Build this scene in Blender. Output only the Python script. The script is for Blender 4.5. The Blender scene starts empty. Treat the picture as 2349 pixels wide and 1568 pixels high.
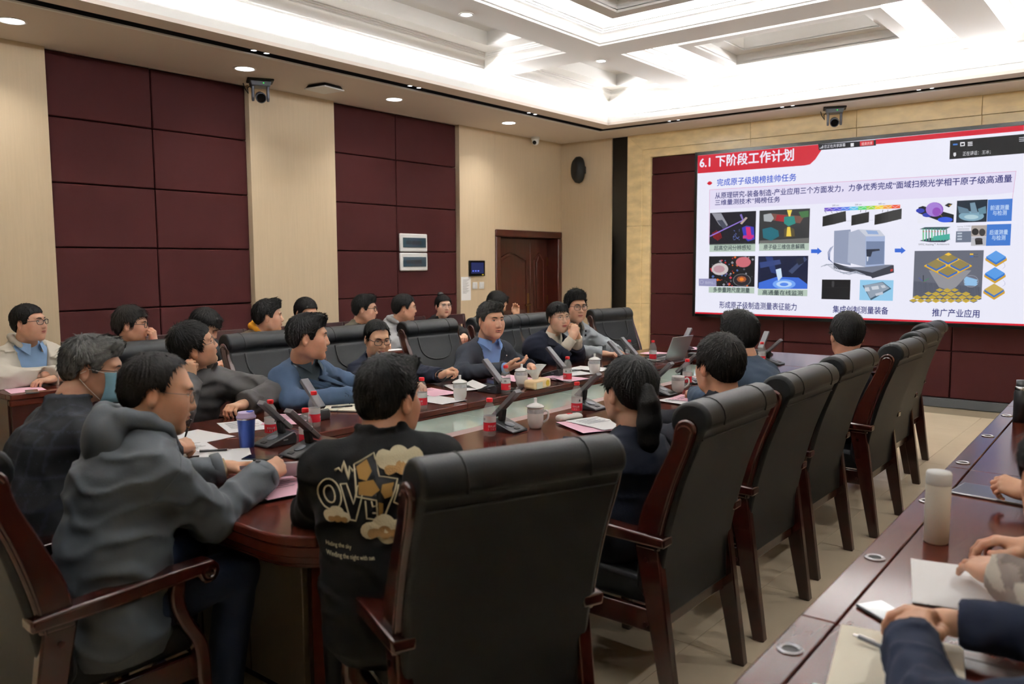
import bpy, bmesh, math, random
import numpy as np
from mathutils import Vector, Matrix
from mathutils.bvhtree import BVHTree
R = math.radians
SC = bpy.context.scene
COL = SC.collection
rng = random.Random(7)

# ---------------------------------------------------------------- camera
CAMZ = 1.575
cam_data = bpy.data.cameras.new('camera')
cam = bpy.data.objects.new('camera', cam_data)
COL.objects.link(cam)
cam_data.sensor_width = 36.0
cam_data.lens = 36.0 * 1886.0 / 2349.0
cam_data.clip_start = 0.05
cam_data.dof.use_dof = True
cam_data.dof.focus_distance = 5.0
cam_data.dof.aperture_fstop = 3.2
yaw, pitch, roll = R(39.1), math.atan2(179, 1886), R(-0.22)
cam.matrix_world = (Matrix.Translation((0, 0, CAMZ)) @ Matrix.Rotation(yaw, 4, 'Z')
                    @ Matrix.Rotation(R(90) - pitch, 4, 'X') @ Matrix.Rotation(roll, 4, 'Z'))
SC.camera = cam

# ---------------------------------------------------------------- world, exposure
w = bpy.data.worlds.new('world')
SC.world = w
w.use_nodes = True
w.node_tree.nodes['Background'].inputs[0].default_value = (0.8, 0.9, 1.0, 1)
w.node_tree.nodes['Background'].inputs[1].default_value = 0.02
SC.view_settings.view_transform = 'Standard'
SC.view_settings.look = 'None'
SC.view_settings.gamma = 1.0
SC.view_settings.use_curve_mapping = False
SC.view_settings.exposure = 0.68
cy = SC.cycles
cy.max_bounces, cy.diffuse_bounces, cy.glossy_bounces, cy.transmission_bounces, cy.transparent_max_bounces = 6, 4, 3, 3, 8
cy.caustics_reflective = cy.caustics_refractive = False
COVE = 110.0      # brightness of the LED strips in the ceiling coves
SPOT = 4.0       # twin spots in the slot (W)
DOWN = 4.0      # recessed downlights (W)
SCREEN = 0.58     # brightness of the video wall

# ---------------------------------------------------------------- helpers
def lin(c):
    return tuple(((x / 255) / 12.92 if x / 255 <= 0.04045 else ((x / 255 + 0.055) / 1.055) ** 2.4) for x in c)

MATS = {}
def mat(name, col=None, rough=0.5, metal=0.0, spec=0.5, coat=0.0, bump=0.0, bscale=80.0, bstretch=(1, 1, 1), var=0.0, vscale=6.0,
        vstretch=(1, 1, 1), emit=0.0, trans=0.0, ior=1.45, attr=False, sheen=0.0, sss=0.0, alpha=1.0, detail=3.0):
    if name in MATS:
        return MATS[name]
    m = bpy.data.materials.new(name)
    m.use_nodes = True
    nt = m.node_tree
    b = nt.nodes['Principled BSDF']
    I = b.inputs
    c = lin(col) if col else (0.8, 0.8, 0.8)
    I['Base Color'].default_value = (*c, 1)
    I['Roughness'].default_value = rough
    I['Metallic'].default_value = metal
    I['Specular IOR Level'].default_value = spec
    I['Coat Weight'].default_value = coat
    I['Coat Roughness'].default_value = 0.08
    I['Transmission Weight'].default_value = trans
    I['IOR'].default_value = ior
    I['Sheen Weight'].default_value = sheen
    I['Alpha'].default_value = alpha
    if sss:
        I['Subsurface Weight'].default_value = sss
        I['Subsurface Radius'].default_value = (0.9, 0.4, 0.25)
        I['Subsurface Scale'].default_value = 0.006
    src = None
    if attr:
        a = nt.nodes.new('ShaderNodeVertexColor')
        a.layer_name = 'Col'
        src = a.outputs['Color']
    if var or bump:
        tc = nt.nodes.new('ShaderNodeTexCoord')
    if var:
        mp = nt.nodes.new('ShaderNodeMapping')
        mp.inputs['Scale'].default_value = vstretch
        nt.links.new(tc.outputs['Object'], mp.inputs['Vector'])
        n = nt.nodes.new('ShaderNodeTexNoise')
        n.inputs['Scale'].default_value = vscale
        n.inputs['Detail'].default_value = 5
        nt.links.new(mp.outputs[0], n.inputs['Vector'])
        mx = nt.nodes.new('ShaderNodeMix')
        mx.data_type = 'RGBA'
        mx.blend_type = 'MULTIPLY'
        mr = nt.nodes.new('ShaderNodeMapRange')
        mr.inputs[1].default_value, mr.inputs[2].default_value = 0.3, 0.7
        mr.inputs[3].default_value, mr.inputs[4].default_value = 1 - var, 1 + var
        nt.links.new(n.outputs['Fac'], mr.inputs[0])
        mx.inputs[0].default_value = 1
        if src:
            nt.links.new(src, mx.inputs[6])
        else:
            mx.inputs[6].default_value = (*c, 1)
        nt.links.new(mr.outputs[0], mx.inputs[7])
        src = mx.outputs[2]
    if src:
        nt.links.new(src, I['Base Color'])
    if bump:
        mp = nt.nodes.new('ShaderNodeMapping')
        mp.inputs['Scale'].default_value = bstretch
        nt.links.new(tc.outputs['Object'], mp.inputs['Vector'])
        n = nt.nodes.new('ShaderNodeTexNoise')
        n.inputs['Scale'].default_value = bscale
        n.inputs['Detail'].default_value = detail
        nt.links.new(mp.outputs[0], n.inputs['Vector'])
        bp = nt.nodes.new('ShaderNodeBump')
        bp.inputs['Strength'].default_value = bump
        bp.inputs['Distance'].default_value = 0.01
        nt.links.new(n.outputs['Fac'], bp.inputs['Height'])
        nt.links.new(bp.outputs[0], I['Normal'])
    if emit:
        if src:
            nt.links.new(src, I['Emission Color'])
        else:
            I['Emission Color'].default_value = (*c, 1)
        I['Emission Strength'].default_value = emit
    MATS[name] = m
    return m

class MB:
    """collects polygons; build() links them as one mesh object"""
    def __init__(s):
        s.v, s.f, s.x, s.col = [], [], Matrix.Identity(4), []
    def add(s, vs, fs, col=None):
        n = len(s.v)
        X = s.x
        s.v += [tuple(X @ Vector(p)) for p in vs]
        s.f += [tuple(i + n for i in q) for q in fs]
        s.col += [col] * len(fs)
        return s
    def box(s, x0, x1, y0, y1, z0, z1, col=None):
        vs = [(x, y, z) for z in (z0, z1) for y in (y0, y1) for x in (x0, x1)]
        return s.add(vs, [(0, 2, 3, 1), (4, 5, 7, 6), (0, 1, 5, 4), (2, 6, 7, 3), (0, 4, 6, 2), (1, 3, 7, 5)], col)
    def hexa(s, p, col=None):   # 8 points: bottom quad ccw from above, top quad
        return s.add(p, [(3, 2, 1, 0), (4, 5, 6, 7), (0, 1, 5, 4), (1, 2, 6, 5), (2, 3, 7, 6), (3, 0, 4, 7)], col)
    def prism(s, poly, z0, z1, col=None):   # poly ccw in xy
        n = len(poly)
        vs = [(x, y, z0) for x, y in poly] + [(x, y, z1) for x, y in poly]
        fs = [tuple(range(n))[::-1], tuple(range(n, 2 * n))] + [(i, (i + 1) % n, n + (i + 1) % n, n + i) for i in range(n)]
        return s.add(vs, fs, col)
    def poly(s, pts, col=None):
        return s.add(pts, [tuple(range(len(pts)))], col)
    def lathe(s, prof, seg=24, closed=True, col=None):  # prof (r,z) bottom to top
        vs, fs, n = [], [], len(prof)
        for i in range(seg):
            a = 2 * math.pi * i / seg
            vs += [(r * math.cos(a), r * math.sin(a), z) for r, z in prof]
        for i in range(seg):
            j = (i + 1) % seg
            fs += [(i * n + k, j * n + k, j * n + k + 1, i * n + k + 1) for k in range(n - 1)]
        if closed:
            fs += [tuple(i * n for i in range(seg))[::-1], tuple(i * n + n - 1 for i in range(seg))]
        return s.add(vs, fs, col)
    def tube(s, pts, r, seg=8, cap=True, col=None, flat=1.0):
        pts = [Vector(p) for p in pts]
        n = len(pts)
        rs = r if isinstance(r, (list, tuple)) else [r] * n
        vs, fs = [], []
        up = None
        for i, p in enumerate(pts):
            t = (pts[min(i + 1, n - 1)] - pts[max(i - 1, 0)]).normalized()
            if up is None:
                up = Vector((0, 0, 1)) if abs(t.z) < 0.9 else Vector((1, 0, 0))
            a = t.cross(up).normalized()
            up = a.cross(t).normalized()
            for k in range(seg):
                th = 2 * math.pi * k / seg
                vs.append(p + (a * math.cos(th) + up * math.sin(th) * flat) * rs[i])
        for i in range(n - 1):
            for k in range(seg):
                l = (k + 1) % seg
                fs.append((i * seg + k, i * seg + l, (i + 1) * seg + l, (i + 1) * seg + k))
        if cap:
            fs += [tuple(range(seg))[::-1], tuple((n - 1) * seg + k for k in range(seg))]
        return s.add(vs, fs, col)
    def sphere(s, c, r, u=12, v=8, col=None):
        r = r if isinstance(r, (tuple, list)) else (r, r, r)
        vs = [(c[0], c[1], c[2] - r[2])]
        for j in range(1, v):
            ph = -math.pi / 2 + math.pi * j / v
            for i in range(u):
                th = 2 * math.pi * i / u
                vs.append((c[0] + r[0] * math.cos(ph) * math.cos(th), c[1] + r[1] * math.cos(ph) * math.sin(th), c[2] + r[2] * math.sin(ph)))
        vs.append((c[0], c[1], c[2] + r[2]))
        fs = [(0, 1 + (i + 1) % u, 1 + i) for i in range(u)]
        for j in range(v - 2):
            for i in range(u):
                a, b = 1 + j * u, 1 + (j + 1) * u
                fs.append((a + i, a + (i + 1) % u, b + (i + 1) % u, b + i))
        a = 1 + (v - 2) * u
        fs += [(a + i, a + (i + 1) % u, len(vs) - 1) for i in range(u)]
        return s.add(vs, fs, col)
    def build(s, name, m=None, parent=None, smooth=False, bevel=0.0, loc=None, seg=2, angle=30):
        me = bpy.data.meshes.new(name)
        me.from_pydata(s.v, [], s.f)
        if any(c is not None for c in s.col):
            at = me.color_attributes.new('Col', 'FLOAT_COLOR', 'CORNER')
            arr = []
            for p, c in zip(me.polygons, s.col):
                arr += list((*lin(c or (255, 255, 255)), 1)) * p.loop_total
            at.data.foreach_set('color', arr)
        if m:
            me.materials.append(MATS[m] if isinstance(m, str) else m)
        o = bpy.data.objects.new(name, me)
        COL.objects.link(o)
        if parent:
            o.parent = parent
        if loc:
            o.location = loc
        if smooth:
            me.shade_smooth()
            if smooth != 'all':
                me.set_sharp_from_angle(angle=R(angle))
        if bevel:
            bm = o.modifiers.new('bevel', 'BEVEL')
            bm.width = bevel
            bm.segments = seg
            bm.limit_method = 'ANGLE'
            bm.angle_limit = R(40)
            bm.harden_normals = False
            if not smooth:
                me.shade_smooth()
                me.set_sharp_from_angle(angle=R(50))
        return o

def tag(o, label, cat, group=None, kind=None):
    o['label'] = label
    o['category'] = cat
    if group:
        o['group'] = group
    if kind:
        o['kind'] = kind
    return o
def thing(name, label, cat, loc=(0, 0, 0), rz=0.0, group=None):
    o = bpy.data.objects.new(name, None)
    o.empty_display_size = 0.1
    COL.objects.link(o)
    o.location = loc
    o.rotation_euler = (0, 0, rz)
    return tag(o, label, cat, group)
def struct(o, label=None, cat=None):
    o['kind'] = 'structure'
    if label:
        o['label'] = label
    if cat:
        o['category'] = cat
    return o
def dup(root, loc=None, rz=None, label=None, group=None):
    r = root.copy()
    COL.objects.link(r)
    if loc is not None:
        r.location = loc
    if rz is not None:
        r.rotation_euler = (0, 0, rz)
    if label:
        r['label'] = label
    if group:
        r['group'] = group
    for ch in list(root.children):
        c = ch.copy()
        COL.objects.link(c)
        c.parent = r
        for g in list(ch.children):
            d = g.copy()
            COL.objects.link(d)
            d.parent = c
    return r
def inst(o, parent, loc):
    c = o.copy()
    COL.objects.link(c)
    c.parent = parent
    c.location = loc
    return c

# ---------------------------------------------------------------- materials of the room
mat('cream', (208, 188, 158), rough=0.75, bump=0.05, bscale=60, bstretch=(3, 3, 0.15), var=0.03, vscale=30, vstretch=(2, 2, 0.1))
mat('maroon', (60, 23, 24), rough=0.7, spec=.18, bump=0.25, bscale=420, var=0.05, vscale=4)
mat('wallback', (60, 40, 38), rough=0.9)
mat('white_paint', (238, 236, 232), rough=0.7)
mat('soffit', (226, 214, 204), rough=0.75)
mat('black_gloss', (8, 9, 9), rough=0.16)
mat('black_matte', (14, 14, 15), rough=0.6)
mat('marble', (242, 218, 168), rough=0.25, var=0.12, vscale=5, vstretch=(1, 1, 2.2), coat=0.2)
mat('floor_tile', (238, 222, 194), rough=0.22, var=0.04, vscale=3, bump=0.02, bscale=8)
mat('grout', (140, 128, 108), rough=0.9)
mat('skirting_grey', (84, 88, 92), rough=0.5)
mat('door_wood', (62, 23, 17), rough=0.28, var=0.18, vscale=5, vstretch=(6, 6, 0.5), coat=0.3)
mat('wood', (94, 36, 26), rough=0.22, var=0.2, vscale=7, vstretch=(2, 2, 2), coat=0.5)
mat('steel', (200, 200, 205), rough=0.25, metal=1.0)
mat('brass', (120, 95, 60), rough=0.35, metal=1.0)
mat('led', (250, 252, 255), emit=COVE)
mat('led_coffer', (250, 252, 255), emit=COVE * 1.5)
mat('lamp_white', (248, 250, 255), emit=9.0)
# ================================================================ ROOM
XL, XR, YF, YB, ZS = -7.10, 1.25, 9.81, -1.2, 3.29
# floor: screed with separate ceramic tiles
fl = struct(MB().box(XL - .3, XR + .3, YB - .3, YF + .3, -.2, -.006).build('floor', 'grout'), 'pale beige ceramic tiled floor of the meeting room')
T = 0.8
t0 = MB().box(.0015, T - .0015, .0015, T - .0015, -.006, 0.0).build('tile', 'floor_tile', fl)
t0.location = (XL, YB, 0)
ny, nx = int((YF - YB) / T) + 1, int((XR - XL) / T) + 1
for j in range(ny):
    for i in range(nx):
        if i + j:
            inst(t0, fl, (XL + i * T, YB + .21 + j * T - .8, 0))
t0.location = (XL, YB + .21 - .8, 0)

# ---- left wall: recessed maroon upholstered bays between cream pilasters
wl = struct(MB().box(XL - .35, XL - .2, YB, YF + .3, 0, 4.0).build('wall_left', 'wallback'), 'long wall with cream pilasters and maroon padded panels')
ROWS = [0.10, 0.677, 1.2, 1.723, 2.246, 2.77, ZS]
for cols in ((2.85, 3.735, 4.675), (5.70, 6.63, 7.64)):
    for a, b in zip(cols, cols[1:]):
        for k in range(6):
            MB().box(XL - .2, XL, a + .004, b - .004, ROWS[k] + .004, ROWS[k + 1] - .004).build('padded_panel', 'maroon', wl, bevel=.009)
XP = XL + .06
def cream(y0, y1, z0, z1):
    MB().box(XL - .2, XP, y0, y1, z0, z1).build('cream_panel', 'cream', wl, bevel=.002)
cream(YB, .9, .1, ZS); cream(.903, 2.85, .1, ZS)
cream(4.675, 5.70, .1, ZS)
cream(7.64, 8.318, .1, ZS)
cream(8.321, YF, 2.02, ZS)
struct(MB().box(XL - .2, XP + .012, YB, 8.318, 0, .1).build('baseboard_left', 'skirting_grey', bevel=.003))

# ---- door with moulded frame and two unequal leaves
dr = struct(MB().box(XL - .2, XL - .17, 8.32, YF, 0, 2.03).build('door_1', 'wallback'), 'dark red wooden double door with arched mouldings in the corner')
MB().box(XL - .17, XP + .02, 8.322, 8.42, 0, 1.935).build('door_frame', 'door_wood', dr, bevel=.012)
MB().box(XL - .17, XP + .02, 9.71, 9.806, 0, 1.935).build('door_frame', 'door_wood', dr, bevel=.012)
MB().box(XL - .17, XP + .02, 8.322, 9.806, 1.937, 2.03).build('door_frame', 'door_wood', dr, bevel=.012)
def leaf(y0, y1, hy, big):
    lf = MB().box(XL - .165, XL - .12, y0, y1, .005, 1.93).build('door_leaf', 'door_wood', dr, bevel=.004)
    m, w_ = .09, (y1 - y0) - .18
    for z0, z1, arch in ((.15, .75, 0), (.88, 1.72, 1)):
        pts = []
        n = 16
        for i in range(n + 1):
            u = i / n
            h = z1 + (.09 * (math.sin(math.pi * u) ** 2) if arch else 0) - (.09 if arch else 0)
            pts.append((y0 + m + u * w_, h))
        loop = [(y0 + m, z0)] + pts + [(y0 + m + w_, z0)]
        MB().tube([(XL - .118, a, b) for a, b in loop + loop[:1]], .011, 6).build('moulding', 'door_wood', lf, smooth=True)
        ins = [(y0 + m + .05 + (a - y0 - m) / w_ * (w_ - .1), z0 + .05 + (b - z0) * .9) for a, b in loop]
        mb = MB(); mb.x = Matrix(((0, 0, 1, XL - .122), (1, 0, 0, 0), (0, 1, 0, 0), (0, 0, 0, 1)))
        mb.prism(ins[::-1], 0, .012).build('raised_field', 'door_wood', lf, bevel=.006)
    if big:
        MB().box(XL - .12, XL - .112, hy - .03, hy + .03, .86, 1.16).build('lock_plate', 'brass', lf, bevel=.004)
        MB().tube([(XL - .115, hy, 1.0), (XL - .06, hy, 1.0), (XL - .055, hy - .02, 1.0), (XL - .055, hy - .13, .995)], .011, 8).build('handle', 'brass', lf, smooth=True)
leaf(8.424, 9.30, 9.24, True)
leaf(9.304, 9.706, 0, False)
for z in (1.0, 1.55):
    MB().box(XL - .13, XL - .11, 9.695, 9.71, z, z + .12).build('hinge', 'brass', dr)

# ---- front wall
wf = struct(MB().box(XL - .35, XR + .3, YF + .2, YF + .35, 0, 4.0).build('wall_front', 'wallback'), 'end wall behind the big screen, maroon panels framed in stone')
MB().box(XL - .0, -6.19, YF, YF + .2, .1, ZS).build('cream_panel', 'cream', wf, bevel=.002)
struct(MB().box(XL, -6.19, YF - .012, YF + .2, 0, .1).build('baseboard_front', 'skirting_grey', bevel=.003))
MB().box(-6.188, -5.942, YF + .02, YF + .2, 0, ZS).build('black_glass_strip', 'black_gloss', wf, bevel=.002)
def slab(poly, y0=YF, y1=YF + .2):
    mb = MB(); mb.x = Matrix(((1, 0, 0, 0), (0, 0, -1, y1), (0, 1, 0, 0), (0, 0, 0, 1)))
    mb.prism(poly, 0, y1 - y0).build('stone_slab', 'marble', wf, bevel=.004)
g = .0012
zj = [.0, 1.03, 2.08]
SR = 0.04      # right hand end of the stone frame (mirror of the left)
def mx(p): return [(-5.9 + (-.0) - x, z) for x, z in p][::-1]
for xo, xm, xi, s in ((-5.94, -5.71, -5.59, 1), (-5.94, -5.71, -5.59, -1)):
    f = (lambda p: p) if s > 0 else (lambda p: [(-5.9 - x, z) for x, z in p][::-1])
    for a, b in ((0, 1.03), (1.03, 2.08)):
        slab(f([(xo, a + g), (xm, a + g), (xm, b - g), (xo, b - g)]))
        slab(f([(xm + g, a + g), (xi, a + g), (xi, b - g), (xm + g, b - g)]), YF + .02)
    slab(f([(xo, 2.08 + g), (xm, 2.08 + g), (xm, 3.09), (xo, ZS)]))
    slab(f([(xm + g, 2.08 + g), (xi, 2.08 + g), (xi, 2.985), (xm + g, 3.09)]), YF + .02)
xs = [-5.94, -4.2, -2.95, -1.7, .04]
for i in range(4):
    a, b = xs[i], xs[i + 1]
    a0, a1, b0, b1 = a + g, a + g, b - g, b - g
    lo = [a + g, a + g]; hi = [b - g, b - g]
    if i == 0: a1 = -5.71; lo = [-5.71, -5.59]
    if i == 3: b1 = -.19; hi = [-.19, -.31]
    slab([(a1 + g, 3.09), (b1 - g, 3.09), (b0, ZS), (a0, ZS)])
    slab([(lo[1], 2.985), (hi[1], 2.985), (hi[0], 3.09 - g), (lo[0], 3.09 - g)], YF + .02)
RF = [0.10, .617, 1.168, 1.703, 2.244, 2.757, 2.985]
xc = [-5.59, -3.74, -1.89, -.31]
for i in range(3):
    for k in range(6):
        MB().box(xc[i] + .004, xc[i + 1] - .004, YF + .05, YF + .2, RF[k] + .004, RF[k + 1] - .004).build('padded_panel', 'maroon', wf, bevel=.009)
struct(MB().box(-5.59, -.31, YF + .035, YF + .2, 0, .098).build('baseboard_front', 'skirting_grey', bevel=.003))
MB().box(.04, XR, YF, YF + .2, .1, ZS).build('cream_panel', 'cream', wf, bevel=.002)

# ---- right and rear walls (behind the photographer)
struct(MB().box(XR, XR + .2, YB, YF + .2, 0, 4.0).build('wall_right', 'cream'), 'plain cream side wall')
struct(MB().box(XL - .3, XR + .2, YB - .2, YB, 0, 4.0).build('wall_back', 'cream'), 'plain cream rear wall')

# ---- ceiling: dropped soffit with light slot, cove and coffers
OX0, OX1, OY0, OY1 = -5.66, -.24, .3, 8.88
ZU = 3.55
ce = struct(MB().box(XL - .3, XR + .3, YB - .3, YF + .3, 3.98, 4.1).build('ceiling', 'white_paint'), 'white coffered ceiling with hidden cove lights and a dropped border')
def ring(mb, a, b, z0, z1):     # a, b = outer and inner rectangles (x0,x1,y0,y1)
    mb.box(a[0], a[1], a[2], b[2], z0, z1); mb.box(a[0], a[1], b[3], a[3], z0, z1)
    mb.box(a[0], b[0], b[2], b[3], z0, z1); mb.box(b[1], a[1], b[2], b[3], z0, z1)
    return mb
def grow(r, d): return (r[0] - d, r[1] + d, r[2] - d, r[3] + d)
op = (OX0, OX1, OY0, OY1)
ring(MB(), (XL - .2, XR, YB, YF + .2), grow(op, .36), ZS, ZS + .03).build('soffit_board', 'soffit', ce)
ring(MB(), grow(op, .21), grow(op, 0), ZS, ZS + .03).build('soffit_lip', 'soffit', ce)
ring(MB(), grow(op, .03), op, ZS + .03, ZS + .09).build('cove_fascia', 'white_paint', ce)
ring(MB(), grow(op, .37), grow(op, .18), ZS + .09, ZS + .10).build('slot_top', 'black_matte', ce)
ring(MB(), grow(op, .35), grow(op, .33), ZS + .004, ZS + .09).build('slot_side', 'black_matte', ce)
ring(MB(), grow(op, .37), grow(op, .335), ZS - .006, ZS + .004).build('slot_trim', 'white_paint', ce)
ring(MB(), grow(op, .22), grow(op, .21), ZS + .0, ZS + .09).build('slot_side', 'black_matte', ce)
ring(MB(), grow(op, .325), grow(op, .225), ZS + .05, ZS + .088).build('light_track', 'black_matte', ce)
ring(MB(), grow(op, .6), grow(op, .03), ZS + .10, ZS + .11).build('cove_floor', 'white_paint', ce)
ring(MB(), grow(op, .62), grow(op, .6), ZS + .10, 3.98).build('cove_wall', 'white_paint', ce)
ring(MB(), grow(op, .34), grow(op, .30), ZS + .13, ZS + .15).build('led_strip', 'led', ce)
# beams of the coffered field
bx = [-5.66, -4.60, -4.27, -1.63, -1.30, -.24]
by = [.3, 2.3, 2.64, 6.53, 6.87, 8.88]
bm_ = MB()
ring(bm_, grow(op, .6), op, ZU, 3.98)
bm_.box(bx[1], bx[2], OY0, OY1, ZU, 3.98); bm_.box(bx[3], bx[4], OY0, OY1, ZU, 3.98)
for a, b in ((bx[0], bx[1]), (bx[2], bx[3]), (bx[4], bx[5])):
    bm_.box(a, b, by[1], by[2], ZU, 3.98); bm_.box(a, b, by[3], by[4], ZU, 3.98)
bm_.build('ceiling_beams', 'white_paint', ce)
PROF = [(0, 0), (.018, 0), (.018, .016), (.034, .022), (.034, .036), (.04, .05), (.055, .068), (.078, .082), (.098, .088), (.098, .1), (.112, .1), (.112, .114), (.13, .116), (.13, .13)]
def crown(r):
    mb = MB(); vs, fs = [], []
    n = len(PROF)
    for cx, cy, sx, sy in ((r[0], r[2], 1, 1), (r[1], r[2], -1, 1), (r[1], r[3], -1, -1), (r[0], r[3], 1, -1)):
        vs += [(cx + sx * d, cy + sy * d, ZU + h) for d, h in PROF]
    for i in range(4):
        j = (i + 1) % 4
        fs += [(i * n + k, i * n + k + 1, j * n + k + 1, j * n + k) for k in range(n - 1)]
    mb.add(vs, fs).build('crown_moulding', 'white_paint', ce, smooth=True)
cof = [(bx[2 * i], bx[2 * i + 1], by[2 * j], by[2 * j + 1]) for i in range(3) for j in range(3)]
for r in cof:
    crown(r)
    wide = r[1] - r[0] > 2
    i1 = grow(r, -.13)
    if not wide:
        # narrow coffer: flat tray with a deeper recess in the middle
        i2 = grow(r, -.30)
        ring(MB(), i1, i2, ZU + .13, ZU + .15).build('coffer_tray', 'white_paint', ce)
        ring(MB(), i2, grow(i2, -.012), ZU + .13, ZU + .26).build('coffer_recess', 'white_paint', ce)
        MB().box(*i2, ZU + .26, ZU + .27).build('coffer_top', 'white_paint', ce)
    else:
        MB().box(*i1, ZU + .40, ZU + .41).build('coffer_top', 'white_paint', ce)
        i2 = grow(r, -.42)
        ring(MB(), grow(r, -.40), grow(i2, -.10), ZU + .09, ZU + .115).build('coffer_frame', 'white_paint', ce)
        ring(MB(), grow(i2, -.09), grow(i2, -.10), ZU + .11, ZU + .20).build('coffer_frame', 'white_paint', ce)
        ring(MB(), grow(i2, -.09), grow(i2, -.24), ZU + .19, ZU + .205).build('coffer_frame', 'white_paint', ce)
        ring(MB(), grow(i2, -.23), grow(i2, -.24), ZU + .2, ZU + .36).build('coffer_frame', 'white_paint', ce)
        ring(MB(), grow(i2, -.02), grow(i2, -.04), ZU + .12, ZU + .13).build('led_strip', 'led_coffer', ce)
        ring(MB(), grow(i2, -.12), grow(i2, -.14), ZU + .21, ZU + .22).build('led_strip', 'led_coffer', ce)
# ---- recessed downlights, spot heads in the slot
def downlight(x, y, z, r, label, group, power):
    t = thing('recessed_downlight', label, 'ceiling light', (x, y, z), 0, group)
    mb = MB().lathe([(r + .012, .0), (r + .012, -.004), (r, -.006), (r - .008, -.002), (r - .008, 0)], 28, closed=False)
    mb.build('trim_ring', 'white_paint', t, smooth=True)
    MB().lathe([(0, -.003), (r - .008, -.003), (r - .008, .0), (0, 0)], 28, closed=False).build('diffuser', 'lamp_white', t)
    l = bpy.data.lights.new('downlight_glow', 'AREA')
    l.shape = 'DISK'; l.size = r * 1.8; l.energy = power; l.color = (1, .96, .9); l.spread = R(120)
    o = bpy.data.objects.new('glow', l); COL.objects.link(o); o.parent = t; o.location = (0, 0, -.012)
for k, (y, d) in enumerate(((2.42, 'over the first cream pilaster, nearest'), (4.28, 'over the ceiling camera'), (6.05, 'over the second maroon bay'), (7.94, 'near the door'), (.55, 'out of the frame'))):
    if k < 4:
        downlight(-6.49, y, ZS, .085, 'round white recessed downlight in the dropped ceiling ' + d, 'downlights along the padded wall', DOWN)
for y, d in ((2.42, 'first'), (4.28, 'second'), (6.05, 'third'), (7.94, 'fourth')):  # mirrored row out of view, added to brighten the aisle desk and its people
    downlight(.59, y, ZS, .085, d + ' added round recessed downlight, out of view above the aisle desk, counted from the rear wall', 'added downlights along the aisle desk', DOWN)
for y, d in ((5.02, 'the long narrow coffer'), (6.98, 'the short corner coffer')):
    downlight(-4.535, y, ZU, .05, 'small round downlight on the ceiling beam beside ' + d, 'small beam downlights', DOWN * .3)
def twin(x, y, rz, d):
    t = thing('twin_spotlight', 'pair of tiny spots in the black ceiling slot ' + d, 'spotlight', (x, y, ZS + .026), rz, 'twin spots in the black slot')
    for q in (-.05, .05):
        hd = MB().lathe([(.026, .03), (.03, -.012), (.026, -.018), (.022, -.012)], 18, closed=False)
        hd.v = [(a, b + q * 1.2, c) for a, b, c in hd.v]
        h = hd.build('spot_head', 'black_matte', t, smooth=True)
        le = MB().lathe([(0, -.014), (.022, -.014)], 18, closed=False); le.v = [(a, b + q * 1.2, c) for a, b, c in le.v]; le.f = [f[::-1] for f in le.f]
        le.build('lens', 'lamp_white', h)
    l = bpy.data.lights.new('spot_glow', 'AREA')
    l.shape = 'RECTANGLE'; l.size = .04; l.size_y = .14; l.energy = SPOT; l.color = (1, .95, .86); l.spread = R(130)
    o = bpy.data.objects.new('glow', l); COL.objects.link(o); o.parent = t; o.location = (0, 0, -.03)
for y, d in ((4.06, 'above the ceiling camera'), (5.80, 'between two round downlights'), (7.68, 'nearest the door')):
    twin(-5.93, y, 0, d)
for x, d in ((-4.9, 'over the slide title'), (-3.5, 'one side of the wall camera'), (-2.1, 'just past the wall camera'), (-.8, 'past the slide end')):
    twin(x, OY1 + .275, R(90), d)
# ================================================================ FURNITURE
mat('leather', (15, 17, 20), rough=0.48, bump=0.12, bscale=300, spec=0.36, var=0.06, vscale=5)
mat('seam', (16, 17, 18), rough=0.6)
mat('chair_wood', (50, 18, 14), rough=0.22, var=0.1, vscale=5, vstretch=(3, 3, 1), coat=0.4)
mat('table_wood', (70, 30, 23), rough=0.15, var=0.1, vscale=5, vstretch=(6, .5, 4), coat=0.0, spec=.17, bump=0.02, bscale=30, bstretch=(4, .5, 4))
mat('table_strip', (176, 152, 150), rough=0.4)
mat('green_glass', (192, 214, 203), rough=0.03, coat=0.3)
mat('cabinet', (84, 72, 58), rough=0.4, var=0.1, vscale=4, vstretch=(3, 3, .5))
mat('dark_wood', (46, 19, 16), rough=0.3, var=0.2, vscale=6)

def xprism(poly, x0, x1, mb=None):      # poly (y,z) extruded along x
    mb = mb or MB()
    old = mb.x
    mb.x = old @ Matrix(((0, 0, 1, 0), (1, 0, 0, 0), (0, 1, 0, 0), (0, 0, 0, 1)))
    mb.prism(poly, x0, x1)
    mb.x = old
    return mb
def smooth_curve(pts, n=6):
    """Catmull-Rom through pts"""
    P = [Vector(p) for p in pts]
    P = [P[0] * 2 - P[1]] + P + [P[-1] * 2 - P[-2]]
    out = []
    for i in range(1, len(P) - 2):
        for k in range(n):
            t = k / n
            a, b, c, d = P[i - 1:i + 3]
            out.append(0.5 * ((2 * b) + (c - a) * t + (2 * a - 5 * b + 4 * c - d) * t * t + (3 * b - a - 3 * c + d) * t ** 3))
    out.append(P[-2])
    return [tuple(p) for p in out]
def ccw(poly):
    a = sum(poly[i][0] * poly[(i + 1) % len(poly)][1] - poly[(i + 1) % len(poly)][0] * poly[i][1] for i in range(len(poly)))
    return poly if a > 0 else poly[::-1]

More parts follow.
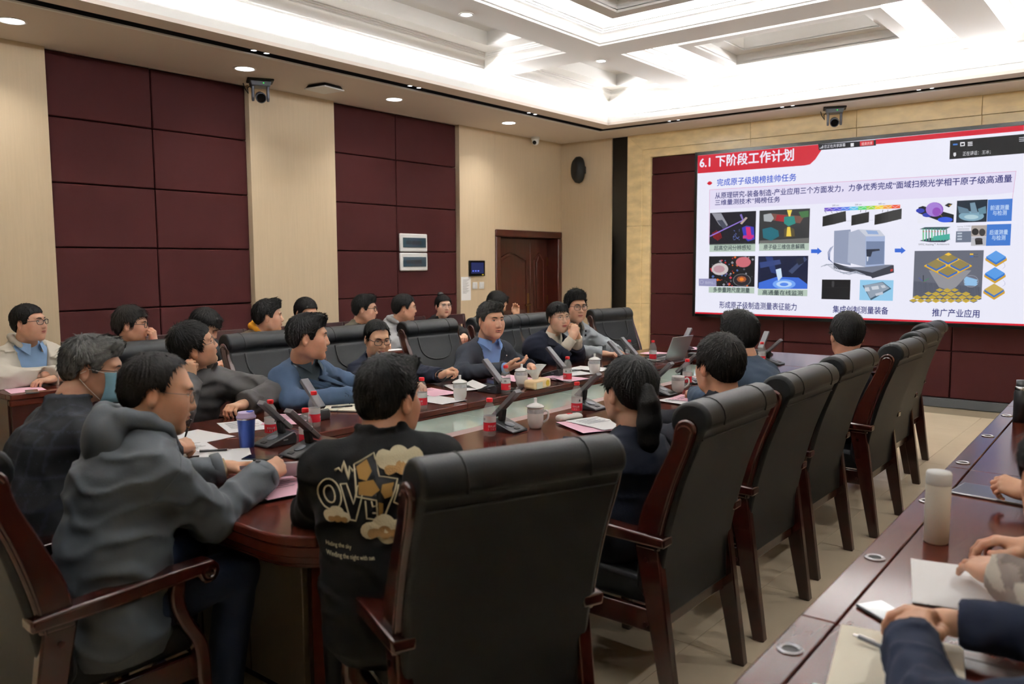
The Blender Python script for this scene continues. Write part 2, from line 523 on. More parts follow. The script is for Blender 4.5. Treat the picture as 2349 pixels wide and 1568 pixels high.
def make_chair(label, group):
    t = thing('conference_armchair', label, 'chair', (0, 0, 0), 0, group)
    def lean(o):
        for v in o.data.vertices:
            k = max(v.co.z - .5, 0) / .6
            v.co.x *= 1 + .02 * k
            v.co.y -= .05 * k
        return o
    rear = smooth_curve([(-.215, .34), (-.215, .5), (-.232, .66), (-.262, .82), (-.302, .96), (-.325, 1.03)], 4)
    front = smooth_curve([(-.215, 1.0), (-.20, .93), (-.165, .82), (-.13, .68), (-.12, .56), (-.12, .45)], 4)
    roll = [(-.272 + .072 * math.cos(a), 1.058 + .068 * math.sin(a)) for a in np.linspace(R(215), R(-40), 14)]
    prof = ccw(rear + roll[1:] + front)
    b = lean(xprism(prof, -.282, .282).build('backrest', 'leather', t, bevel=.02, seg=3))
    for s in (-1, 1):
        # stitched seams of the head roll and the U-shaped pad
        lean(MB().tube([(s * .17, y, z) for y, z in roll[1:]], .0035, 5).build('seam', 'seam', b, smooth=True))
    lean(MB().tube([(-.27, -.317, 1.0), (.27, -.317, 1.0)], .003, 5).build('seam', 'seam', b))
    def fy(z):
        for (y0, z0), (y1, z1) in zip(front, front[1:]):
            if z1 <= z <= z0:
                return y0 + (y1 - y0) * (z - z0) / (z1 - z0)
        return front[0][0]
    U = []
    for i in range(25):
        a = math.pi * i / 24
        x = -.17 * math.cos(a)
        z = .93 - .115 * math.sin(a) ** .7 if 0 < i < 24 else .93
        U.append((x, fy(z) + .001, z))
    U = [(-.17, fy(.995), .995), (-.17, fy(.96), .96)] + U + [(.17, fy(.96), .96), (.17, fy(.995), .995)]
    lean(MB().tube(U, .0065, 6).build('seam', 'seam', b, smooth=True))
    for dz in (0, .018):
        lean(MB().tube([(-.25, fy(.76 - dz) + .001, .76 - dz), (0, fy(.72 - dz) + .001, .72 - dz), (.25, fy(.76 - dz) + .001, .76 - dz)], .0045, 5).build('seam', 'seam', b))
    sc = xprism(ccw([(-.2, .37), (.25, .37), (.275, .40), (.275, .44), (.25, .475), (.1, .485), (-.15, .475)]), -.235, .235)
    sc.build('seat', 'leather', t, bevel=.022, seg=3)
    fr = MB()
    fr.box(-.262, -.232, -.2, .24, .29, .372); fr.box(.232, .262, -.2, .24, .29, .372)
    fr.box(-.24, .24, .232, .262, .29, .372); fr.box(-.24, .24, -.205, -.18, .3, .372)
    fr.build('seat_frame', 'chair_wood', t, bevel=.006)
    for s in (-1, 1):
        xa, xb = sorted((s * .25, s * .292))
        # carved side board of the backrest
        sr = smooth_curve([(-.21, .60), (-.22, .70), (-.25, .84), (-.29, .97), (-.303, 1.03)], 4)
        sf = smooth_curve([(-.225, 1.03), (-.215, .97), (-.165, .84), (-.125, .72), (-.115, .6)], 4)
        tp = [(-.264 + .039 * math.cos(a), 1.03 + .038 * math.sin(a)) for a in np.linspace(math.pi, 0, 9)][1:-1]
        sb = lean(xprism(ccw(sr + tp + sf), *sorted((s * .262, s * .299))).build('side_board', 'chair_wood', t, bevel=.007))
        lean(MB().tube([(s * .298, y + .014, z) for y, z in sr] + [(s * .298, -.264 + (y + .264) * .68, 1.02 + (z - 1.03) * .68) for y, z in tp], .005, 5).build('beading', 'chair_wood', sb, smooth=True))
        # rear post and leg in one raked board
        xprism(ccw([(-.115, .62), (-.208, .62), (-.296, 0), (-.246, 0)]), xa, xb).build('leg', 'chair_wood', t, bevel=.006)
        # front post flows into the front leg
        c1 = smooth_curve([(.205, .64), (.195, .56), (.225, .48), (.262, .41), (.272, .3), (.268, .15), (.262, 0)], 4)
        c2 = [(y - (.045 if z > .3 else .04), z) for y, z in c1]
        xprism(ccw(c1 + c2[::-1]), xa, xb).build('leg', 'chair_wood', t, bevel=.008)
        # armrest with a scrolled front
        arc = [(.262 + .036 * math.cos(a), .638 + .036 * math.sin(a)) for a in np.linspace(R(80), R(-170), 10)]
        ap = [(-.245, .618), (-.245, .655), (-.1, .662), (.1, .672)] + arc + [(.16, .628), (0, .62)]
        ar = xprism(ccw(ap), s * .283 - .034, s * .283 + .034).build('armrest', 'chair_wood', t, bevel=.009, seg=3)
        mb = MB(); mb.x = Matrix.Translation((s * .318, .262, .638)) @ Matrix.Rotation(R(90), 4, 'Y')
        mb.lathe([(.02, -.004), (.02, .004), (.014, .006), (.011, .002), (0.002, .004)], 16).build('rosette', 'chair_wood', ar, smooth=True)
        for z in (.33, .56):
            mb = MB(); mb.x = Matrix.Translation((s * .292, -.165, z)) @ Matrix.Rotation(R(90), 4, 'Y')
            mb.lathe([(.009, -.003), (.009, .002), (.001, .003)], 10).build('bolt_cap', 'dark_wood', t, smooth=True)
    return t
CH = {}
right_row = [(-1.56, 1.70, 68, 'black leather conference chair angled at the table corner, seen large from behind'),
             (-1.54, 2.71, 90, 'black leather conference chair behind the ponytailed woman'),
             (-1.56, 3.50, 90, 'black leather conference chair, third from the near table corner'),
             (-1.61, 4.315, 90, 'black leather conference chair, fourth from the near table corner'),
             (-1.56, 5.16, 90, 'black leather conference chair with a wide open gap at its far side'),
             (-1.66, 6.02, 90, 'black leather chair mostly hidden behind the fifth chair of the aisle row'),
             (-1.78, 6.83, 90, 'last black leather chair of the aisle row, nearest the video wall')]
left_row = [(-4.51, 2.42, -90, 'black leather chair behind the man propping cheek on fist'),
            (-4.50, 3.24, -90, 'black leather chair behind the man in the blue blazer'),
            (-4.46, 3.95, -90, 'black leather chair behind the bespectacled man in navy zip jacket'),
            (-4.43, 4.75, -92, 'wide black leather chair left bare between two men, padded front showing'),
            (-4.30, 5.42, -92, 'black leather chair behind the woman with clasped hands'),
            (-4.30, 6.02, -94, 'black leather chair of the young man in pale grey jacket'),
            (-4.16, 7.02, -100, 'empty black leather chair standing beside the stone pillar')]
end_row = [(-2.58, 1.05, 0, 'leather armchair with glossy red-brown arms under the man in grey parka'),
           (-3.20, 1.04, 2, 'leather armchair under the man wearing a face mask')]
proto = None
for grp, rows in (('chairs along the aisle side of the table', right_row), ('chairs along the padded-wall side of the table', left_row), ('chairs at the near table end', end_row)):
    for x, y, a, lab in rows:
        if proto is None:
            proto = c = make_chair(lab, grp)
            c.location = (x, y, 0); c.rotation_euler = (0, 0, R(a))
        else:
            c = dup(proto, (x, y, 0), R(a), lab, grp)

# plain wooden chairs of the back row
def make_plain(label):
    t = thing('wooden_chair', label, 'chair', (0, 0, 0), 0, 'wooden chairs of the wall row')
    for s in (-1, 1):
        xprism(ccw([(-.2, 0), (-.165, 0), (-.16, .45), (-.24, .98), (-.275, .98), (-.2, .45)]), *sorted((s * .2, s * .235))).build('leg', 'dark_wood', t, bevel=.005)
        xprism(ccw([(.17, 0), (.205, 0), (.21, .43), (.17, .43)]), *sorted((s * .2, s * .235))).build('leg', 'dark_wood', t, bevel=.005)
    MB().box(-.24, .24, -.2, .22, .43, .475).build('seat', 'leather', t, bevel=.015)
    b = xprism(ccw([(-.255, .86), (-.225, .86), (-.245, .98), (-.275, .98)]), -.2, .2).build('top_rail', 'dark_wood', t, bevel=.005)
    for k in range(5):
        x = -.14 + k * .07
        xprism(ccw([(-.19, .47), (-.175, .47), (-.235, .87), (-.25, .87)]), x - .014, x + .014).build('slat', 'dark_wood', t)
    return t
pp = None
for y, d in ((2.34, 'behind the man in beige jacket'), (2.98, 'behind the youth resting chin on hand'), (3.55, 'behind the youth with bowed head'), (4.15, 'behind the man in yellow hood'),
             (4.66, 'against the cream pilaster'), (5.32, 'behind the youth in olive jacket'), (5.75, 'behind the man in pale grey hoodie'), (6.5, 'behind the young woman with a hair bun'), (7.1, 'near the door')):
    lab = 'dark wooden chair with slatted back ' + d
    if pp is None:
        pp = c = make_plain(lab); c.location = (-6.52, y, 0); c.rotation_euler = (0, 0, R(-90))
    else:
        dup(pp, (-6.52 if y < 7 else -6.45, y, 0), R(-90), lab)

# ---------------------------------------------------------------- main table
TX0, TX1, TY0, TY1, TZ = -3.95, -1.90, 1.42, 7.37, .76
IX0, IX1, IY0, IY1 = -3.22, -2.65, 2.45, 6.42
tb = thing('conference_table', 'long glossy dark red-brown conference table with a sunken glass trough', 'table', (0, 0, 0))
def rcorner(cx, cy, r, a0, a1, n=8):
    return [(cx + r * math.cos(R(a0 + (a1 - a0) * i / n)), cy + r * math.sin(R(a0 + (a1 - a0) * i / n))) for i in range(n + 1)]
rr = .26
near = [(TX0, IY0)] + rcorner(TX0 + rr, TY0 + rr, rr, 180, 270) + rcorner(TX1 - rr, TY0 + rr, rr, 270, 360) + [(TX1, IY0)]
far = [(TX1, IY1)] + rcorner(TX1 - rr, TY1 - rr, rr, 0, 90) + rcorner(TX0 + rr, TY1 - rr, rr, 90, 180) + [(TX0, IY1)]
gp = .0015
def inset(poly, d):
    cx, cy = sum(p[0] for p in poly) / len(poly), sum(p[1] for p in poly) / len(poly)
    return [(p[0] + (d if p[0] < cx else -d), p[1] + (d if p[1] < cy else -d)) for p in poly]
def top(poly, name='table_top'):
    a = MB().prism(poly, TZ - .035, TZ).build(name, 'table_wood', tb, bevel=.008)
    return a
# near end split by diagonal seams into three boards, then the side boards, then the far end
dl = rcorner(TX0 + rr, TY0 + rr, rr, 180, 225, 4); dl2 = rcorner(TX0 + rr, TY0 + rr, rr, 225, 270, 4)
dr_ = rcorner(TX1 - rr, TY0 + rr, rr, 270, 315, 4); dr2 = rcorner(TX1 - rr, TY0 + rr, rr, 315, 360, 4)
top([(TX0, IY0 - gp)] + dl + [(IX0, IY0 - gp)])
top(dl2 + dr_ + [(IX1 - gp, IY0 - gp), (IX0 + gp, IY0 - gp)])
top(dr2 + [(TX1, IY0 - gp), (IX1 + gp, IY0 - gp)])
ys = [IY0 + gp, 3.55, 5.0, IY1 - gp]
for a, b in zip(ys, ys[1:]):
    MB().box(TX0, IX0, a, b - gp, TZ - .035, TZ).build('table_top', 'table_wood', tb, bevel=.006)
    MB().box(IX1, TX1, a, b - gp, TZ - .035, TZ).build('table_top', 'table_wood', tb, bevel=.006)
top(far)
out = near[1:-1] + [(TX1, IY0)] + far[1:-1]
def band(ins, z0, z1, name, m):
    o = ccw(inset(out, ins)); mb = MB(); n = len(o)
    i2 = ccw(inset(out, ins + .05))
    vs = [(x, y, z) for z in (z0, z1) for x, y in o] + [(x, y, z) for z in (z0, z1) for x, y in i2]
    fs = []
    for k in range(n):
        l = (k + 1) % n
        fs += [(k, l, n + l, n + k), (2 * n + l, 2 * n + k, 3 * n + k, 3 * n + l), (n + k, n + l, 3 * n + l, 3 * n + k), (l, k, 2 * n + k, 2 * n + l)]
    mb.add(vs, fs).build(name, m, tb, smooth=True, bevel=.006)
band(.012, TZ - .075, TZ - .036, 'edge_moulding', 'table_wood')
band(.03, TZ - .105, TZ - .076, 'edge_moulding', 'table_wood')
band(.05, TZ - .125, TZ - .106, 'edge_moulding', 'table_wood')
# inner edge boards of the trough
for (a, b, c, d) in ((IX0 - .04, IX0 - .004, IY0, IY1), (IX1 + .004, IX1 + .04, IY0, IY1), (IX0, IX1, IY0 - .04, IY0 - .004), (IX0, IX1, IY1 + .004, IY1 + .04)):
    MB().box(a, b, c, d, .60, TZ - .036).build('trough_side', 'table_wood', tb, bevel=.003)
MB().box(IX0, IX1, IY0, IY1, .60, .62).build('trough_bottom', 'cabinet', tb)
yy = np.linspace(IY0 + .01, IY1 - .01, 5)
for a, b in zip(yy, yy[1:]):
    MB().box(IX0 - .0, IX1 - .145, a, b - .004, .70, .712).build('glass_pane', 'green_glass', tb, bevel=.001)
MB().box(IX1 - .143, IX1 - .003, IY0 + .01, IY1 - .01, .70, .738).build('trough_ledge', 'table_strip', tb, bevel=.003)
# body with cabinet doors
bd = MB().box(TX0 + .22, TX1 - .22, TY0 + .26, TY1 - .26, .06, .64).build('table_body', 'dark_wood', tb)
MB().box(TX0 + .26, TX1 - .26, TY0 + .30, TY1 - .30, 0, .06).build('plinth', 'black_matte', tb)
MB().box(TX1 - .36, TX1 - .2, TY0 + .25, TY0 + .42, 0, .64).build('corner_post', 'table_wood', tb, bevel=.02)
MB().box(TX0 + .2, TX0 + .36, TY0 + .25, TY0 + .42, 0, .64).build('corner_post', 'table_wood', tb, bevel=.02)
nd = 4
for k in range(nd):
    w_ = (TX1 - TX0 - .74) / nd
    a = TX0 + .37 + k * w_
    d = MB().box(a + .004, a + w_ - .004, TY0 + .235, TY0 + .262, .08, .62).build('cabinet_door', 'cabinet', tb, bevel=.004)
    hx = a + w_ - .035 if k % 2 == 0 else a + .035
    MB().tube([(hx, TY0 + .236, .40), (hx, TY0 + .21, .405), (hx, TY0 + .21, .515), (hx, TY0 + .236, .52)], .005, 6).build('handle', 'steel', d, smooth=True)
for k in range(6):
    a = TY0 + .45 + k * .86
    for X, s in ((TX1 - .22, 1), (TX0 + .22, -1)):
        MB().box(*sorted((X, X + s * .02)), a, a + .82, .1, .6).build('side_panel', 'dark_wood', tb, bevel=.006)

# ---------------------------------------------------------------- wall-side desk row and aisle desk row
def desk(name, label, loc, rz, L, n, depth=.46, grommets=True, gx=.05):
    """front edge along local +Y at x=0, seats on the +X side"""
    t = thing(name, label, 'table', loc, rz)
    seg = L / n
    for k in range(n):
        a, b = k * seg + .001, (k + 1) * seg - .001
        MB().box(.0815, depth, a, b, TZ - .03, TZ).build('desk_top', 'table_wood', t, bevel=.002)
        s_ = MB().box(0, .08, a, b, TZ - .03, TZ + .003).build('front_strip', 'table_wood', t, bevel=.004)
        MB().box(.02, .05, a + .01, b - .01, .08, TZ - .03).build('front_panel', 'dark_wood', t, bevel=.004)
        MB().box(.05, depth - .04, a, a + .03, 0, TZ - .03).build('side_panel', 'dark_wood', t, bevel=.004)
        MB().box(.012, .06, a, b, TZ - .075, TZ - .031).build('edge_moulding', 'table_wood', t, bevel=.01)
    MB().box(.05, depth - .04, L - .03, L, 0, TZ - .03).build('side_panel', 'dark_wood', t, bevel=.004)
    return t
dk = desk('audience_desk', 'long narrow red-brown desk running beside the aisle, chrome cable holes along it', (-.60, .1, 0), R(1.4), 7.0, 4)
for y in (.88, 1.56, 2.24, 2.92, 3.6, 4.25, 4.9):
    g = MB(); g.x = Matrix.Translation((.041, y, TZ + .003))
    g.lathe([(.027, 0), (.027, .003), (.022, .005), (.017, .003), (.017, .001)], 22, closed=False).build('cable_grommet', 'steel', dk, smooth=True)
    g = MB(); g.x = Matrix.Translation((.041, y, TZ + .003))
    g.lathe([(.0, .0012), (.0175, .0012)], 22, closed=False).build('grommet_hole', 'black_matte', dk)
desk('audience_desk', 'long narrow red-brown desk in front of the padded wall', (-5.68, 7.45, 0), R(180), 5.47, 4, .5)

mat('bezel', (16, 17, 18), rough=0.18)
mat('slide', (240, 240, 255), attr=True, emit=SCREEN, rough=0.35)
vw = thing('video_wall', 'large lit video wall showing a Chinese presentation slide with a red title band', 'screen', (0, 0, 0))
SY = 9.715
_n = MATS['slide'].node_tree; _b = _n.nodes['Principled BSDF']
for _l in list(_b.inputs['Base Color'].links): _n.links.remove(_l)
_b.inputs['Base Color'].default_value = (.01, .01, .011, 1)
_b.inputs['Specular IOR Level'].default_value = .12
VX0, VX1, VZ0, VZ1 = -4.848, -1.15, .931, 2.932
MB().box(VX0 - .035, VX1 + .035, SY + .004, YF + .06, VZ0 - .04, VZ1 + .04).build('screen_frame', 'bezel', vw, bevel=.006)
mb = MB(); ring_ = [(VX0 - .035, VX0), (VX1, VX1 + .035)]
for a, b in ring_: mb.box(a, b, SY - .012, SY + .006, VZ0 - .04, VZ1 + .04)
mb.box(VX0, VX1, SY - .012, SY + .006, VZ0 - .04, VZ0); mb.box(VX0, VX1, SY - .012, SY + .006, VZ1, VZ1 + .04)
mb.build('screen_bezel', 'bezel', vw, bevel=.003)
base_ = MB().poly([(VX0, SY, VZ0), (VX1, SY, VZ0), (VX1, SY, VZ1), (VX0, SY, VZ1)], (240, 240, 255)).build('display_surface', 'slide', vw)
art = MB()
def clampx(x): return min(max(x, VX0), VX1)
def pg(p, col, l):
    p = [(clampx(x), min(max(z, VZ0), VZ1)) for x, z in p]
    a = sum(p[i][0] * p[(i + 1) % len(p)][1] - p[(i + 1) % len(p)][0] * p[i][1] for i in range(len(p)))
    p = p if a > 0 else p[::-1]
    art.poly([(x, SY - .0004 * l, z) for x, z in p], col)
def sq(x0, z0, x1, z1, col, l): pg([(x0, z1), (x1, z1), (x1, z0), (x0, z0)], col, l)
TXC = {}
def text_mesh(s, bold=0):
    cu = bpy.data.curves.new('t', 'FONT'); cu.body = s; cu.resolution_u = 3
    o = bpy.data.objects.new('t', cu); COL.objects.link(o)
    me = bpy.data.meshes.new_from_object(o)
    bpy.data.objects.remove(o)
    v = np.array([q.co[:] for q in me.vertices]); f = [tuple(q.vertices) for q in me.polygons]
    bpy.data.meshes.remove(me)
    if bold:      # heavier strokes: the outline repeated with small shifts
        n, d = len(v), .013 * bold
        sh = [(-d, 0, 0), (d, 0, .0), (0, d, 0), (0, -d, 0)]
        v = np.concatenate([v + np.array(q) for q in sh]); f = [tuple(i + k * n for i in q) for k in range(4) for q in f]
    return v, f
def tx(s, x, z, wd, h, col, bold, l):
    v, f = text_mesh(s, bold)
    k = wd / (v[:, 0].max() - v[:, 0].min()); y0 = max(0.0, -v[:, 1].min()) * 0
    kz = h / max(v[:, 1].max(), .5)
    mb = MB(); mb.add([(x + (a - v[:, 0].min()) * k, SY - .0004 * l - .0006, z + b * kz) for a, b, _ in v], f, col)
    mb.build('lettering', 'slide', vw)
pg([(-4.85,2.931),(-3.322,2.93),(-3.295,2.869),(-3.366,2.764),(-3.426,2.712),(-3.49,2.704),(-4.846,2.709)],(214,24,48),1)
pg([(-2.714,2.927),(-1.306,2.934),(-1.304,2.877),(-2.712,2.874)],(214,24,48),1)
sq(-4.847,0.95,-1.211,0.914,(214,24,48),1)
tx('6.1 下阶段工作计划',-4.821,2.785,1.205,0.13,(240,240,255),2,3)
pg([(-3.339,2.933),(-2.706,2.923),(-2.704,2.861),(-3.328,2.865)],(22,22,30),2)
pg([(-3.317,2.881),(-3.309,2.88),(-3.309,2.89),(-3.318,2.891)],(220,220,230),3)
pg([(-3.302,2.881),(-3.294,2.88),(-3.295,2.9),(-3.303,2.901)],(220,220,230),3)
pg([(-3.288,2.881),(-3.279,2.881),(-3.28,2.913),(-3.289,2.914)],(220,220,230),3)
tx('您正在共享屏幕',-3.27,2.882,0.238,0.036,(225,225,235),0,3)
pg([(-2.976,2.911),(-2.941,2.911),(-2.94,2.873),(-2.974,2.873)],(235,235,240),3)
pg([(-2.876,2.921),(-2.73,2.918),(-2.728,2.868),(-2.874,2.87)],(214,48,56),3)
tx('结束共享',-2.856,2.877,0.114,0.032,(250,220,220),0,4)
pg([(-1.966,2.844),(-1.24,2.845),(-1.231,2.655),(-1.964,2.65)],(12,12,16),2)
pg([(-1.937,2.807),(-1.894,2.807),(-1.893,2.792),(-1.936,2.792)],(70,130,220),3)
pg([(-1.87,2.817),(-1.827,2.817),(-1.825,2.776),(-1.868,2.775)],(235,235,240),3)
pg([(-1.861,2.804),(-1.834,2.804),(-1.834,2.785),(-1.86,2.785)],(12,12,16),4)
pg([(-1.8,2.813),(-1.756,2.813),(-1.756,2.804),(-1.8,2.804)],(230,230,235),3)
pg([(-1.799,2.797),(-1.755,2.797),(-1.755,2.788),(-1.799,2.788)],(230,230,235),3)
pg([(-1.799,2.781),(-1.755,2.781),(-1.754,2.772),(-1.798,2.772)],(230,230,235),3)
pg([(-1.343,2.815),(-1.238,2.816),(-1.238,2.809),(-1.343,2.808)],(200,200,210),3)
pg([(-1.342,2.798),(-1.237,2.799),(-1.237,2.792),(-1.342,2.791)],(200,200,210),3)
pg([(-1.341,2.781),(-1.237,2.782),(-1.236,2.775),(-1.341,2.774)],(200,200,210),3)
pg([(-1.928,2.715),(-1.906,2.716),(-1.902,2.689),(-1.915,2.672),(-1.929,2.688)],(220,220,225),3)
tx('正在讲话：',-1.841,2.679,0.146,0.039,(225,225,230),0,3)
tx('王冰；',-1.665,2.68,0.078,0.035,(225,225,230),0,3)
pg([(-4.718,2.576),(-4.685,2.602),(-4.653,2.575),(-4.684,2.55)],(214,24,48),2)
pg([(-4.677,2.598),(-4.669,2.601),(-4.641,2.576),(-4.668,2.553),(-4.676,2.557),(-4.657,2.577)],(214,24,48),3)
tx('完成原子级揭榜挂帅任务',-4.58,2.541,1.0,0.082,(52,92,214),1,3)
pg([(-4.681,2.496),(-1.353,2.485),(-1.352,2.481),(-4.681,2.491)],(226,150,196),2)
pg([(-4.681,2.496),(-4.675,2.496),(-4.669,1.821),(-4.675,1.821)],(226,170,206),2)
pg([(-1.355,2.486),(-1.351,2.485),(-1.371,2.21),(-1.375,2.211)],(226,170,206),2)
pg([(-4.675,2.49),(-1.356,2.48),(-1.362,2.275),(-1.527,2.262),(-4.674,2.247)],(232,226,250),1)
tx('从原理研究-装备制造-产业应用三个方面发力，力争优秀完成“面域扫频光学相干原子级高通量',-4.602,2.384,3.218,0.072,(38,42,120),1,3)
tx('三维量测技术”揭榜任务',-4.601,2.301,0.833,0.065,(38,42,120),1,3)
sq(-4.667,2.205,-4.062,1.803,(24,22,34),2)
sq(-4.663,1.814,-4.061,1.717,(186,204,190),2)
tx('超高空间分辨感知',-4.603,1.739,0.484,0.058,(30,44,60),1,3)
sq(-4.019,2.206,-3.409,1.803,(52,54,56),2)
sq(-4.013,1.814,-3.408,1.721,(186,204,190),2)
tx('原子级三维信息解耦',-3.956,1.742,0.495,0.056,(30,44,60),1,3)
sq(-4.668,1.661,-4.061,1.284,(20,20,26),2)
sq(-4.664,1.275,-4.061,1.202,(186,204,190),2)
tx('多参量跨尺度测量',-4.603,1.214,0.484,0.059,(30,44,60),1,3)
sq(-4.021,1.657,-3.412,1.269,(14,24,58),2)
sq(-4.015,1.26,-3.411,1.183,(186,204,190),2)
tx('高通量在线监测',-3.958,1.193,0.494,0.056,(30,44,60),1,3)
pg([(-4.642,2.201),(-4.515,2.196),(-4.425,2.049),(-4.462,1.997),(-4.541,2.053)],(150,150,160),3)
pg([(-4.571,2.108),(-4.5,2.114),(-4.424,2.014),(-4.478,1.988)],(70,74,90),4)
pg([(-4.663,1.921),(-4.2,2.116),(-4.196,2.105),(-4.659,1.906)],(150,120,220),5)
pg([(-4.264,2.062),(-4.192,2.138),(-4.167,2.125),(-4.24,2.047)],(190,170,160),5)
pg([(-4.271,2.168),(-4.245,2.176),(-4.215,2.095),(-4.233,2.092)],(130,110,190),4)
pg([(-4.633,1.955),(-4.625,1.955),(-4.604,1.889),(-4.612,1.889)],(176,30,34),4)
pg([(-4.615,1.965),(-4.607,1.965),(-4.586,1.878),(-4.594,1.878)],(176,30,34),4)
pg([(-4.598,1.975),(-4.59,1.975),(-4.568,1.866),(-4.576,1.867)],(176,30,34),4)
pg([(-4.58,1.986),(-4.572,1.986),(-4.55,1.855),(-4.558,1.855)],(176,30,34),4)
pg([(-4.563,1.975),(-4.555,1.974),(-4.533,1.866),(-4.541,1.866)],(176,30,34),4)
pg([(-4.545,1.963),(-4.537,1.963),(-4.516,1.876),(-4.523,1.876)],(176,30,34),4)
pg([(-4.527,1.952),(-4.519,1.952),(-4.499,1.887),(-4.506,1.887)],(176,30,34),4)
pg([(-4.239,2.008),(-4.18,2.032),(-4.087,2.012),(-4.072,1.863),(-4.157,1.838),(-4.214,1.901)],(60,60,190),4)
pg([(-4.189,2.015),(-4.133,2.013),(-4.105,1.864),(-4.166,1.865)],(220,40,110),5)
pg([(-4.223,1.91),(-4.085,1.916),(-4.084,1.881),(-4.223,1.875)],(200,50,140),5)
pg([(-4.284,1.891),(-4.277,1.891),(-4.277,1.884),(-4.284,1.884)],(120,140,220),4)
pg([(-4.351,1.88),(-4.344,1.88),(-4.344,1.873),(-4.351,1.873)],(120,140,220),4)
pg([(-4.273,1.865),(-4.266,1.865),(-4.266,1.858),(-4.273,1.858)],(120,140,220),4)
pg([(-4.342,1.921),(-4.335,1.921),(-4.335,1.913),(-4.342,1.914)],(120,140,220),4)
pg([(-4.344,1.98),(-4.336,1.979),(-4.336,1.972),(-4.344,1.972)],(120,140,220),4)
pg([(-4.305,1.893),(-4.298,1.893),(-4.298,1.886),(-4.305,1.886)],(120,140,220),4)
pg([(-4.289,1.882),(-4.282,1.882),(-4.281,1.875),(-4.289,1.875)],(120,140,220),4)
pg([(-4.336,1.973),(-4.328,1.973),(-4.328,1.966),(-4.335,1.966)],(120,140,220),4)
pg([(-4.342,1.865),(-4.335,1.865),(-4.335,1.858),(-4.342,1.858)],(120,140,220),4)
pg([(-4.322,1.943),(-4.314,1.943),(-4.314,1.936),(-4.322,1.936)],(120,140,220),4)
pg([(-4.311,1.935),(-4.304,1.935),(-4.304,1.928),(-4.311,1.928)],(120,140,220),4)
pg([(-4.322,1.918),(-4.315,1.918),(-4.314,1.911),(-4.322,1.911)],(120,140,220),4)
pg([(-4.32,1.905),(-4.312,1.905),(-4.312,1.898),(-4.32,1.898)],(120,140,220),4)
pg([(-4.34,1.902),(-4.332,1.902),(-4.332,1.895),(-4.34,1.895)],(120,140,220),4)
pg([(-4.354,1.9),(-4.347,1.9),(-4.347,1.893),(-4.354,1.893)],(120,140,220),4)
pg([(-4.275,1.99),(-4.268,1.99),(-4.268,1.982),(-4.275,1.983)],(120,140,220),4)
pg([(-4.331,1.929),(-4.323,1.929),(-4.323,1.922),(-4.331,1.922)],(120,140,220),4)
pg([(-4.315,1.885),(-4.307,1.885),(-4.307,1.878),(-4.315,1.878)],(120,140,220),4)
pg([(-4.347,1.905),(-4.34,1.905),(-4.34,1.898),(-4.347,1.898)],(120,140,220),4)
pg([(-4.3,1.888),(-4.293,1.887),(-4.292,1.88),(-4.3,1.88)],(120,140,220),4)
pg([(-4.279,1.9),(-4.271,1.9),(-4.271,1.893),(-4.279,1.893)],(120,140,220),4)
pg([(-4.349,1.901),(-4.341,1.901),(-4.341,1.894),(-4.349,1.894)],(120,140,220),4)
pg([(-4.276,1.973),(-4.268,1.972),(-4.268,1.965),(-4.276,1.966)],(120,140,220),4)
pg([(-4.276,1.865),(-4.269,1.865),(-4.269,1.858),(-4.276,1.858)],(120,140,220),4)
pg([(-4.297,1.88),(-4.289,1.88),(-4.289,1.873),(-4.297,1.873)],(120,140,220),4)
pg([(-4.328,1.869),(-4.321,1.869),(-4.32,1.862),(-4.328,1.862)],(120,140,220),4)
pg([(-3.681,2.199),(-3.62,2.196),(-3.641,2.122),(-3.658,2.123)],(246,220,90),4)
pg([(-3.91,2.171),(-3.473,2.116),(-3.521,2.037),(-3.926,2.094)],(120,80,70),3)
pg([(-3.802,2.149),(-3.697,2.136),(-3.712,2.06),(-3.818,2.078)],(170,40,50),4)
pg([(-3.967,2.156),(-3.874,2.169),(-3.837,2.107),(-3.871,2.066),(-3.961,2.077)],(170,176,180),4)
pg([(-3.714,2.12),(-3.592,2.124),(-3.573,2.038),(-3.658,2.007),(-3.712,2.043)],(40,140,130),5)
pg([(-3.542,2.172),(-3.424,2.181),(-3.422,2.109),(-3.506,2.1)],(70,120,70),4)
pg([(-3.977,1.983),(-3.87,2.005),(-3.78,1.96),(-3.769,1.891),(-3.865,1.841),(-3.965,1.878)],(30,110,125),4)
pg([(-3.71,1.975),(-3.655,2.007),(-3.588,1.971),(-3.577,1.886),(-3.707,1.881)],(90,80,50),4)
pg([(-3.672,1.999),(-3.637,1.998),(-3.62,1.887),(-3.681,1.889)],(240,210,80),5)
pg([(-4.01,1.844),(-3.414,1.865),(-3.412,1.803),(-4.009,1.814)],(110,110,108),3)
pg([(-4.508,1.466),(-4.496,1.455),(-4.508,1.445),(-4.519,1.455)],(90,90,100),3)
pg([(-4.373,1.457),(-4.358,1.443),(-4.372,1.429),(-4.388,1.443)],(150,150,160),3)
pg([(-4.498,1.587),(-4.477,1.568),(-4.497,1.548),(-4.519,1.568)],(150,150,160),3)
pg([(-4.335,1.465),(-4.323,1.454),(-4.335,1.443),(-4.347,1.454)],(230,110,40),3)
pg([(-4.515,1.616),(-4.494,1.597),(-4.514,1.579),(-4.535,1.598)],(150,150,160),3)
pg([(-4.222,1.417),(-4.215,1.411),(-4.222,1.405),(-4.229,1.411)],(90,90,100),3)
pg([(-4.619,1.386),(-4.6,1.369),(-4.619,1.351),(-4.638,1.369)],(80,110,170),3)
pg([(-4.373,1.411),(-4.353,1.393),(-4.372,1.375),(-4.392,1.393)],(210,70,90),3)
pg([(-4.198,1.514),(-4.182,1.498),(-4.198,1.483),(-4.215,1.498)],(90,90,100),3)
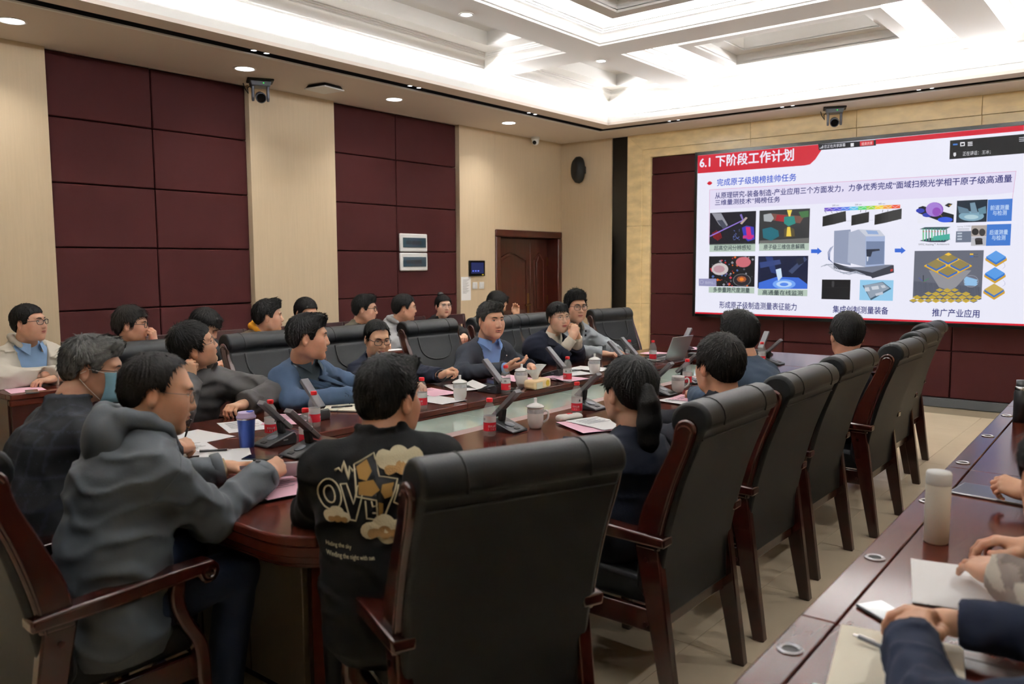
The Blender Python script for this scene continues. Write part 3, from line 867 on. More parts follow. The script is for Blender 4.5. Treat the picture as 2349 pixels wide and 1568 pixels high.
pg([(-4.387,1.333),(-4.367,1.315),(-4.386,1.297),(-4.406,1.315)],(200,50,60),3)
pg([(-4.625,1.482),(-4.615,1.473),(-4.625,1.464),(-4.635,1.473)],(210,70,90),3)
pg([(-4.394,1.436),(-4.383,1.426),(-4.394,1.416),(-4.404,1.426)],(90,90,100),3)
pg([(-4.172,1.459),(-4.158,1.446),(-4.171,1.433),(-4.185,1.446)],(150,150,160),3)
pg([(-4.308,1.342),(-4.292,1.327),(-4.308,1.312),(-4.324,1.327)],(200,50,60),3)
pg([(-4.156,1.313),(-4.14,1.298),(-4.155,1.283),(-4.171,1.298)],(230,110,40),3)
pg([(-4.249,1.547),(-4.235,1.534),(-4.248,1.521),(-4.262,1.534)],(90,90,100),3)
pg([(-4.318,1.404),(-4.309,1.395),(-4.318,1.387),(-4.327,1.395)],(90,90,100),3)
pg([(-4.495,1.62),(-4.481,1.607),(-4.494,1.595),(-4.508,1.607)],(210,70,90),3)
pg([(-4.091,1.634),(-4.073,1.618),(-4.09,1.601),(-4.107,1.618)],(150,150,160),3)
pg([(-4.142,1.654),(-4.13,1.642),(-4.141,1.631),(-4.153,1.642)],(150,150,160),3)
pg([(-4.155,1.648),(-4.14,1.634),(-4.154,1.62),(-4.169,1.634)],(200,50,60),3)
pg([(-4.428,1.454),(-4.413,1.441),(-4.427,1.427),(-4.442,1.44)],(80,110,170),3)
pg([(-4.352,1.302),(-4.341,1.293),(-4.351,1.283),(-4.362,1.292)],(200,50,60),3)
pg([(-4.583,1.478),(-4.562,1.458),(-4.583,1.439),(-4.604,1.458)],(150,150,160),3)
pg([(-4.479,1.572),(-4.463,1.557),(-4.479,1.542),(-4.496,1.557)],(80,110,170),3)
pg([(-4.461,1.324),(-4.441,1.306),(-4.461,1.287),(-4.481,1.305)],(150,150,160),3)
pg([(-4.426,1.349),(-4.414,1.338),(-4.425,1.327),(-4.437,1.338)],(90,90,100),3)
pg([(-4.261,1.633),(-4.24,1.614),(-4.26,1.595),(-4.281,1.614)],(90,90,100),3)
pg([(-4.488,1.439),(-4.471,1.423),(-4.488,1.407),(-4.505,1.423)],(80,110,170),3)
pg([(-4.396,1.568),(-4.386,1.559),(-4.396,1.549),(-4.406,1.559)],(80,110,170),3)
pg([(-4.64,1.516),(-4.625,1.502),(-4.64,1.488),(-4.655,1.502)],(200,50,60),3)
pg([(-4.428,1.447),(-4.42,1.439),(-4.428,1.432),(-4.436,1.439)],(210,70,90),3)
pg([(-4.288,1.499),(-4.271,1.484),(-4.287,1.469),(-4.303,1.484)],(80,110,170),3)
pg([(-4.3,1.563),(-4.286,1.551),(-4.299,1.539),(-4.312,1.551)],(90,90,100),3)
pg([(-4.61,1.426),(-4.588,1.407),(-4.609,1.387),(-4.631,1.407)],(80,110,170),3)
pg([(-4.289,1.558),(-4.274,1.544),(-4.288,1.53),(-4.303,1.544)],(230,110,40),3)
pg([(-4.438,1.55),(-4.426,1.539),(-4.437,1.528),(-4.449,1.539)],(90,90,100),3)
pg([(-4.491,1.374),(-4.483,1.367),(-4.491,1.36),(-4.498,1.367)],(200,50,60),3)
pg([(-4.095,1.415),(-4.087,1.408),(-4.095,1.4),(-4.102,1.408)],(90,90,100),3)
pg([(-4.515,1.37),(-4.505,1.361),(-4.514,1.352),(-4.524,1.361)],(230,110,40),3)
pg([(-4.258,1.425),(-4.25,1.419),(-4.257,1.412),(-4.265,1.419)],(90,90,100),3)
pg([(-4.462,1.549),(-4.443,1.532),(-4.461,1.514),(-4.48,1.532)],(150,150,160),3)
pg([(-4.182,1.315),(-4.175,1.308),(-4.181,1.302),(-4.188,1.308)],(210,70,90),3)
pg([(-4.271,1.346),(-4.259,1.335),(-4.271,1.323),(-4.284,1.334)],(230,110,40),3)
pg([(-4.203,1.657),(-4.182,1.638),(-4.202,1.619),(-4.222,1.638)],(80,110,170),3)
pg([(-4.184,1.36),(-4.176,1.352),(-4.184,1.344),(-4.193,1.352)],(80,110,170),3)
pg([(-4.447,1.36),(-4.44,1.353),(-4.447,1.346),(-4.454,1.353)],(90,90,100),3)
pg([(-4.45,1.615),(-4.439,1.605),(-4.449,1.596),(-4.46,1.605)],(80,110,170),3)
pg([(-4.378,1.433),(-4.367,1.424),(-4.377,1.414),(-4.388,1.423)],(90,90,100),3)
pg([(-4.407,1.328),(-4.398,1.32),(-4.406,1.312),(-4.415,1.32)],(200,50,60),3)
pg([(-4.369,1.367),(-4.354,1.352),(-4.368,1.338),(-4.384,1.352)],(90,90,100),3)
pg([(-4.393,1.328),(-4.372,1.31),(-4.392,1.291),(-4.412,1.309)],(230,110,40),3)
pg([(-4.628,1.503),(-4.61,1.487),(-4.627,1.47),(-4.645,1.487)],(210,70,90),3)
pg([(-4.35,1.558),(-4.339,1.548),(-4.349,1.537),(-4.361,1.548)],(230,110,40),3)
pg([(-4.154,1.364),(-4.134,1.345),(-4.153,1.326),(-4.174,1.345)],(200,50,60),3)
pg([(-4.19,1.652),(-4.17,1.634),(-4.189,1.616),(-4.208,1.634)],(210,70,90),3)
pg([(-4.355,1.598),(-4.335,1.58),(-4.354,1.562),(-4.373,1.58)],(150,150,160),3)
pg([(-4.32,1.662),(-4.302,1.646),(-4.319,1.63),(-4.336,1.646)],(230,110,40),3)
pg([(-4.359,1.571),(-4.353,1.565),(-4.359,1.56),(-4.365,1.566)],(90,90,100),3)
pg([(-4.404,1.328),(-4.389,1.314),(-4.404,1.299),(-4.419,1.313)],(80,110,170),3)
pg([(-4.57,1.313),(-4.555,1.299),(-4.569,1.286),(-4.584,1.299)],(200,50,60),3)
pg([(-4.446,1.594),(-4.431,1.581),(-4.445,1.568),(-4.459,1.581)],(200,50,60),3)
pg([(-4.545,1.384),(-4.524,1.365),(-4.544,1.346),(-4.565,1.365)],(230,110,40),3)
pg([(-4.182,1.661),(-4.167,1.647),(-4.182,1.633),(-4.197,1.647)],(150,150,160),3)
pg([(-4.619,1.564),(-4.609,1.554),(-4.619,1.545),(-4.629,1.555)],(90,90,100),3)
pg([(-4.351,1.643),(-4.341,1.633),(-4.351,1.623),(-4.362,1.633)],(200,50,60),3)
pg([(-4.157,1.381),(-4.151,1.375),(-4.157,1.369),(-4.163,1.375)],(200,50,60),3)
pg([(-4.603,1.316),(-4.583,1.298),(-4.602,1.28),(-4.622,1.298)],(200,50,60),3)
pg([(-4.35,1.483),(-4.342,1.475),(-4.35,1.468),(-4.358,1.475)],(200,50,60),3)
pg([(-4.442,1.432),(-4.427,1.419),(-4.442,1.405),(-4.457,1.418)],(80,110,170),3)
pg([(-4.405,1.501),(-4.411,1.475),(-4.43,1.452),(-4.46,1.435),(-4.496,1.425),(-4.535,1.425),(-4.573,1.434),(-4.603,1.451),(-4.624,1.474),(-4.631,1.5),(-4.625,1.527),(-4.605,1.549),(-4.575,1.566),(-4.539,1.575),(-4.499,1.575),(-4.463,1.566),(-4.432,1.549),(-4.413,1.526)],(206,196,196),4)
pg([(-4.113,1.586),(-4.119,1.564),(-4.135,1.545),(-4.16,1.531),(-4.192,1.523),(-4.226,1.523),(-4.258,1.531),(-4.284,1.545),(-4.302,1.564),(-4.308,1.586),(-4.303,1.608),(-4.286,1.628),(-4.26,1.642),(-4.229,1.649),(-4.195,1.649),(-4.163,1.641),(-4.137,1.627),(-4.12,1.607)],(206,110,120),4)
pg([(-4.108,1.366),(-4.114,1.34),(-4.134,1.316),(-4.164,1.298),(-4.202,1.288),(-4.242,1.288),(-4.28,1.296),(-4.312,1.314),(-4.333,1.337),(-4.341,1.364),(-4.334,1.391),(-4.315,1.415),(-4.284,1.433),(-4.246,1.442),(-4.205,1.443),(-4.167,1.433),(-4.136,1.416),(-4.115,1.393)],(120,124,130),4)
pg([(-4.115,1.366),(-4.121,1.341),(-4.139,1.319),(-4.168,1.303),(-4.203,1.293),(-4.241,1.293),(-4.277,1.301),(-4.306,1.317),(-4.326,1.339),(-4.333,1.364),(-4.327,1.389),(-4.309,1.412),(-4.28,1.428),(-4.244,1.437),(-4.206,1.437),(-4.171,1.429),(-4.142,1.413),(-4.122,1.391)],(40,34,40),5)
pg([(-4.164,1.376),(-4.182,1.349),(-4.227,1.337),(-4.272,1.348),(-4.292,1.375),(-4.274,1.403),(-4.229,1.415),(-4.183,1.404)],(160,90,60),6)
pg([(-4.198,1.376),(-4.206,1.361),(-4.227,1.354),(-4.249,1.361),(-4.258,1.376),(-4.249,1.391),(-4.228,1.397),(-4.207,1.391)],(240,140,40),7)
pg([(-4.451,1.5),(-4.469,1.47),(-4.515,1.454),(-4.567,1.459),(-4.602,1.484),(-4.603,1.517),(-4.569,1.541),(-4.517,1.547),(-4.47,1.531)],(190,150,160),5)
pg([(-4.006,1.336),(-3.782,1.408),(-3.52,1.401),(-3.415,1.325),(-3.415,1.269),(-4.009,1.261)],(60,110,220),3)
pg([(-3.552,1.324),(-3.56,1.304),(-3.583,1.286),(-3.62,1.272),(-3.665,1.264),(-3.714,1.264),(-3.761,1.27),(-3.799,1.282),(-3.824,1.3),(-3.833,1.32),(-3.825,1.34),(-3.801,1.358),(-3.763,1.372),(-3.717,1.379),(-3.669,1.38),(-3.623,1.373),(-3.585,1.361),(-3.561,1.343)],(120,170,250),4)
pg([(-3.597,1.323),(-3.602,1.31),(-3.618,1.298),(-3.643,1.29),(-3.674,1.285),(-3.707,1.284),(-3.738,1.288),(-3.764,1.296),(-3.781,1.308),(-3.787,1.321),(-3.782,1.334),(-3.765,1.345),(-3.74,1.354),(-3.709,1.359),(-3.676,1.359),(-3.645,1.355),(-3.62,1.347),(-3.603,1.336)],(190,220,255),5)
pg([(-3.639,1.319),(-3.642,1.312),(-3.651,1.306),(-3.664,1.301),(-3.682,1.298),(-3.7,1.298),(-3.717,1.3),(-3.731,1.304),(-3.741,1.311),(-3.744,1.318),(-3.741,1.325),(-3.732,1.331),(-3.718,1.336),(-3.701,1.339),(-3.683,1.339),(-3.665,1.337),(-3.651,1.332),(-3.642,1.326)],(90,140,240),6)
pg([(-3.932,1.651),(-3.842,1.65),(-3.783,1.442),(-3.855,1.459)],(40,60,120),4)
pg([(-4.003,1.582),(-3.752,1.615),(-3.733,1.563),(-3.992,1.511)],(50,70,130),5)
pg([(-3.799,1.494),(-3.735,1.512),(-3.718,1.408),(-3.763,1.356),(-3.783,1.425)],(210,230,250),6)
pg([(-3.643,1.477),(-3.459,1.647),(-3.424,1.613),(-3.599,1.443)],(60,74,110),4)
pg([(-3.56,1.614),(-3.476,1.647),(-3.457,1.579),(-3.524,1.546)],(30,36,56),5)
tx('形成原子级制造测量表征能力',-4.515,1.017,0.982,0.08,(38,42,120),1,3)
pg([(-3.383,1.732),(-3.31,1.731),(-3.31,1.751),(-3.256,1.707),(-3.308,1.668),(-3.308,1.686),(-3.382,1.687)],(58,110,220),2)
pg([(-2.467,1.727),(-2.402,1.726),(-2.403,1.745),(-2.354,1.704),(-2.4,1.666),(-2.4,1.684),(-2.465,1.685)],(58,110,220),2)
pg([(-3.245,2.204),(-3.15,2.204),(-3.148,2.164),(-3.244,2.164)],(110,80,200),2)
pg([(-3.15,2.204),(-3.056,2.204),(-3.054,2.164),(-3.148,2.164)],(90,90,220),2)
pg([(-3.056,2.204),(-2.963,2.204),(-2.962,2.164),(-3.054,2.164)],(80,130,240),2)
pg([(-2.963,2.204),(-2.871,2.203),(-2.87,2.164),(-2.962,2.164)],(90,200,240),2)
pg([(-2.871,2.203),(-2.781,2.203),(-2.779,2.164),(-2.87,2.164)],(90,220,120),2)
pg([(-2.781,2.203),(-2.691,2.203),(-2.69,2.164),(-2.779,2.164)],(160,220,60),2)
pg([(-2.691,2.203),(-2.603,2.203),(-2.601,2.164),(-2.69,2.164)],(250,220,60),2)
pg([(-2.603,2.203),(-2.516,2.203),(-2.514,2.164),(-2.601,2.164)],(250,170,50),2)
pg([(-2.516,2.203),(-2.429,2.202),(-2.428,2.164),(-2.514,2.164)],(245,90,50),2)
pg([(-3.244,2.188),(-3.231,2.179),(-3.231,2.175),(-3.244,2.184)],(244,240,255),3)
pg([(-3.231,2.179),(-3.218,2.179),(-3.218,2.175),(-3.231,2.175)],(244,240,255),3)
pg([(-3.218,2.179),(-3.205,2.188),(-3.205,2.184),(-3.218,2.175)],(244,240,255),3)
pg([(-3.205,2.188),(-3.192,2.197),(-3.192,2.193),(-3.205,2.184)],(244,240,255),3)
pg([(-3.192,2.197),(-3.179,2.196),(-3.179,2.192),(-3.192,2.193)],(244,240,255),3)
pg([(-3.179,2.196),(-3.166,2.188),(-3.166,2.184),(-3.179,2.192)],(244,240,255),3)
pg([(-3.166,2.188),(-3.153,2.179),(-3.153,2.175),(-3.166,2.184)],(244,240,255),3)
pg([(-3.153,2.179),(-3.14,2.179),(-3.14,2.176),(-3.153,2.175)],(244,240,255),3)
pg([(-3.14,2.179),(-3.127,2.188),(-3.127,2.184),(-3.14,2.176)],(244,240,255),3)
pg([(-3.127,2.188),(-3.114,2.196),(-3.114,2.193),(-3.127,2.184)],(244,240,255),3)
pg([(-3.114,2.196),(-3.101,2.196),(-3.101,2.192),(-3.114,2.193)],(244,240,255),3)
pg([(-3.101,2.196),(-3.088,2.187),(-3.088,2.184),(-3.101,2.192)],(244,240,255),3)
pg([(-3.088,2.187),(-3.075,2.179),(-3.075,2.175),(-3.088,2.184)],(244,240,255),3)
pg([(-3.075,2.179),(-3.062,2.179),(-3.062,2.176),(-3.075,2.175)],(244,240,255),3)
pg([(-3.062,2.179),(-3.05,2.188),(-3.05,2.184),(-3.062,2.176)],(244,240,255),3)
pg([(-3.05,2.188),(-3.037,2.196),(-3.037,2.192),(-3.05,2.184)],(244,240,255),3)
pg([(-3.037,2.196),(-3.024,2.196),(-3.024,2.192),(-3.037,2.192)],(244,240,255),3)
pg([(-3.024,2.196),(-3.011,2.187),(-3.011,2.183),(-3.024,2.192)],(244,240,255),3)
pg([(-3.011,2.187),(-2.998,2.179),(-2.998,2.175),(-3.011,2.183)],(244,240,255),3)
pg([(-2.998,2.179),(-2.986,2.179),(-2.986,2.176),(-2.998,2.175)],(244,240,255),3)
pg([(-2.986,2.179),(-2.973,2.188),(-2.973,2.184),(-2.986,2.176)],(244,240,255),3)
pg([(-2.973,2.188),(-2.961,2.196),(-2.961,2.192),(-2.973,2.184)],(244,240,255),3)
pg([(-2.961,2.196),(-2.948,2.196),(-2.948,2.192),(-2.961,2.192)],(244,240,255),3)
pg([(-2.948,2.196),(-2.935,2.187),(-2.935,2.183),(-2.948,2.192)],(244,240,255),3)
pg([(-2.935,2.187),(-2.922,2.179),(-2.922,2.175),(-2.935,2.183)],(244,240,255),3)
pg([(-2.922,2.179),(-2.91,2.18),(-2.91,2.176),(-2.922,2.175)],(244,240,255),3)
pg([(-2.91,2.18),(-2.898,2.188),(-2.898,2.184),(-2.91,2.176)],(244,240,255),3)
pg([(-2.898,2.188),(-2.885,2.196),(-2.885,2.192),(-2.898,2.184)],(244,240,255),3)
pg([(-2.885,2.196),(-2.873,2.195),(-2.873,2.192),(-2.885,2.192)],(244,240,255),3)
pg([(-2.873,2.195),(-2.86,2.187),(-2.86,2.183),(-2.873,2.192)],(244,240,255),3)
pg([(-2.86,2.187),(-2.847,2.179),(-2.847,2.175),(-2.86,2.183)],(244,240,255),3)
pg([(-2.847,2.179),(-2.835,2.18),(-2.835,2.176),(-2.847,2.175)],(244,240,255),3)
pg([(-2.835,2.18),(-2.823,2.188),(-2.823,2.184),(-2.835,2.176)],(244,240,255),3)
pg([(-2.823,2.188),(-2.811,2.196),(-2.81,2.192),(-2.823,2.184)],(244,240,255),3)
pg([(-2.811,2.196),(-2.798,2.195),(-2.798,2.191),(-2.81,2.192)],(244,240,255),3)
pg([(-2.798,2.195),(-2.785,2.186),(-2.785,2.183),(-2.798,2.191)],(244,240,255),3)
pg([(-2.785,2.186),(-2.773,2.179),(-2.773,2.175),(-2.785,2.183)],(244,240,255),3)
pg([(-2.773,2.179),(-2.761,2.18),(-2.76,2.176),(-2.773,2.175)],(244,240,255),3)
pg([(-2.761,2.18),(-2.749,2.188),(-2.748,2.184),(-2.76,2.176)],(244,240,255),3)
pg([(-2.749,2.188),(-2.737,2.196),(-2.736,2.192),(-2.748,2.184)],(244,240,255),3)
pg([(-2.737,2.196),(-2.724,2.195),(-2.724,2.191),(-2.736,2.192)],(244,240,255),3)
pg([(-2.724,2.195),(-2.712,2.186),(-2.712,2.182),(-2.724,2.191)],(244,240,255),3)
pg([(-2.712,2.186),(-2.699,2.178),(-2.699,2.175),(-2.712,2.182)],(244,240,255),3)
pg([(-2.699,2.178),(-2.687,2.18),(-2.687,2.176),(-2.699,2.175)],(244,240,255),3)
pg([(-2.687,2.18),(-2.675,2.188),(-2.675,2.185),(-2.687,2.176)],(244,240,255),3)
pg([(-2.675,2.188),(-2.663,2.196),(-2.663,2.192),(-2.675,2.185)],(244,240,255),3)
pg([(-2.663,2.196),(-2.651,2.195),(-2.651,2.191),(-2.663,2.192)],(244,240,255),3)
pg([(-2.651,2.195),(-2.639,2.186),(-2.638,2.182),(-2.651,2.191)],(244,240,255),3)
pg([(-2.639,2.186),(-2.626,2.178),(-2.626,2.174),(-2.638,2.182)],(244,240,255),3)
pg([(-2.626,2.178),(-2.614,2.18),(-2.614,2.176),(-2.626,2.174)],(244,240,255),3)
pg([(-2.614,2.18),(-2.602,2.188),(-2.602,2.185),(-2.614,2.176)],(244,240,255),3)
pg([(-2.602,2.188),(-2.591,2.196),(-2.591,2.192),(-2.602,2.185)],(244,240,255),3)
pg([(-2.591,2.196),(-2.579,2.194),(-2.578,2.191),(-2.591,2.192)],(244,240,255),3)
pg([(-2.579,2.194),(-2.566,2.186),(-2.566,2.182),(-2.578,2.191)],(244,240,255),3)
pg([(-2.566,2.186),(-2.554,2.178),(-2.554,2.174),(-2.566,2.182)],(244,240,255),3)
pg([(-2.554,2.178),(-2.542,2.18),(-2.542,2.176),(-2.554,2.174)],(244,240,255),3)
pg([(-2.542,2.18),(-2.531,2.188),(-2.53,2.185),(-2.542,2.176)],(244,240,255),3)
pg([(-2.531,2.188),(-2.519,2.196),(-2.519,2.192),(-2.53,2.185)],(244,240,255),3)
pg([(-2.519,2.196),(-2.507,2.194),(-2.507,2.19),(-2.519,2.192)],(244,240,255),3)
pg([(-2.507,2.194),(-2.495,2.185),(-2.495,2.182),(-2.507,2.19)],(244,240,255),3)
pg([(-2.495,2.185),(-2.483,2.178),(-2.482,2.174),(-2.495,2.182)],(244,240,255),3)
pg([(-2.483,2.178),(-2.471,2.18),(-2.471,2.176),(-2.482,2.174)],(244,240,255),3)
pg([(-2.471,2.18),(-2.459,2.188),(-2.459,2.185),(-2.471,2.176)],(244,240,255),3)
pg([(-2.459,2.188),(-2.448,2.196),(-2.448,2.192),(-2.459,2.185)],(244,240,255),3)
pg([(-2.448,2.196),(-2.436,2.194),(-2.436,2.19),(-2.448,2.192)],(244,240,255),3)
tx('200 nm',-3.157,2.218,0.074,0.018,(90,90,110),0,3)
tx('300 nm',-2.905,2.215,0.072,0.018,(90,90,110),0,3)
tx('400 nm',-2.655,2.213,0.07,0.017,(90,90,110),0,3)
pg([(-3.26,2.107),(-3.117,2.135),(-3.11,2.016),(-3.26,1.991)],(26,26,26),3)
pg([(-3.221,2.116),(-3.079,2.143),(-3.072,2.025),(-3.22,2)],(34,34,34),4)
pg([(-3.182,2.124),(-3.041,2.151),(-3.033,2.033),(-3.181,2.009)],(42,42,42),5)
pg([(-3.143,2.132),(-3.003,2.159),(-2.995,2.042),(-3.143,2.017)],(50,50,50),6)
pg([(-2.939,2.105),(-2.796,2.131),(-2.795,2.015),(-2.938,1.991)],(26,26,26),3)
pg([(-2.892,2.112),(-2.75,2.139),(-2.749,2.024),(-2.891,1.999)],(34,34,34),4)
pg([(-2.69,2.102),(-2.552,2.128),(-2.551,2.015),(-2.689,1.991)],(26,26,26),3)
pg([(-2.654,2.11),(-2.517,2.136),(-2.515,2.023),(-2.653,1.999)],(34,34,34),4)
pg([(-2.618,2.119),(-2.481,2.144),(-2.48,2.031),(-2.617,2.008)],(42,42,42),5)
pg([(-2.582,2.127),(-2.446,2.152),(-2.445,2.039),(-2.581,2.016)],(50,50,50),6)
pg([(-2.546,2.134),(-2.411,2.16),(-2.41,2.047),(-2.545,2.024)],(58,58,58),7)
pg([(-3.223,2.142),(-3.218,2.142),(-3.234,2.166),(-3.239,2.166)],(60,60,70),3)
pg([(-3.155,2.139),(-3.15,2.139),(-3.165,2.163),(-3.17,2.163)],(60,60,70),3)
pg([(-3.093,2.137),(-3.088,2.137),(-3.104,2.16),(-3.108,2.16)],(60,60,70),3)
pg([(-3.045,2.135),(-3.04,2.135),(-3.055,2.158),(-3.06,2.158)],(60,60,70),3)
pg([(-2.846,2.136),(-2.841,2.136),(-2.837,2.165),(-2.842,2.165)],(60,60,70),3)
pg([(-2.79,2.134),(-2.785,2.134),(-2.782,2.162),(-2.786,2.163)],(60,60,70),3)
pg([(-2.612,2.127),(-2.608,2.126),(-2.604,2.155),(-2.609,2.155)],(60,60,70),3)
pg([(-2.558,2.124),(-2.554,2.124),(-2.55,2.152),(-2.555,2.153)],(60,60,70),3)
pg([(-2.504,2.122),(-2.5,2.122),(-2.496,2.15),(-2.501,2.15)],(60,60,70),3)
pg([(-2.442,2.119),(-2.437,2.119),(-2.434,2.147),(-2.439,2.147)],(60,60,70),3)
tx('…',-2.986,2.042,0.04,0.023,(60,60,80),0,3)
tx('…',-2.74,2.042,0.035,0.022,(60,60,80),0,3)
pg([(-3.125,1.938),(-2.943,1.949),(-2.929,1.544),(-3.12,1.578)],(150,160,186),3)
pg([(-2.942,1.92),(-2.856,1.947),(-2.776,1.867),(-2.768,1.525),(-2.965,1.577),(-2.962,1.933)],(176,184,206),4)
pg([(-2.856,1.947),(-2.632,1.934),(-2.573,1.865),(-2.776,1.867)],(206,210,224),4)
pg([(-2.778,1.935),(-2.66,1.925),(-2.638,1.886),(-2.753,1.892)],(150,176,220),5)
pg([(-2.776,1.867),(-2.573,1.865),(-2.567,1.541),(-2.768,1.525)],(170,186,222),4)
pg([(-2.769,1.812),(-2.576,1.808),(-2.573,1.56),(-2.76,1.547)],(120,136,170),5)
pg([(-2.766,1.722),(-2.625,1.726),(-2.621,1.707),(-2.7,1.695),(-2.714,1.641),(-2.757,1.638)],(50,56,72),6)
pg([(-2.757,1.641),(-2.738,1.641),(-2.743,1.589),(-2.752,1.589)],(220,226,240),7)
pg([(-3.12,1.578),(-3.009,1.541),(-2.767,1.487),(-2.471,1.547),(-2.465,1.464),(-2.69,1.399),(-2.706,1.418),(-3.118,1.512)],(58,62,74),3)
pg([(-2.772,1.525),(-2.57,1.55),(-2.474,1.55),(-2.692,1.463),(-3.009,1.525)],(120,126,144),4)
pg([(-2.503,1.499),(-2.478,1.506),(-2.477,1.48),(-2.502,1.474)],(200,60,50),5)
pg([(-3.133,1.768),(-3.128,1.768),(-3.162,1.694),(-3.166,1.694)],(90,110,160),3)
pg([(-3.166,1.694),(-3.162,1.694),(-3.162,1.611),(-3.167,1.611)],(90,110,160),3)
pg([(-3.167,1.611),(-3.162,1.611),(-3.112,1.561),(-3.116,1.561)],(90,110,160),3)
pg([(-3.142,1.762),(-3.138,1.762),(-3.17,1.694),(-3.175,1.694)],(90,110,160),3)
pg([(-3.175,1.694),(-3.17,1.694),(-3.167,1.611),(-3.172,1.611)],(90,110,160),3)
pg([(-3.172,1.611),(-3.167,1.611),(-3.112,1.561),(-3.116,1.561)],(90,110,160),3)
pg([(-3.152,1.755),(-3.147,1.755),(-3.178,1.694),(-3.183,1.695)],(90,110,160),3)
pg([(-3.183,1.695),(-3.178,1.694),(-3.172,1.611),(-3.177,1.611)],(90,110,160),3)
pg([(-3.177,1.611),(-3.172,1.611),(-3.112,1.561),(-3.116,1.561)],(90,110,160),3)
pg([(-3.162,1.749),(-3.157,1.749),(-3.186,1.695),(-3.191,1.695)],(90,110,160),3)
pg([(-3.191,1.695),(-3.186,1.695),(-3.177,1.611),(-3.182,1.611)],(90,110,160),3)
pg([(-3.182,1.611),(-3.177,1.611),(-3.112,1.561),(-3.116,1.561)],(90,110,160),3)
pg([(-3.263,1.532),(-3.263,1.523),(-3.196,1.553),(-3.197,1.562)],(170,176,192),5)
pg([(-3.197,1.562),(-3.196,1.553),(-3.104,1.484),(-3.104,1.492)],(170,176,192),5)
pg([(-3.104,1.492),(-3.104,1.484),(-2.942,1.435),(-2.942,1.443)],(170,176,192),5)
pg([(-2.942,1.443),(-2.942,1.435),(-2.848,1.468),(-2.848,1.476)],(170,176,192),5)
pg([(-3.227,1.542),(-3.227,1.533),(-3.173,1.553),(-3.174,1.562)],(170,176,192),5)
pg([(-3.174,1.562),(-3.173,1.553),(-3.071,1.47),(-3.072,1.479)],(170,176,192),5)
pg([(-3.072,1.479),(-3.071,1.47),(-2.917,1.448),(-2.917,1.456)],(170,176,192),5)
pg([(-2.917,1.456),(-2.917,1.448),(-2.819,1.455),(-2.819,1.463)],(170,176,192),5)
pg([(-3.191,1.552),(-3.191,1.543),(-3.15,1.553),(-3.151,1.562)],(170,176,192),5)
pg([(-3.151,1.562),(-3.15,1.553),(-3.038,1.457),(-3.039,1.465)],(170,176,192),5)
pg([(-3.039,1.465),(-3.038,1.457),(-2.892,1.461),(-2.892,1.469)],(170,176,192),5)
pg([(-2.892,1.469),(-2.892,1.461),(-2.79,1.442),(-2.791,1.45)],(170,176,192),5)
pg([(-3.156,1.562),(-3.155,1.553),(-3.128,1.553),(-3.128,1.561)],(170,176,192),5)
pg([(-3.128,1.561),(-3.128,1.553),(-3.006,1.444),(-3.006,1.452)],(170,176,192),5)
pg([(-3.006,1.452),(-3.006,1.444),(-2.867,1.474),(-2.867,1.482)],(170,176,192),5)
pg([(-2.867,1.482),(-2.867,1.474),(-2.762,1.429),(-2.762,1.437)],(170,176,192),5)
sq(-3.245,1.381,-2.924,1.154,(20,20,24),2)
sq(-3.133,1.365,-3.105,1.296,(64,64,66),3)
sq(-3.229,1.294,-2.945,1.288,(36,36,38),3)
sq(-2.821,1.38,-2.466,1.152,(150,206,240),2)
pg([(-2.792,1.317),(-2.578,1.361),(-2.485,1.286),(-2.696,1.153)],(60,90,110),3)
pg([(-2.78,1.32),(-2.581,1.355),(-2.503,1.292),(-2.703,1.172)],(150,164,180),4)
pg([(-2.699,1.305),(-2.625,1.319),(-2.612,1.28),(-2.685,1.27)],(210,216,226),5)
pg([(-2.77,1.294),(-2.725,1.301),(-2.708,1.256),(-2.759,1.249)],(206,212,222),5)
pg([(-2.601,1.319),(-2.559,1.326),(-2.54,1.298),(-2.582,1.291)],(206,212,222),5)
pg([(-2.653,1.228),(-2.574,1.252),(-2.567,1.223),(-2.643,1.202)],(200,206,218),5)
tx('集成创制测量装备',-3.112,1.007,0.604,0.077,(38,42,120),1,3)
sq(-2.248,2.207,-1.892,1.994,(238,238,250),2)
pg([(-2.244,2.164),(-2.201,2.177),(-1.898,2.073),(-1.897,1.994),(-1.997,1.996),(-2.243,2.102)],(20,22,30),3)
pg([(-2.182,2.127),(-2.184,2.119),(-2.191,2.112),(-2.202,2.107),(-2.216,2.104),(-2.231,2.105),(-2.245,2.108),(-2.257,2.114),(-2.265,2.122),(-2.268,2.131),(-2.265,2.139),(-2.258,2.146),(-2.247,2.151),(-2.233,2.153),(-2.218,2.153),(-2.204,2.149),(-2.192,2.143),(-2.184,2.135)],(40,60,180),4)
pg([(-2.106,2.078),(-2.109,2.07),(-2.117,2.064),(-2.129,2.059),(-2.145,2.057),(-2.162,2.057),(-2.177,2.061),(-2.191,2.066),(-2.199,2.074),(-2.203,2.082),(-2.2,2.09),(-2.192,2.096),(-2.179,2.101),(-2.163,2.103),(-2.147,2.102),(-2.131,2.099),(-2.118,2.093),(-2.109,2.086)],(40,60,180),4)
pg([(-1.907,2.02),(-1.911,2.01),(-1.923,2.002),(-1.941,1.997),(-1.965,1.994),(-1.99,1.995),(-2.013,1.999),(-2.033,2.006),(-2.046,2.015),(-2.051,2.025),(-2.047,2.035),(-2.034,2.043),(-2.015,2.049),(-1.992,2.052),(-1.967,2.051),(-1.943,2.046),(-1.924,2.039),(-1.911,2.03)],(50,90,230),4)
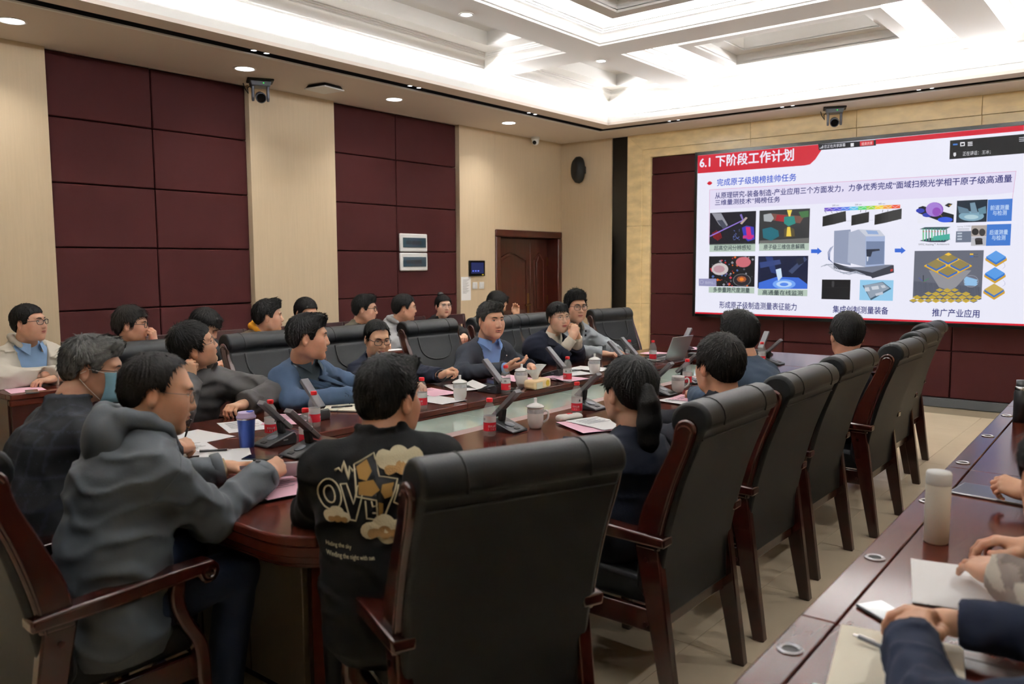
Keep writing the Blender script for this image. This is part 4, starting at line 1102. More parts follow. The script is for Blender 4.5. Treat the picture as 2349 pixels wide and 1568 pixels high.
pg([(-1.999,2.131),(-2.003,2.105),(-2.017,2.083),(-2.038,2.067),(-2.065,2.059),(-2.095,2.06),(-2.123,2.07),(-2.146,2.088),(-2.162,2.112),(-2.168,2.139),(-2.164,2.165),(-2.15,2.187),(-2.128,2.203),(-2.101,2.211),(-2.072,2.209),(-2.044,2.199),(-2.021,2.181),(-2.005,2.157)],(150,96,200),5)
pg([(-2.013,2.132),(-2.017,2.107),(-2.03,2.086),(-2.05,2.07),(-2.075,2.062),(-2.102,2.064),(-2.128,2.073),(-2.15,2.091),(-2.165,2.113),(-2.171,2.139),(-2.167,2.164),(-2.154,2.185),(-2.134,2.201),(-2.108,2.208),(-2.081,2.207),(-2.055,2.197),(-2.033,2.18),(-2.019,2.157)],(170,130,220),6)
pg([(-2.022,2.108),(-2.024,2.092),(-2.031,2.079),(-2.041,2.069),(-2.055,2.064),(-2.069,2.065),(-2.083,2.071),(-2.095,2.082),(-2.103,2.096),(-2.106,2.111),(-2.104,2.127),(-2.097,2.141),(-2.087,2.15),(-2.073,2.155),(-2.058,2.154),(-2.045,2.148),(-2.033,2.138),(-2.025,2.124)],(150,80,190),7)
pg([(-2.042,2.094),(-1.998,2.043),(-2.025,2.078)],(240,190,50),8)
pg([(-1.99,2.173),(-1.955,2.196),(-1.914,2.185),(-1.948,2.15)],(34,34,38),5)
pg([(-1.954,2.174),(-1.927,2.179),(-1.937,2.162)],(200,160,40),6)
sq(-1.874,2.216,-1.592,1.988,(24,40,56),2)
pg([(-1.617,2.047),(-1.623,2.03),(-1.643,2.015),(-1.673,2.005),(-1.711,2),(-1.752,2.002),(-1.791,2.009),(-1.823,2.022),(-1.844,2.038),(-1.852,2.056),(-1.846,2.073),(-1.826,2.087),(-1.795,2.097),(-1.756,2.102),(-1.715,2.1),(-1.677,2.093),(-1.646,2.08),(-1.625,2.064)],(130,170,190),3)
pg([(-1.866,2.161),(-1.77,2.127),(-1.748,2.081),(-1.849,2.086)],(100,130,150),4)
pg([(-1.753,2.186),(-1.707,2.191),(-1.675,2.078),(-1.735,2.081)],(120,150,170),5)
pg([(-1.677,2.123),(-1.606,2.149),(-1.599,2.075),(-1.661,2.063)],(100,140,160),4)
pg([(-1.667,2.04),(-1.67,2.032),(-1.682,2.025),(-1.699,2.02),(-1.721,2.018),(-1.744,2.019),(-1.766,2.023),(-1.784,2.029),(-1.796,2.036),(-1.8,2.045),(-1.797,2.053),(-1.785,2.06),(-1.768,2.064),(-1.746,2.066),(-1.723,2.065),(-1.701,2.061),(-1.683,2.055),(-1.671,2.048)],(180,210,220),6)
sq(-1.589,2.212,-1.37,1.989,(64,124,214),2)
tx('前道测量',-1.564,2.108,0.168,0.047,(200,222,248),1,3)
tx('与检测',-1.541,2.053,0.125,0.047,(200,222,248),1,3)
sq(-1.587,1.96,-1.37,1.742,(64,124,214),2)
tx('后道测量',-1.562,1.858,0.166,0.047,(200,222,248),1,3)
tx('与检测',-1.538,1.802,0.122,0.047,(200,222,248),1,3)
pg([(-2.225,1.931),(-2.17,1.951),(-1.923,1.947),(-1.979,1.915)],(60,90,96),3)
pg([(-2.22,1.807),(-2.116,1.836),(-1.917,1.819),(-1.974,1.787),(-2.114,1.79)],(50,60,80),3)
pg([(-2.194,1.933),(-2.181,1.933),(-2.176,1.806),(-2.189,1.807)],(110,200,140),4)
pg([(-2.165,1.933),(-2.152,1.932),(-2.147,1.806),(-2.16,1.806)],(70,170,140),4)
pg([(-2.137,1.932),(-2.124,1.931),(-2.119,1.805),(-2.132,1.806)],(110,140,140),4)
pg([(-2.109,1.931),(-2.096,1.931),(-2.091,1.805),(-2.103,1.805)],(70,200,140),4)
pg([(-2.08,1.93),(-2.068,1.93),(-2.063,1.804),(-2.075,1.804)],(110,170,140),4)
pg([(-2.052,1.929),(-2.04,1.929),(-2.035,1.804),(-2.047,1.804)],(70,140,140),4)
pg([(-2.024,1.928),(-2.012,1.928),(-2.007,1.803),(-2.019,1.803)],(110,200,140),4)
pg([(-1.996,1.928),(-1.984,1.927),(-1.979,1.802),(-1.991,1.803)],(70,170,140),4)
pg([(-1.969,1.927),(-1.956,1.926),(-1.951,1.802),(-1.964,1.802)],(110,140,140),4)
pg([(-2.088,1.851),(-1.928,1.874),(-1.925,1.813),(-2.087,1.805)],(70,176,160),5)
pg([(-2.187,1.912),(-2.179,1.911),(-2.178,1.899),(-2.187,1.899)],(210,60,60),5)
pg([(-2.159,1.911),(-2.15,1.911),(-2.15,1.898),(-2.158,1.899)],(210,60,60),5)
pg([(-2.13,1.91),(-2.122,1.91),(-2.121,1.898),(-2.13,1.898)],(210,60,60),5)
pg([(-2.102,1.909),(-2.094,1.909),(-2.093,1.897),(-2.102,1.897)],(210,60,60),5)
pg([(-2.074,1.909),(-2.065,1.908),(-2.065,1.896),(-2.073,1.896)],(210,60,60),5)
pg([(-2.046,1.908),(-2.037,1.908),(-2.037,1.895),(-2.045,1.896)],(210,60,60),5)
pg([(-2.018,1.907),(-2.01,1.907),(-2.009,1.895),(-2.017,1.895)],(210,60,60),5)
pg([(-1.99,1.906),(-1.982,1.906),(-1.981,1.894),(-1.99,1.894)],(210,60,60),5)
tx('YMTC Xtacking™ Architecture',-2.23,1.757,0.301,0.02,(50,50,60),0,3)
sq(-1.869,1.898,-1.725,1.782,(110,120,140),2)
sq(-1.857,1.884,-1.813,1.868,(190,200,214),3)
sq(-1.856,1.854,-1.812,1.838,(190,200,214),3)
sq(-1.855,1.824,-1.811,1.808,(190,200,214),3)
sq(-1.729,1.954,-1.586,1.839,(176,166,160),2)
sq(-1.724,1.835,-1.588,1.744,(190,190,196),2)
pg([(-1.659,1.888),(-1.66,1.876),(-1.665,1.865),(-1.673,1.857),(-1.684,1.854),(-1.695,1.854),(-1.705,1.858),(-1.714,1.867),(-1.72,1.877),(-1.723,1.89),(-1.721,1.902),(-1.716,1.913),(-1.708,1.92),(-1.698,1.924),(-1.687,1.924),(-1.676,1.919),(-1.667,1.911),(-1.661,1.9)],(40,38,38),3)
pg([(-1.598,1.88),(-1.599,1.867),(-1.604,1.856),(-1.611,1.847),(-1.62,1.843),(-1.63,1.843),(-1.64,1.848),(-1.648,1.857),(-1.654,1.869),(-1.656,1.882),(-1.655,1.895),(-1.65,1.907),(-1.643,1.915),(-1.634,1.919),(-1.624,1.919),(-1.614,1.914),(-1.606,1.905),(-1.6,1.894)],(60,58,58),3)
pg([(-1.69,1.808),(-1.624,1.816),(-1.616,1.758),(-1.682,1.755)],(30,30,34),4)
pg([(-1.62,1.81),(-1.622,1.805),(-1.628,1.8),(-1.637,1.797),(-1.649,1.796),(-1.661,1.796),(-1.673,1.798),(-1.682,1.802),(-1.689,1.806),(-1.691,1.811),(-1.689,1.816),(-1.683,1.821),(-1.674,1.824),(-1.662,1.825),(-1.65,1.825),(-1.638,1.823),(-1.628,1.82),(-1.622,1.815)],(56,56,60),5)
tx('Stacking 工艺流程',-1.862,1.941,0.127,0.015,(110,110,120),0,3)
pg([(-1.856,1.927),(-1.746,1.925),(-1.745,1.92),(-1.856,1.922)],(150,150,160),3)
pg([(-1.856,1.913),(-1.745,1.911),(-1.745,1.907),(-1.856,1.908)],(150,150,160),3)
sq(-2.264,1.698,-1.604,1.189,(104,108,122),2)
pg([(-2.116,1.489),(-1.709,1.49),(-1.844,1.314),(-1.911,1.275),(-2.01,1.312)],(150,150,156),3)
pg([(-2.258,1.371),(-2.244,1.175),(-1.616,1.185),(-1.62,1.318)],(66,68,80),2)
pg([(-2.162,1.531),(-2.162,1.54),(-1.936,1.674),(-1.706,1.539),(-1.706,1.53),(-1.924,1.396)],(210,160,40),4)
pg([(-2.162,1.54),(-1.936,1.674),(-1.706,1.539),(-1.925,1.405)],(238,190,50),5)
pg([(-2.023,1.601),(-2.024,1.623),(-1.935,1.674),(-1.842,1.621),(-1.841,1.6),(-1.929,1.549)],(60,110,190),6)
pg([(-2.024,1.623),(-1.935,1.674),(-1.842,1.621),(-1.93,1.57)],(150,134,80),7)
pg([(-2.138,1.534),(-2.139,1.555),(-2.048,1.607),(-1.953,1.555),(-1.952,1.533),(-2.042,1.481)],(60,110,190),6)
pg([(-2.139,1.555),(-2.048,1.607),(-1.953,1.555),(-2.043,1.503)],(150,134,80),7)
pg([(-1.908,1.53),(-1.909,1.552),(-1.821,1.603),(-1.729,1.551),(-1.728,1.53),(-1.815,1.479)],(60,110,190),6)
pg([(-1.909,1.552),(-1.821,1.603),(-1.729,1.551),(-1.816,1.5)],(150,134,80),7)
pg([(-2.02,1.46),(-2.021,1.481),(-1.932,1.533),(-1.839,1.482),(-1.838,1.46),(-1.926,1.408)],(60,110,190),6)
pg([(-2.021,1.481),(-1.932,1.533),(-1.839,1.482),(-1.927,1.429)],(150,134,80),7)
pg([(-1.969,1.657),(-1.931,1.677),(-1.9,1.657),(-1.932,1.643)],(250,200,60),9)
pg([(-2.04,1.273),(-2.04,1.279),(-2.001,1.3),(-1.961,1.28),(-1.961,1.274),(-1.999,1.253)],(60,90,150),4)
pg([(-2.04,1.279),(-2.001,1.3),(-1.961,1.28),(-2,1.26)],(196,170,70),5)
pg([(-1.967,1.274),(-1.967,1.28),(-1.929,1.301),(-1.889,1.281),(-1.889,1.275),(-1.927,1.255)],(240,196,50),4)
pg([(-1.967,1.28),(-1.929,1.301),(-1.889,1.281),(-1.927,1.261)],(196,170,70),5)
pg([(-1.895,1.275),(-1.895,1.281),(-1.857,1.302),(-1.818,1.283),(-1.818,1.277),(-1.855,1.256)],(60,90,150),4)
pg([(-1.895,1.281),(-1.857,1.302),(-1.818,1.283),(-1.855,1.262)],(196,170,70),5)
pg([(-2.149,1.233),(-2.149,1.24),(-2.11,1.261),(-2.069,1.241),(-2.069,1.235),(-2.108,1.214)],(60,90,150),5)
pg([(-2.149,1.24),(-2.11,1.261),(-2.069,1.241),(-2.108,1.22)],(196,170,70),6)
pg([(-2.075,1.235),(-2.075,1.241),(-2.036,1.262),(-1.996,1.243),(-1.996,1.236),(-2.034,1.216)],(240,196,50),5)
pg([(-2.075,1.241),(-2.036,1.262),(-1.996,1.243),(-2.035,1.222)],(196,170,70),6)
pg([(-2.001,1.236),(-2.002,1.242),(-1.963,1.263),(-1.924,1.244),(-1.923,1.238),(-1.962,1.217)],(60,90,150),5)
pg([(-2.002,1.242),(-1.963,1.263),(-1.924,1.244),(-1.962,1.223)],(196,170,70),6)
pg([(-1.929,1.238),(-1.929,1.244),(-1.891,1.265),(-1.852,1.245),(-1.852,1.239),(-1.889,1.219)],(240,196,50),5)
pg([(-1.929,1.244),(-1.891,1.265),(-1.852,1.245),(-1.89,1.225)],(196,170,70),6)
pg([(-1.857,1.239),(-1.858,1.245),(-1.82,1.266),(-1.781,1.247),(-1.781,1.241),(-1.818,1.22)],(60,90,150),5)
pg([(-1.858,1.245),(-1.82,1.266),(-1.781,1.247),(-1.818,1.226)],(196,170,70),6)
pg([(-1.786,1.241),(-1.787,1.247),(-1.749,1.267),(-1.711,1.248),(-1.711,1.242),(-1.747,1.222)],(240,196,50),5)
pg([(-1.787,1.247),(-1.749,1.267),(-1.711,1.248),(-1.748,1.228)],(196,170,70),6)
pg([(-2.26,1.193),(-2.26,1.2),(-2.22,1.221),(-2.179,1.201),(-2.179,1.195),(-2.218,1.174)],(240,196,50),6)
pg([(-2.26,1.2),(-2.22,1.221),(-2.179,1.201),(-2.219,1.18)],(196,170,70),7)
pg([(-2.185,1.195),(-2.185,1.201),(-2.145,1.223),(-2.105,1.203),(-2.104,1.197),(-2.144,1.176)],(60,90,150),6)
pg([(-2.185,1.201),(-2.145,1.223),(-2.105,1.203),(-2.144,1.182)],(196,170,70),7)
pg([(-2.11,1.197),(-2.11,1.203),(-2.071,1.224),(-2.031,1.205),(-2.031,1.199),(-2.07,1.177)],(240,196,50),6)
pg([(-2.11,1.203),(-2.071,1.224),(-2.031,1.205),(-2.07,1.184)],(196,170,70),7)
pg([(-2.036,1.198),(-2.037,1.205),(-1.998,1.226),(-1.958,1.206),(-1.958,1.2),(-1.996,1.179)],(60,90,150),6)
pg([(-2.037,1.205),(-1.998,1.226),(-1.958,1.206),(-1.997,1.185)],(196,170,70),7)
pg([(-1.964,1.2),(-1.964,1.206),(-1.926,1.227),(-1.886,1.208),(-1.886,1.202),(-1.924,1.181)],(240,196,50),6)
pg([(-1.964,1.206),(-1.926,1.227),(-1.886,1.208),(-1.924,1.187)],(196,170,70),7)
pg([(-1.891,1.202),(-1.892,1.208),(-1.854,1.229),(-1.815,1.21),(-1.815,1.203),(-1.852,1.183)],(60,90,150),6)
pg([(-1.892,1.208),(-1.854,1.229),(-1.815,1.21),(-1.852,1.189)],(196,170,70),7)
pg([(-1.82,1.203),(-1.82,1.209),(-1.783,1.23),(-1.744,1.211),(-1.744,1.205),(-1.781,1.184)],(240,196,50),6)
pg([(-1.82,1.209),(-1.783,1.23),(-1.744,1.211),(-1.781,1.191)],(196,170,70),7)
pg([(-1.749,1.205),(-1.75,1.211),(-1.713,1.232),(-1.674,1.213),(-1.674,1.207),(-1.711,1.186)],(60,90,150),6)
pg([(-1.75,1.211),(-1.713,1.232),(-1.674,1.213),(-1.711,1.192)],(196,170,70),7)
pg([(-1.68,1.207),(-1.68,1.213),(-1.643,1.233),(-1.605,1.214),(-1.605,1.208),(-1.641,1.188)],(240,196,50),6)
pg([(-1.68,1.213),(-1.643,1.233),(-1.605,1.214),(-1.642,1.194)],(196,170,70),7)
pg([(-2.296,1.155),(-2.296,1.161),(-2.256,1.182),(-2.215,1.163),(-2.215,1.157),(-2.255,1.135)],(60,90,150),7)
pg([(-2.296,1.161),(-2.256,1.182),(-2.215,1.163),(-2.255,1.142)],(196,170,70),8)
pg([(-2.221,1.157),(-2.221,1.163),(-2.181,1.184),(-2.14,1.165),(-2.14,1.159),(-2.179,1.137)],(240,196,50),7)
pg([(-2.221,1.163),(-2.181,1.184),(-2.14,1.165),(-2.18,1.143)],(196,170,70),8)
pg([(-2.146,1.158),(-2.146,1.165),(-2.107,1.186),(-2.066,1.167),(-2.066,1.16),(-2.105,1.139)],(60,90,150),7)
pg([(-2.146,1.165),(-2.107,1.186),(-2.066,1.167),(-2.105,1.145)],(196,170,70),8)
pg([(-2.072,1.16),(-2.072,1.167),(-2.033,1.188),(-1.993,1.169),(-1.993,1.162),(-2.031,1.141)],(240,196,50),7)
pg([(-2.072,1.167),(-2.033,1.188),(-1.993,1.169),(-2.032,1.147)],(196,170,70),8)
pg([(-1.998,1.162),(-1.999,1.168),(-1.96,1.189),(-1.921,1.17),(-1.92,1.164),(-1.958,1.143)],(60,90,150),7)
pg([(-1.999,1.168),(-1.96,1.189),(-1.921,1.17),(-1.959,1.149)],(196,170,70),8)
pg([(-1.926,1.164),(-1.926,1.17),(-1.888,1.191),(-1.849,1.172),(-1.849,1.166),(-1.886,1.145)],(240,196,50),7)
pg([(-1.926,1.17),(-1.888,1.191),(-1.849,1.172),(-1.887,1.151)],(196,170,70),8)
pg([(-1.854,1.166),(-1.854,1.172),(-1.817,1.193),(-1.778,1.174),(-1.778,1.168),(-1.815,1.147)],(60,90,150),7)
pg([(-1.854,1.172),(-1.817,1.193),(-1.778,1.174),(-1.815,1.153)],(196,170,70),8)
pg([(-1.783,1.168),(-1.783,1.174),(-1.746,1.194),(-1.708,1.176),(-1.707,1.17),(-1.744,1.149)],(240,196,50),7)
pg([(-1.783,1.174),(-1.746,1.194),(-1.708,1.176),(-1.745,1.155)],(196,170,70),8)
pg([(-1.713,1.169),(-1.713,1.175),(-1.676,1.196),(-1.638,1.177),(-1.638,1.171),(-1.674,1.151)],(60,90,150),7)
pg([(-1.713,1.175),(-1.676,1.196),(-1.638,1.177),(-1.675,1.157)],(196,170,70),8)
sq(-1.73,1.665,-1.699,1.65,(244,196,60),4)
sq(-1.729,1.641,-1.698,1.626,(60,110,190),4)
tx('Gold',-1.694,1.65,0.037,0.013,(60,60,70),0,4)
tx('Resin',-1.692,1.626,0.04,0.013,(60,60,70),0,4)
pg([(-1.638,1.377),(-1.641,1.356),(-1.652,1.337),(-1.67,1.322),(-1.692,1.314),(-1.716,1.314),(-1.74,1.321),(-1.759,1.335),(-1.772,1.354),(-1.777,1.376),(-1.774,1.398),(-1.762,1.417),(-1.744,1.431),(-1.722,1.439),(-1.698,1.439),(-1.675,1.432),(-1.656,1.418),(-1.643,1.399)],(160,164,176),4)
pg([(-1.642,1.377),(-1.645,1.357),(-1.655,1.339),(-1.672,1.326),(-1.693,1.319),(-1.716,1.319),(-1.738,1.325),(-1.756,1.338),(-1.768,1.356),(-1.773,1.376),(-1.77,1.396),(-1.759,1.414),(-1.742,1.427),(-1.721,1.434),(-1.698,1.435),(-1.676,1.428),(-1.659,1.415),(-1.646,1.397)],(110,114,130),5)
pg([(-1.773,1.399),(-1.754,1.425),(-1.645,1.392),(-1.663,1.359),(-1.765,1.368)],(150,196,236),6)
pg([(-1.772,1.371),(-1.712,1.398),(-1.644,1.368),(-1.663,1.344),(-1.764,1.35)],(150,196,236),7)
pg([(-1.77,1.344),(-1.671,1.371),(-1.643,1.344),(-1.662,1.329),(-1.763,1.332)],(150,196,236),8)
pg([(-2.168,1.369),(-2.216,1.41),(-2.209,1.411),(-2.161,1.366)],(60,80,190),4)
pg([(-2.168,1.369),(-2.113,1.404),(-2.106,1.404),(-2.161,1.366)],(40,150,80),4)
pg([(-2.168,1.369),(-2.171,1.437),(-2.164,1.437),(-2.161,1.366)],(30,30,36),4)
pg([(-2.168,1.369),(-2.154,1.36),(-2.147,1.36),(-2.161,1.366)],(200,60,60),4)
pg([(-1.585,1.593),(-1.586,1.616),(-1.493,1.683),(-1.395,1.615),(-1.393,1.591),(-1.486,1.524)],(214,164,50),2)
pg([(-1.586,1.616),(-1.493,1.683),(-1.395,1.615),(-1.487,1.548)],(244,196,60),3)
pg([(-1.578,1.61),(-1.579,1.631),(-1.493,1.692),(-1.403,1.63),(-1.402,1.609),(-1.487,1.548)],(48,120,210),4)
pg([(-1.579,1.631),(-1.493,1.692),(-1.403,1.63),(-1.488,1.568)],(92,160,236),5)
pg([(-1.588,1.423),(-1.589,1.447),(-1.495,1.515),(-1.397,1.447),(-1.396,1.424),(-1.488,1.355)],(214,164,50),2)
pg([(-1.589,1.447),(-1.495,1.515),(-1.397,1.447),(-1.489,1.379)],(244,196,60),3)
pg([(-1.581,1.441),(-1.582,1.461),(-1.496,1.524),(-1.405,1.462),(-1.404,1.442),(-1.489,1.379)],(48,120,210),4)
pg([(-1.582,1.461),(-1.496,1.524),(-1.405,1.462),(-1.49,1.4)],(92,160,236),5)
pg([(-1.589,1.254),(-1.59,1.278),(-1.496,1.348),(-1.397,1.281),(-1.396,1.257),(-1.488,1.187)],(214,164,50),2)
pg([(-1.59,1.278),(-1.496,1.348),(-1.397,1.281),(-1.49,1.211)],(244,196,60),3)
pg([(-1.581,1.272),(-1.582,1.293),(-1.496,1.356),(-1.405,1.296),(-1.405,1.275),(-1.49,1.211)],(60,120,200),4)
pg([(-1.582,1.293),(-1.496,1.356),(-1.405,1.296),(-1.491,1.232)],(206,176,90),5)
pg([(-1.426,1.571),(-1.423,1.571),(-1.407,1.549),(-1.409,1.549)],(110,110,180),3)
pg([(-1.409,1.549),(-1.407,1.549),(-1.406,1.525),(-1.408,1.525)],(110,110,180),3)
pg([(-1.408,1.525),(-1.406,1.525),(-1.425,1.508),(-1.428,1.508)],(110,110,180),3)
pg([(-1.417,1.39),(-1.415,1.39),(-1.399,1.368),(-1.401,1.368)],(110,110,180),3)
pg([(-1.401,1.368),(-1.399,1.368),(-1.397,1.344),(-1.4,1.344)],(110,110,180),3)
pg([(-1.4,1.344),(-1.397,1.344),(-1.417,1.326),(-1.42,1.326)],(110,110,180),3)
tx('推广产业应用',-2.065,1.004,0.451,0.078,(38,42,120),1,3)
pg([(-4.804,1.378),(-4.562,1.38),(-4.56,1.282),(-4.802,1.286)],(150,150,190),8)
tx('说点什么…',-4.715,1.313,0.135,0.033,(206,206,230),0,9)
pg([(-4.737,1.335),(-4.738,1.326),(-4.743,1.319),(-4.75,1.314),(-4.758,1.311),(-4.767,1.311),(-4.776,1.313),(-4.783,1.319),(-4.787,1.326),(-4.789,1.334),(-4.788,1.342),(-4.783,1.35),(-4.776,1.355),(-4.768,1.358),(-4.759,1.358),(-4.75,1.355),(-4.743,1.35),(-4.739,1.343)],(206,206,230),9)
pg([(-4.741,1.335),(-4.742,1.328),(-4.746,1.322),(-4.752,1.317),(-4.759,1.314),(-4.766,1.314),(-4.774,1.317),(-4.78,1.321),(-4.784,1.327),(-4.785,1.334),(-4.784,1.341),(-4.78,1.347),(-4.774,1.352),(-4.767,1.354),(-4.76,1.354),(-4.752,1.352),(-4.746,1.348),(-4.742,1.342)],(150,150,190),10)
art.build('slide_artwork', 'slide', vw)
# ================================================================ PEOPLE: distance-field modelling
def V(*a): return np.array(a, float)
def unit(v):
    v = np.asarray(v, float)
    return v / (np.linalg.norm(v) + 1e-9)
class Field:
    def __init__(s, lo, hi, h):
        s.lo, s.h = np.array(lo, float), h
        s.n = np.maximum(np.ceil((np.array(hi, float) - s.lo) / h).astype(int) + 1, 3)
        s.d = np.full(s.n, 0.5, np.float32)
    def win(s, lo, hi):
        a = np.clip(np.floor((np.minimum(lo, hi) - s.lo) / s.h).astype(int), 0, s.n - 1)
        b = np.clip(np.ceil((np.maximum(lo, hi) - s.lo) / s.h).astype(int) + 1, 1, s.n)
        if (b - a < 1).any():
            return None, None
        ax = [(s.lo[i] + s.h * np.arange(a[i], b[i])).astype(np.float32) for i in range(3)]
        return tuple(slice(a[i], b[i]) for i in range(3)), (ax[0][:, None, None], ax[1][None, :, None], ax[2][None, None, :])
    def put(s, fn, lo, hi, k, mode='u'):
        m = k + 3 * s.h
        sl, P = s.win(np.array(lo) - m, np.array(hi) + m)
        if sl is None:
            return s
        a, b = s.d[sl], fn(*P)
        if mode == 'u':
            t = np.clip(.5 + .5 * (a - b) / k, 0, 1) if k > 0 else None
            s.d[sl] = np.minimum(a, b) if t is None else a * (1 - t) + b * t - k * t * (1 - t)
        else:       # subtract
            b = -b
            t = np.clip(.5 + .5 * (b - a) / k, 0, 1) if k > 0 else None
            s.d[sl] = np.maximum(a, b) if t is None else a * (1 - t) + b * t + k * t * (1 - t)
        return s
    def cone(s, a, b, ra, rb, k=.02, mode='u'):
        a, b = np.array(a, float), np.array(b, float)
        ab = b - a
        L2 = float(ab @ ab) + 1e-12
        def fn(X, Y, Z):
            x, y, z = X - a[0], Y - a[1], Z - a[2]
            t = np.clip((x * ab[0] + y * ab[1] + z * ab[2]) / L2, 0, 1)
            return np.sqrt((x - t * ab[0]) ** 2 + (y - t * ab[1]) ** 2 + (z - t * ab[2]) ** 2) - (ra + (rb - ra) * t)
        r = max(ra, rb)
        return s.put(fn, np.minimum(a, b) - r, np.maximum(a, b) + r, k, mode)
    def chain(s, pts, rs, k=.02, mode='u'):
        for i in range(len(pts) - 1):
            s.cone(pts[i], pts[i + 1], rs[i], rs[i + 1], k, mode)
        return s
    def ell(s, c, r, k=.02, mode='u', M=None):
        c, r = np.array(c, float), np.array(r, float)
        M = np.eye(3) if M is None else np.array(M)      # rows = local axes
        def fn(X, Y, Z):
            x, y, z = X - c[0], Y - c[1], Z - c[2]
            q = [M[i][0] * x + M[i][1] * y + M[i][2] * z for i in range(3)]
            k0 = np.sqrt(sum((q[i] / r[i]) ** 2 for i in range(3)))
            k1 = np.sqrt(sum((q[i] / r[i] ** 2) ** 2 for i in range(3))) + 1e-9
            return k0 * (k0 - 1) / k1
        m = np.abs(M.T) @ r
        return s.put(fn, c - m, c + m, k, mode)
    def ecap(s, a, b, sa, sb, right, k=.03, mode='u'):
        """elliptic loft from a to b; sa,sb = (half width along right, half depth)"""
        a, b = np.array(a, float), np.array(b, float)
        ax = b - a
        L = np.linalg.norm(ax); ax = ax / L
        u = unit(np.array(right) - ax * (np.array(right) @ ax))
        v = np.cross(ax, u)
        def fn(X, Y, Z):
            x, y, z = X - a[0], Y - a[1], Z - a[2]
            t0 = x * ax[0] + y * ax[1] + z * ax[2]
            t = np.clip(t0 / L, 0, 1)
            wu, wv = sa[0] + (sb[0] - sa[0]) * t, sa[1] + (sb[1] - sa[1]) * t
            pu, pv = x * u[0] + y * u[1] + z * u[2], x * v[0] + y * v[1] + z * v[2]
            e = t0 - t * L
            m = np.minimum(wu, wv)
            return (np.sqrt((pu / wu) ** 2 + (pv / wv) ** 2 + (e / m) ** 2) - 1) * m
        r = max(*sa, *sb)
        return s.put(fn, np.minimum(a, b) - r, np.maximum(a, b) + r, k, mode)
    def warp(s, fn):
        X, Y, Z = [(s.lo[i] + s.h * np.arange(s.n[i])).astype(np.float32) for i in range(3)]
        s.d = s.d + fn(X[:, None, None], Y[None, :, None], Z[None, None, :])
        return s
    def keep(s, fn):        # intersect with fn<0
        X, Y, Z = [(s.lo[i] + s.h * np.arange(s.n[i])).astype(np.float32) for i in range(3)]
        s.d = np.maximum(s.d, fn(X[:, None, None], Y[None, :, None], Z[None, None, :]))
        return s
    def mesh(s):
        return surface_nets(s.d, s.lo, s.h)
def surface_nets(d, lo, h):
    d = d.copy()
    for ax in range(3):     # close at the border
        for e in (0, -1):
            sl = [slice(None)] * 3; sl[ax] = e
            d[tuple(sl)] = np.maximum(d[tuple(sl)], 1e-3)
    ins = d < 0
    c = np.zeros(np.array(d.shape) - 1, np.int8)
    off = [(i, j, k) for i in (0, 1) for j in (0, 1) for k in (0, 1)]
    def sub(a, o): return a[o[0]:a.shape[0] - 1 + o[0], o[1]:a.shape[1] - 1 + o[1], o[2]:a.shape[2] - 1 + o[2]]
    for o in off:
        c += sub(ins, o)
    act = (c > 0) & (c < 8)
    I = np.argwhere(act)
    idx = np.full(c.shape, -1, np.int64)
    idx[act] = np.arange(len(I))
    pos, cnt = np.zeros((len(I), 3)), np.zeros(len(I))
    for o in off:
        for ax in range(3):
            if o[ax]:
                continue
            q = list(o); q[ax] = 1
            a = d[I[:, 0] + o[0], I[:, 1] + o[1], I[:, 2] + o[2]]
            b = d[I[:, 0] + q[0], I[:, 1] + q[1], I[:, 2] + q[2]]
            m = (a < 0) != (b < 0)
            t = np.where(m, a / np.where(m, a - b, 1), 0)
            p = np.array(o, float)[None].repeat(len(I), 0); p[:, ax] += t
            pos += p * m[:, None]; cnt += m
    v = lo + h * (I + pos / cnt[:, None])
    F = []
    for ax in range(3):
        b_, c_ = (ax + 1) % 3, (ax + 2) % 3
        s0 = [slice(1, -1)] * 3; s0[ax] = slice(0, -1)
        s1 = [slice(1, -1)] * 3; s1[ax] = slice(1, None)
        A, B = ins[tuple(s0)], ins[tuple(s1)]
        E = np.argwhere(A != B)
        if not len(E):
            continue
        flip = A[tuple(E.T)]
        E = E + 1; E[:, ax] -= 1
        def cell(db, dc):
            q = E.copy(); q[:, b_] -= db; q[:, c_] -= dc
            return idx[tuple(q.T)]
        f = np.stack([cell(1, 1), cell(0, 1), cell(0, 0), cell(1, 0)], 1)
        f[~flip] = f[~flip][:, ::-1]
        F.append(f)
    return v, np.concatenate(F) if F else np.zeros((0, 4), int)

class Soup:
    """joins coloured meshes into one object"""
    def __init__(s): s.v, s.f, s.c, s.n = [], [], [], 0
    def add(s, v, f, col):
        v = np.asarray(v, float)
        if len(v) == 0:
            return s
        s.v.append(v)
        col = np.asarray(col, float)
        if col.ndim == 1:
            col = np.tile(lin(col), (len(v), 1))
        s.c.append(col)
        s.f += [tuple(int(i) + s.n for i in q) for q in f]
        s.n += len(v)
        return s
    def mb(s, m, col): return s.add(np.array(m.v), m.f, col)
    def build(s, name, m, parent, base, smooth=True):
        v = np.concatenate(s.v) - np.array(base)
        me = bpy.data.meshes.new(name)
        me.from_pydata(v.tolist(), [], s.f)
        at = me.color_attributes.new('Col', 'FLOAT_COLOR', 'POINT')
        c = np.concatenate(s.c); c = np.concatenate([c, np.ones((len(c), 1))], 1)
        at.data.foreach_set('color', c.astype(np.float32).ravel())
        me.materials.append(MATS[m])
        o = bpy.data.objects.new(name, me); COL.objects.link(o); o.parent = parent
        if smooth:
            me.shade_smooth()
        return o
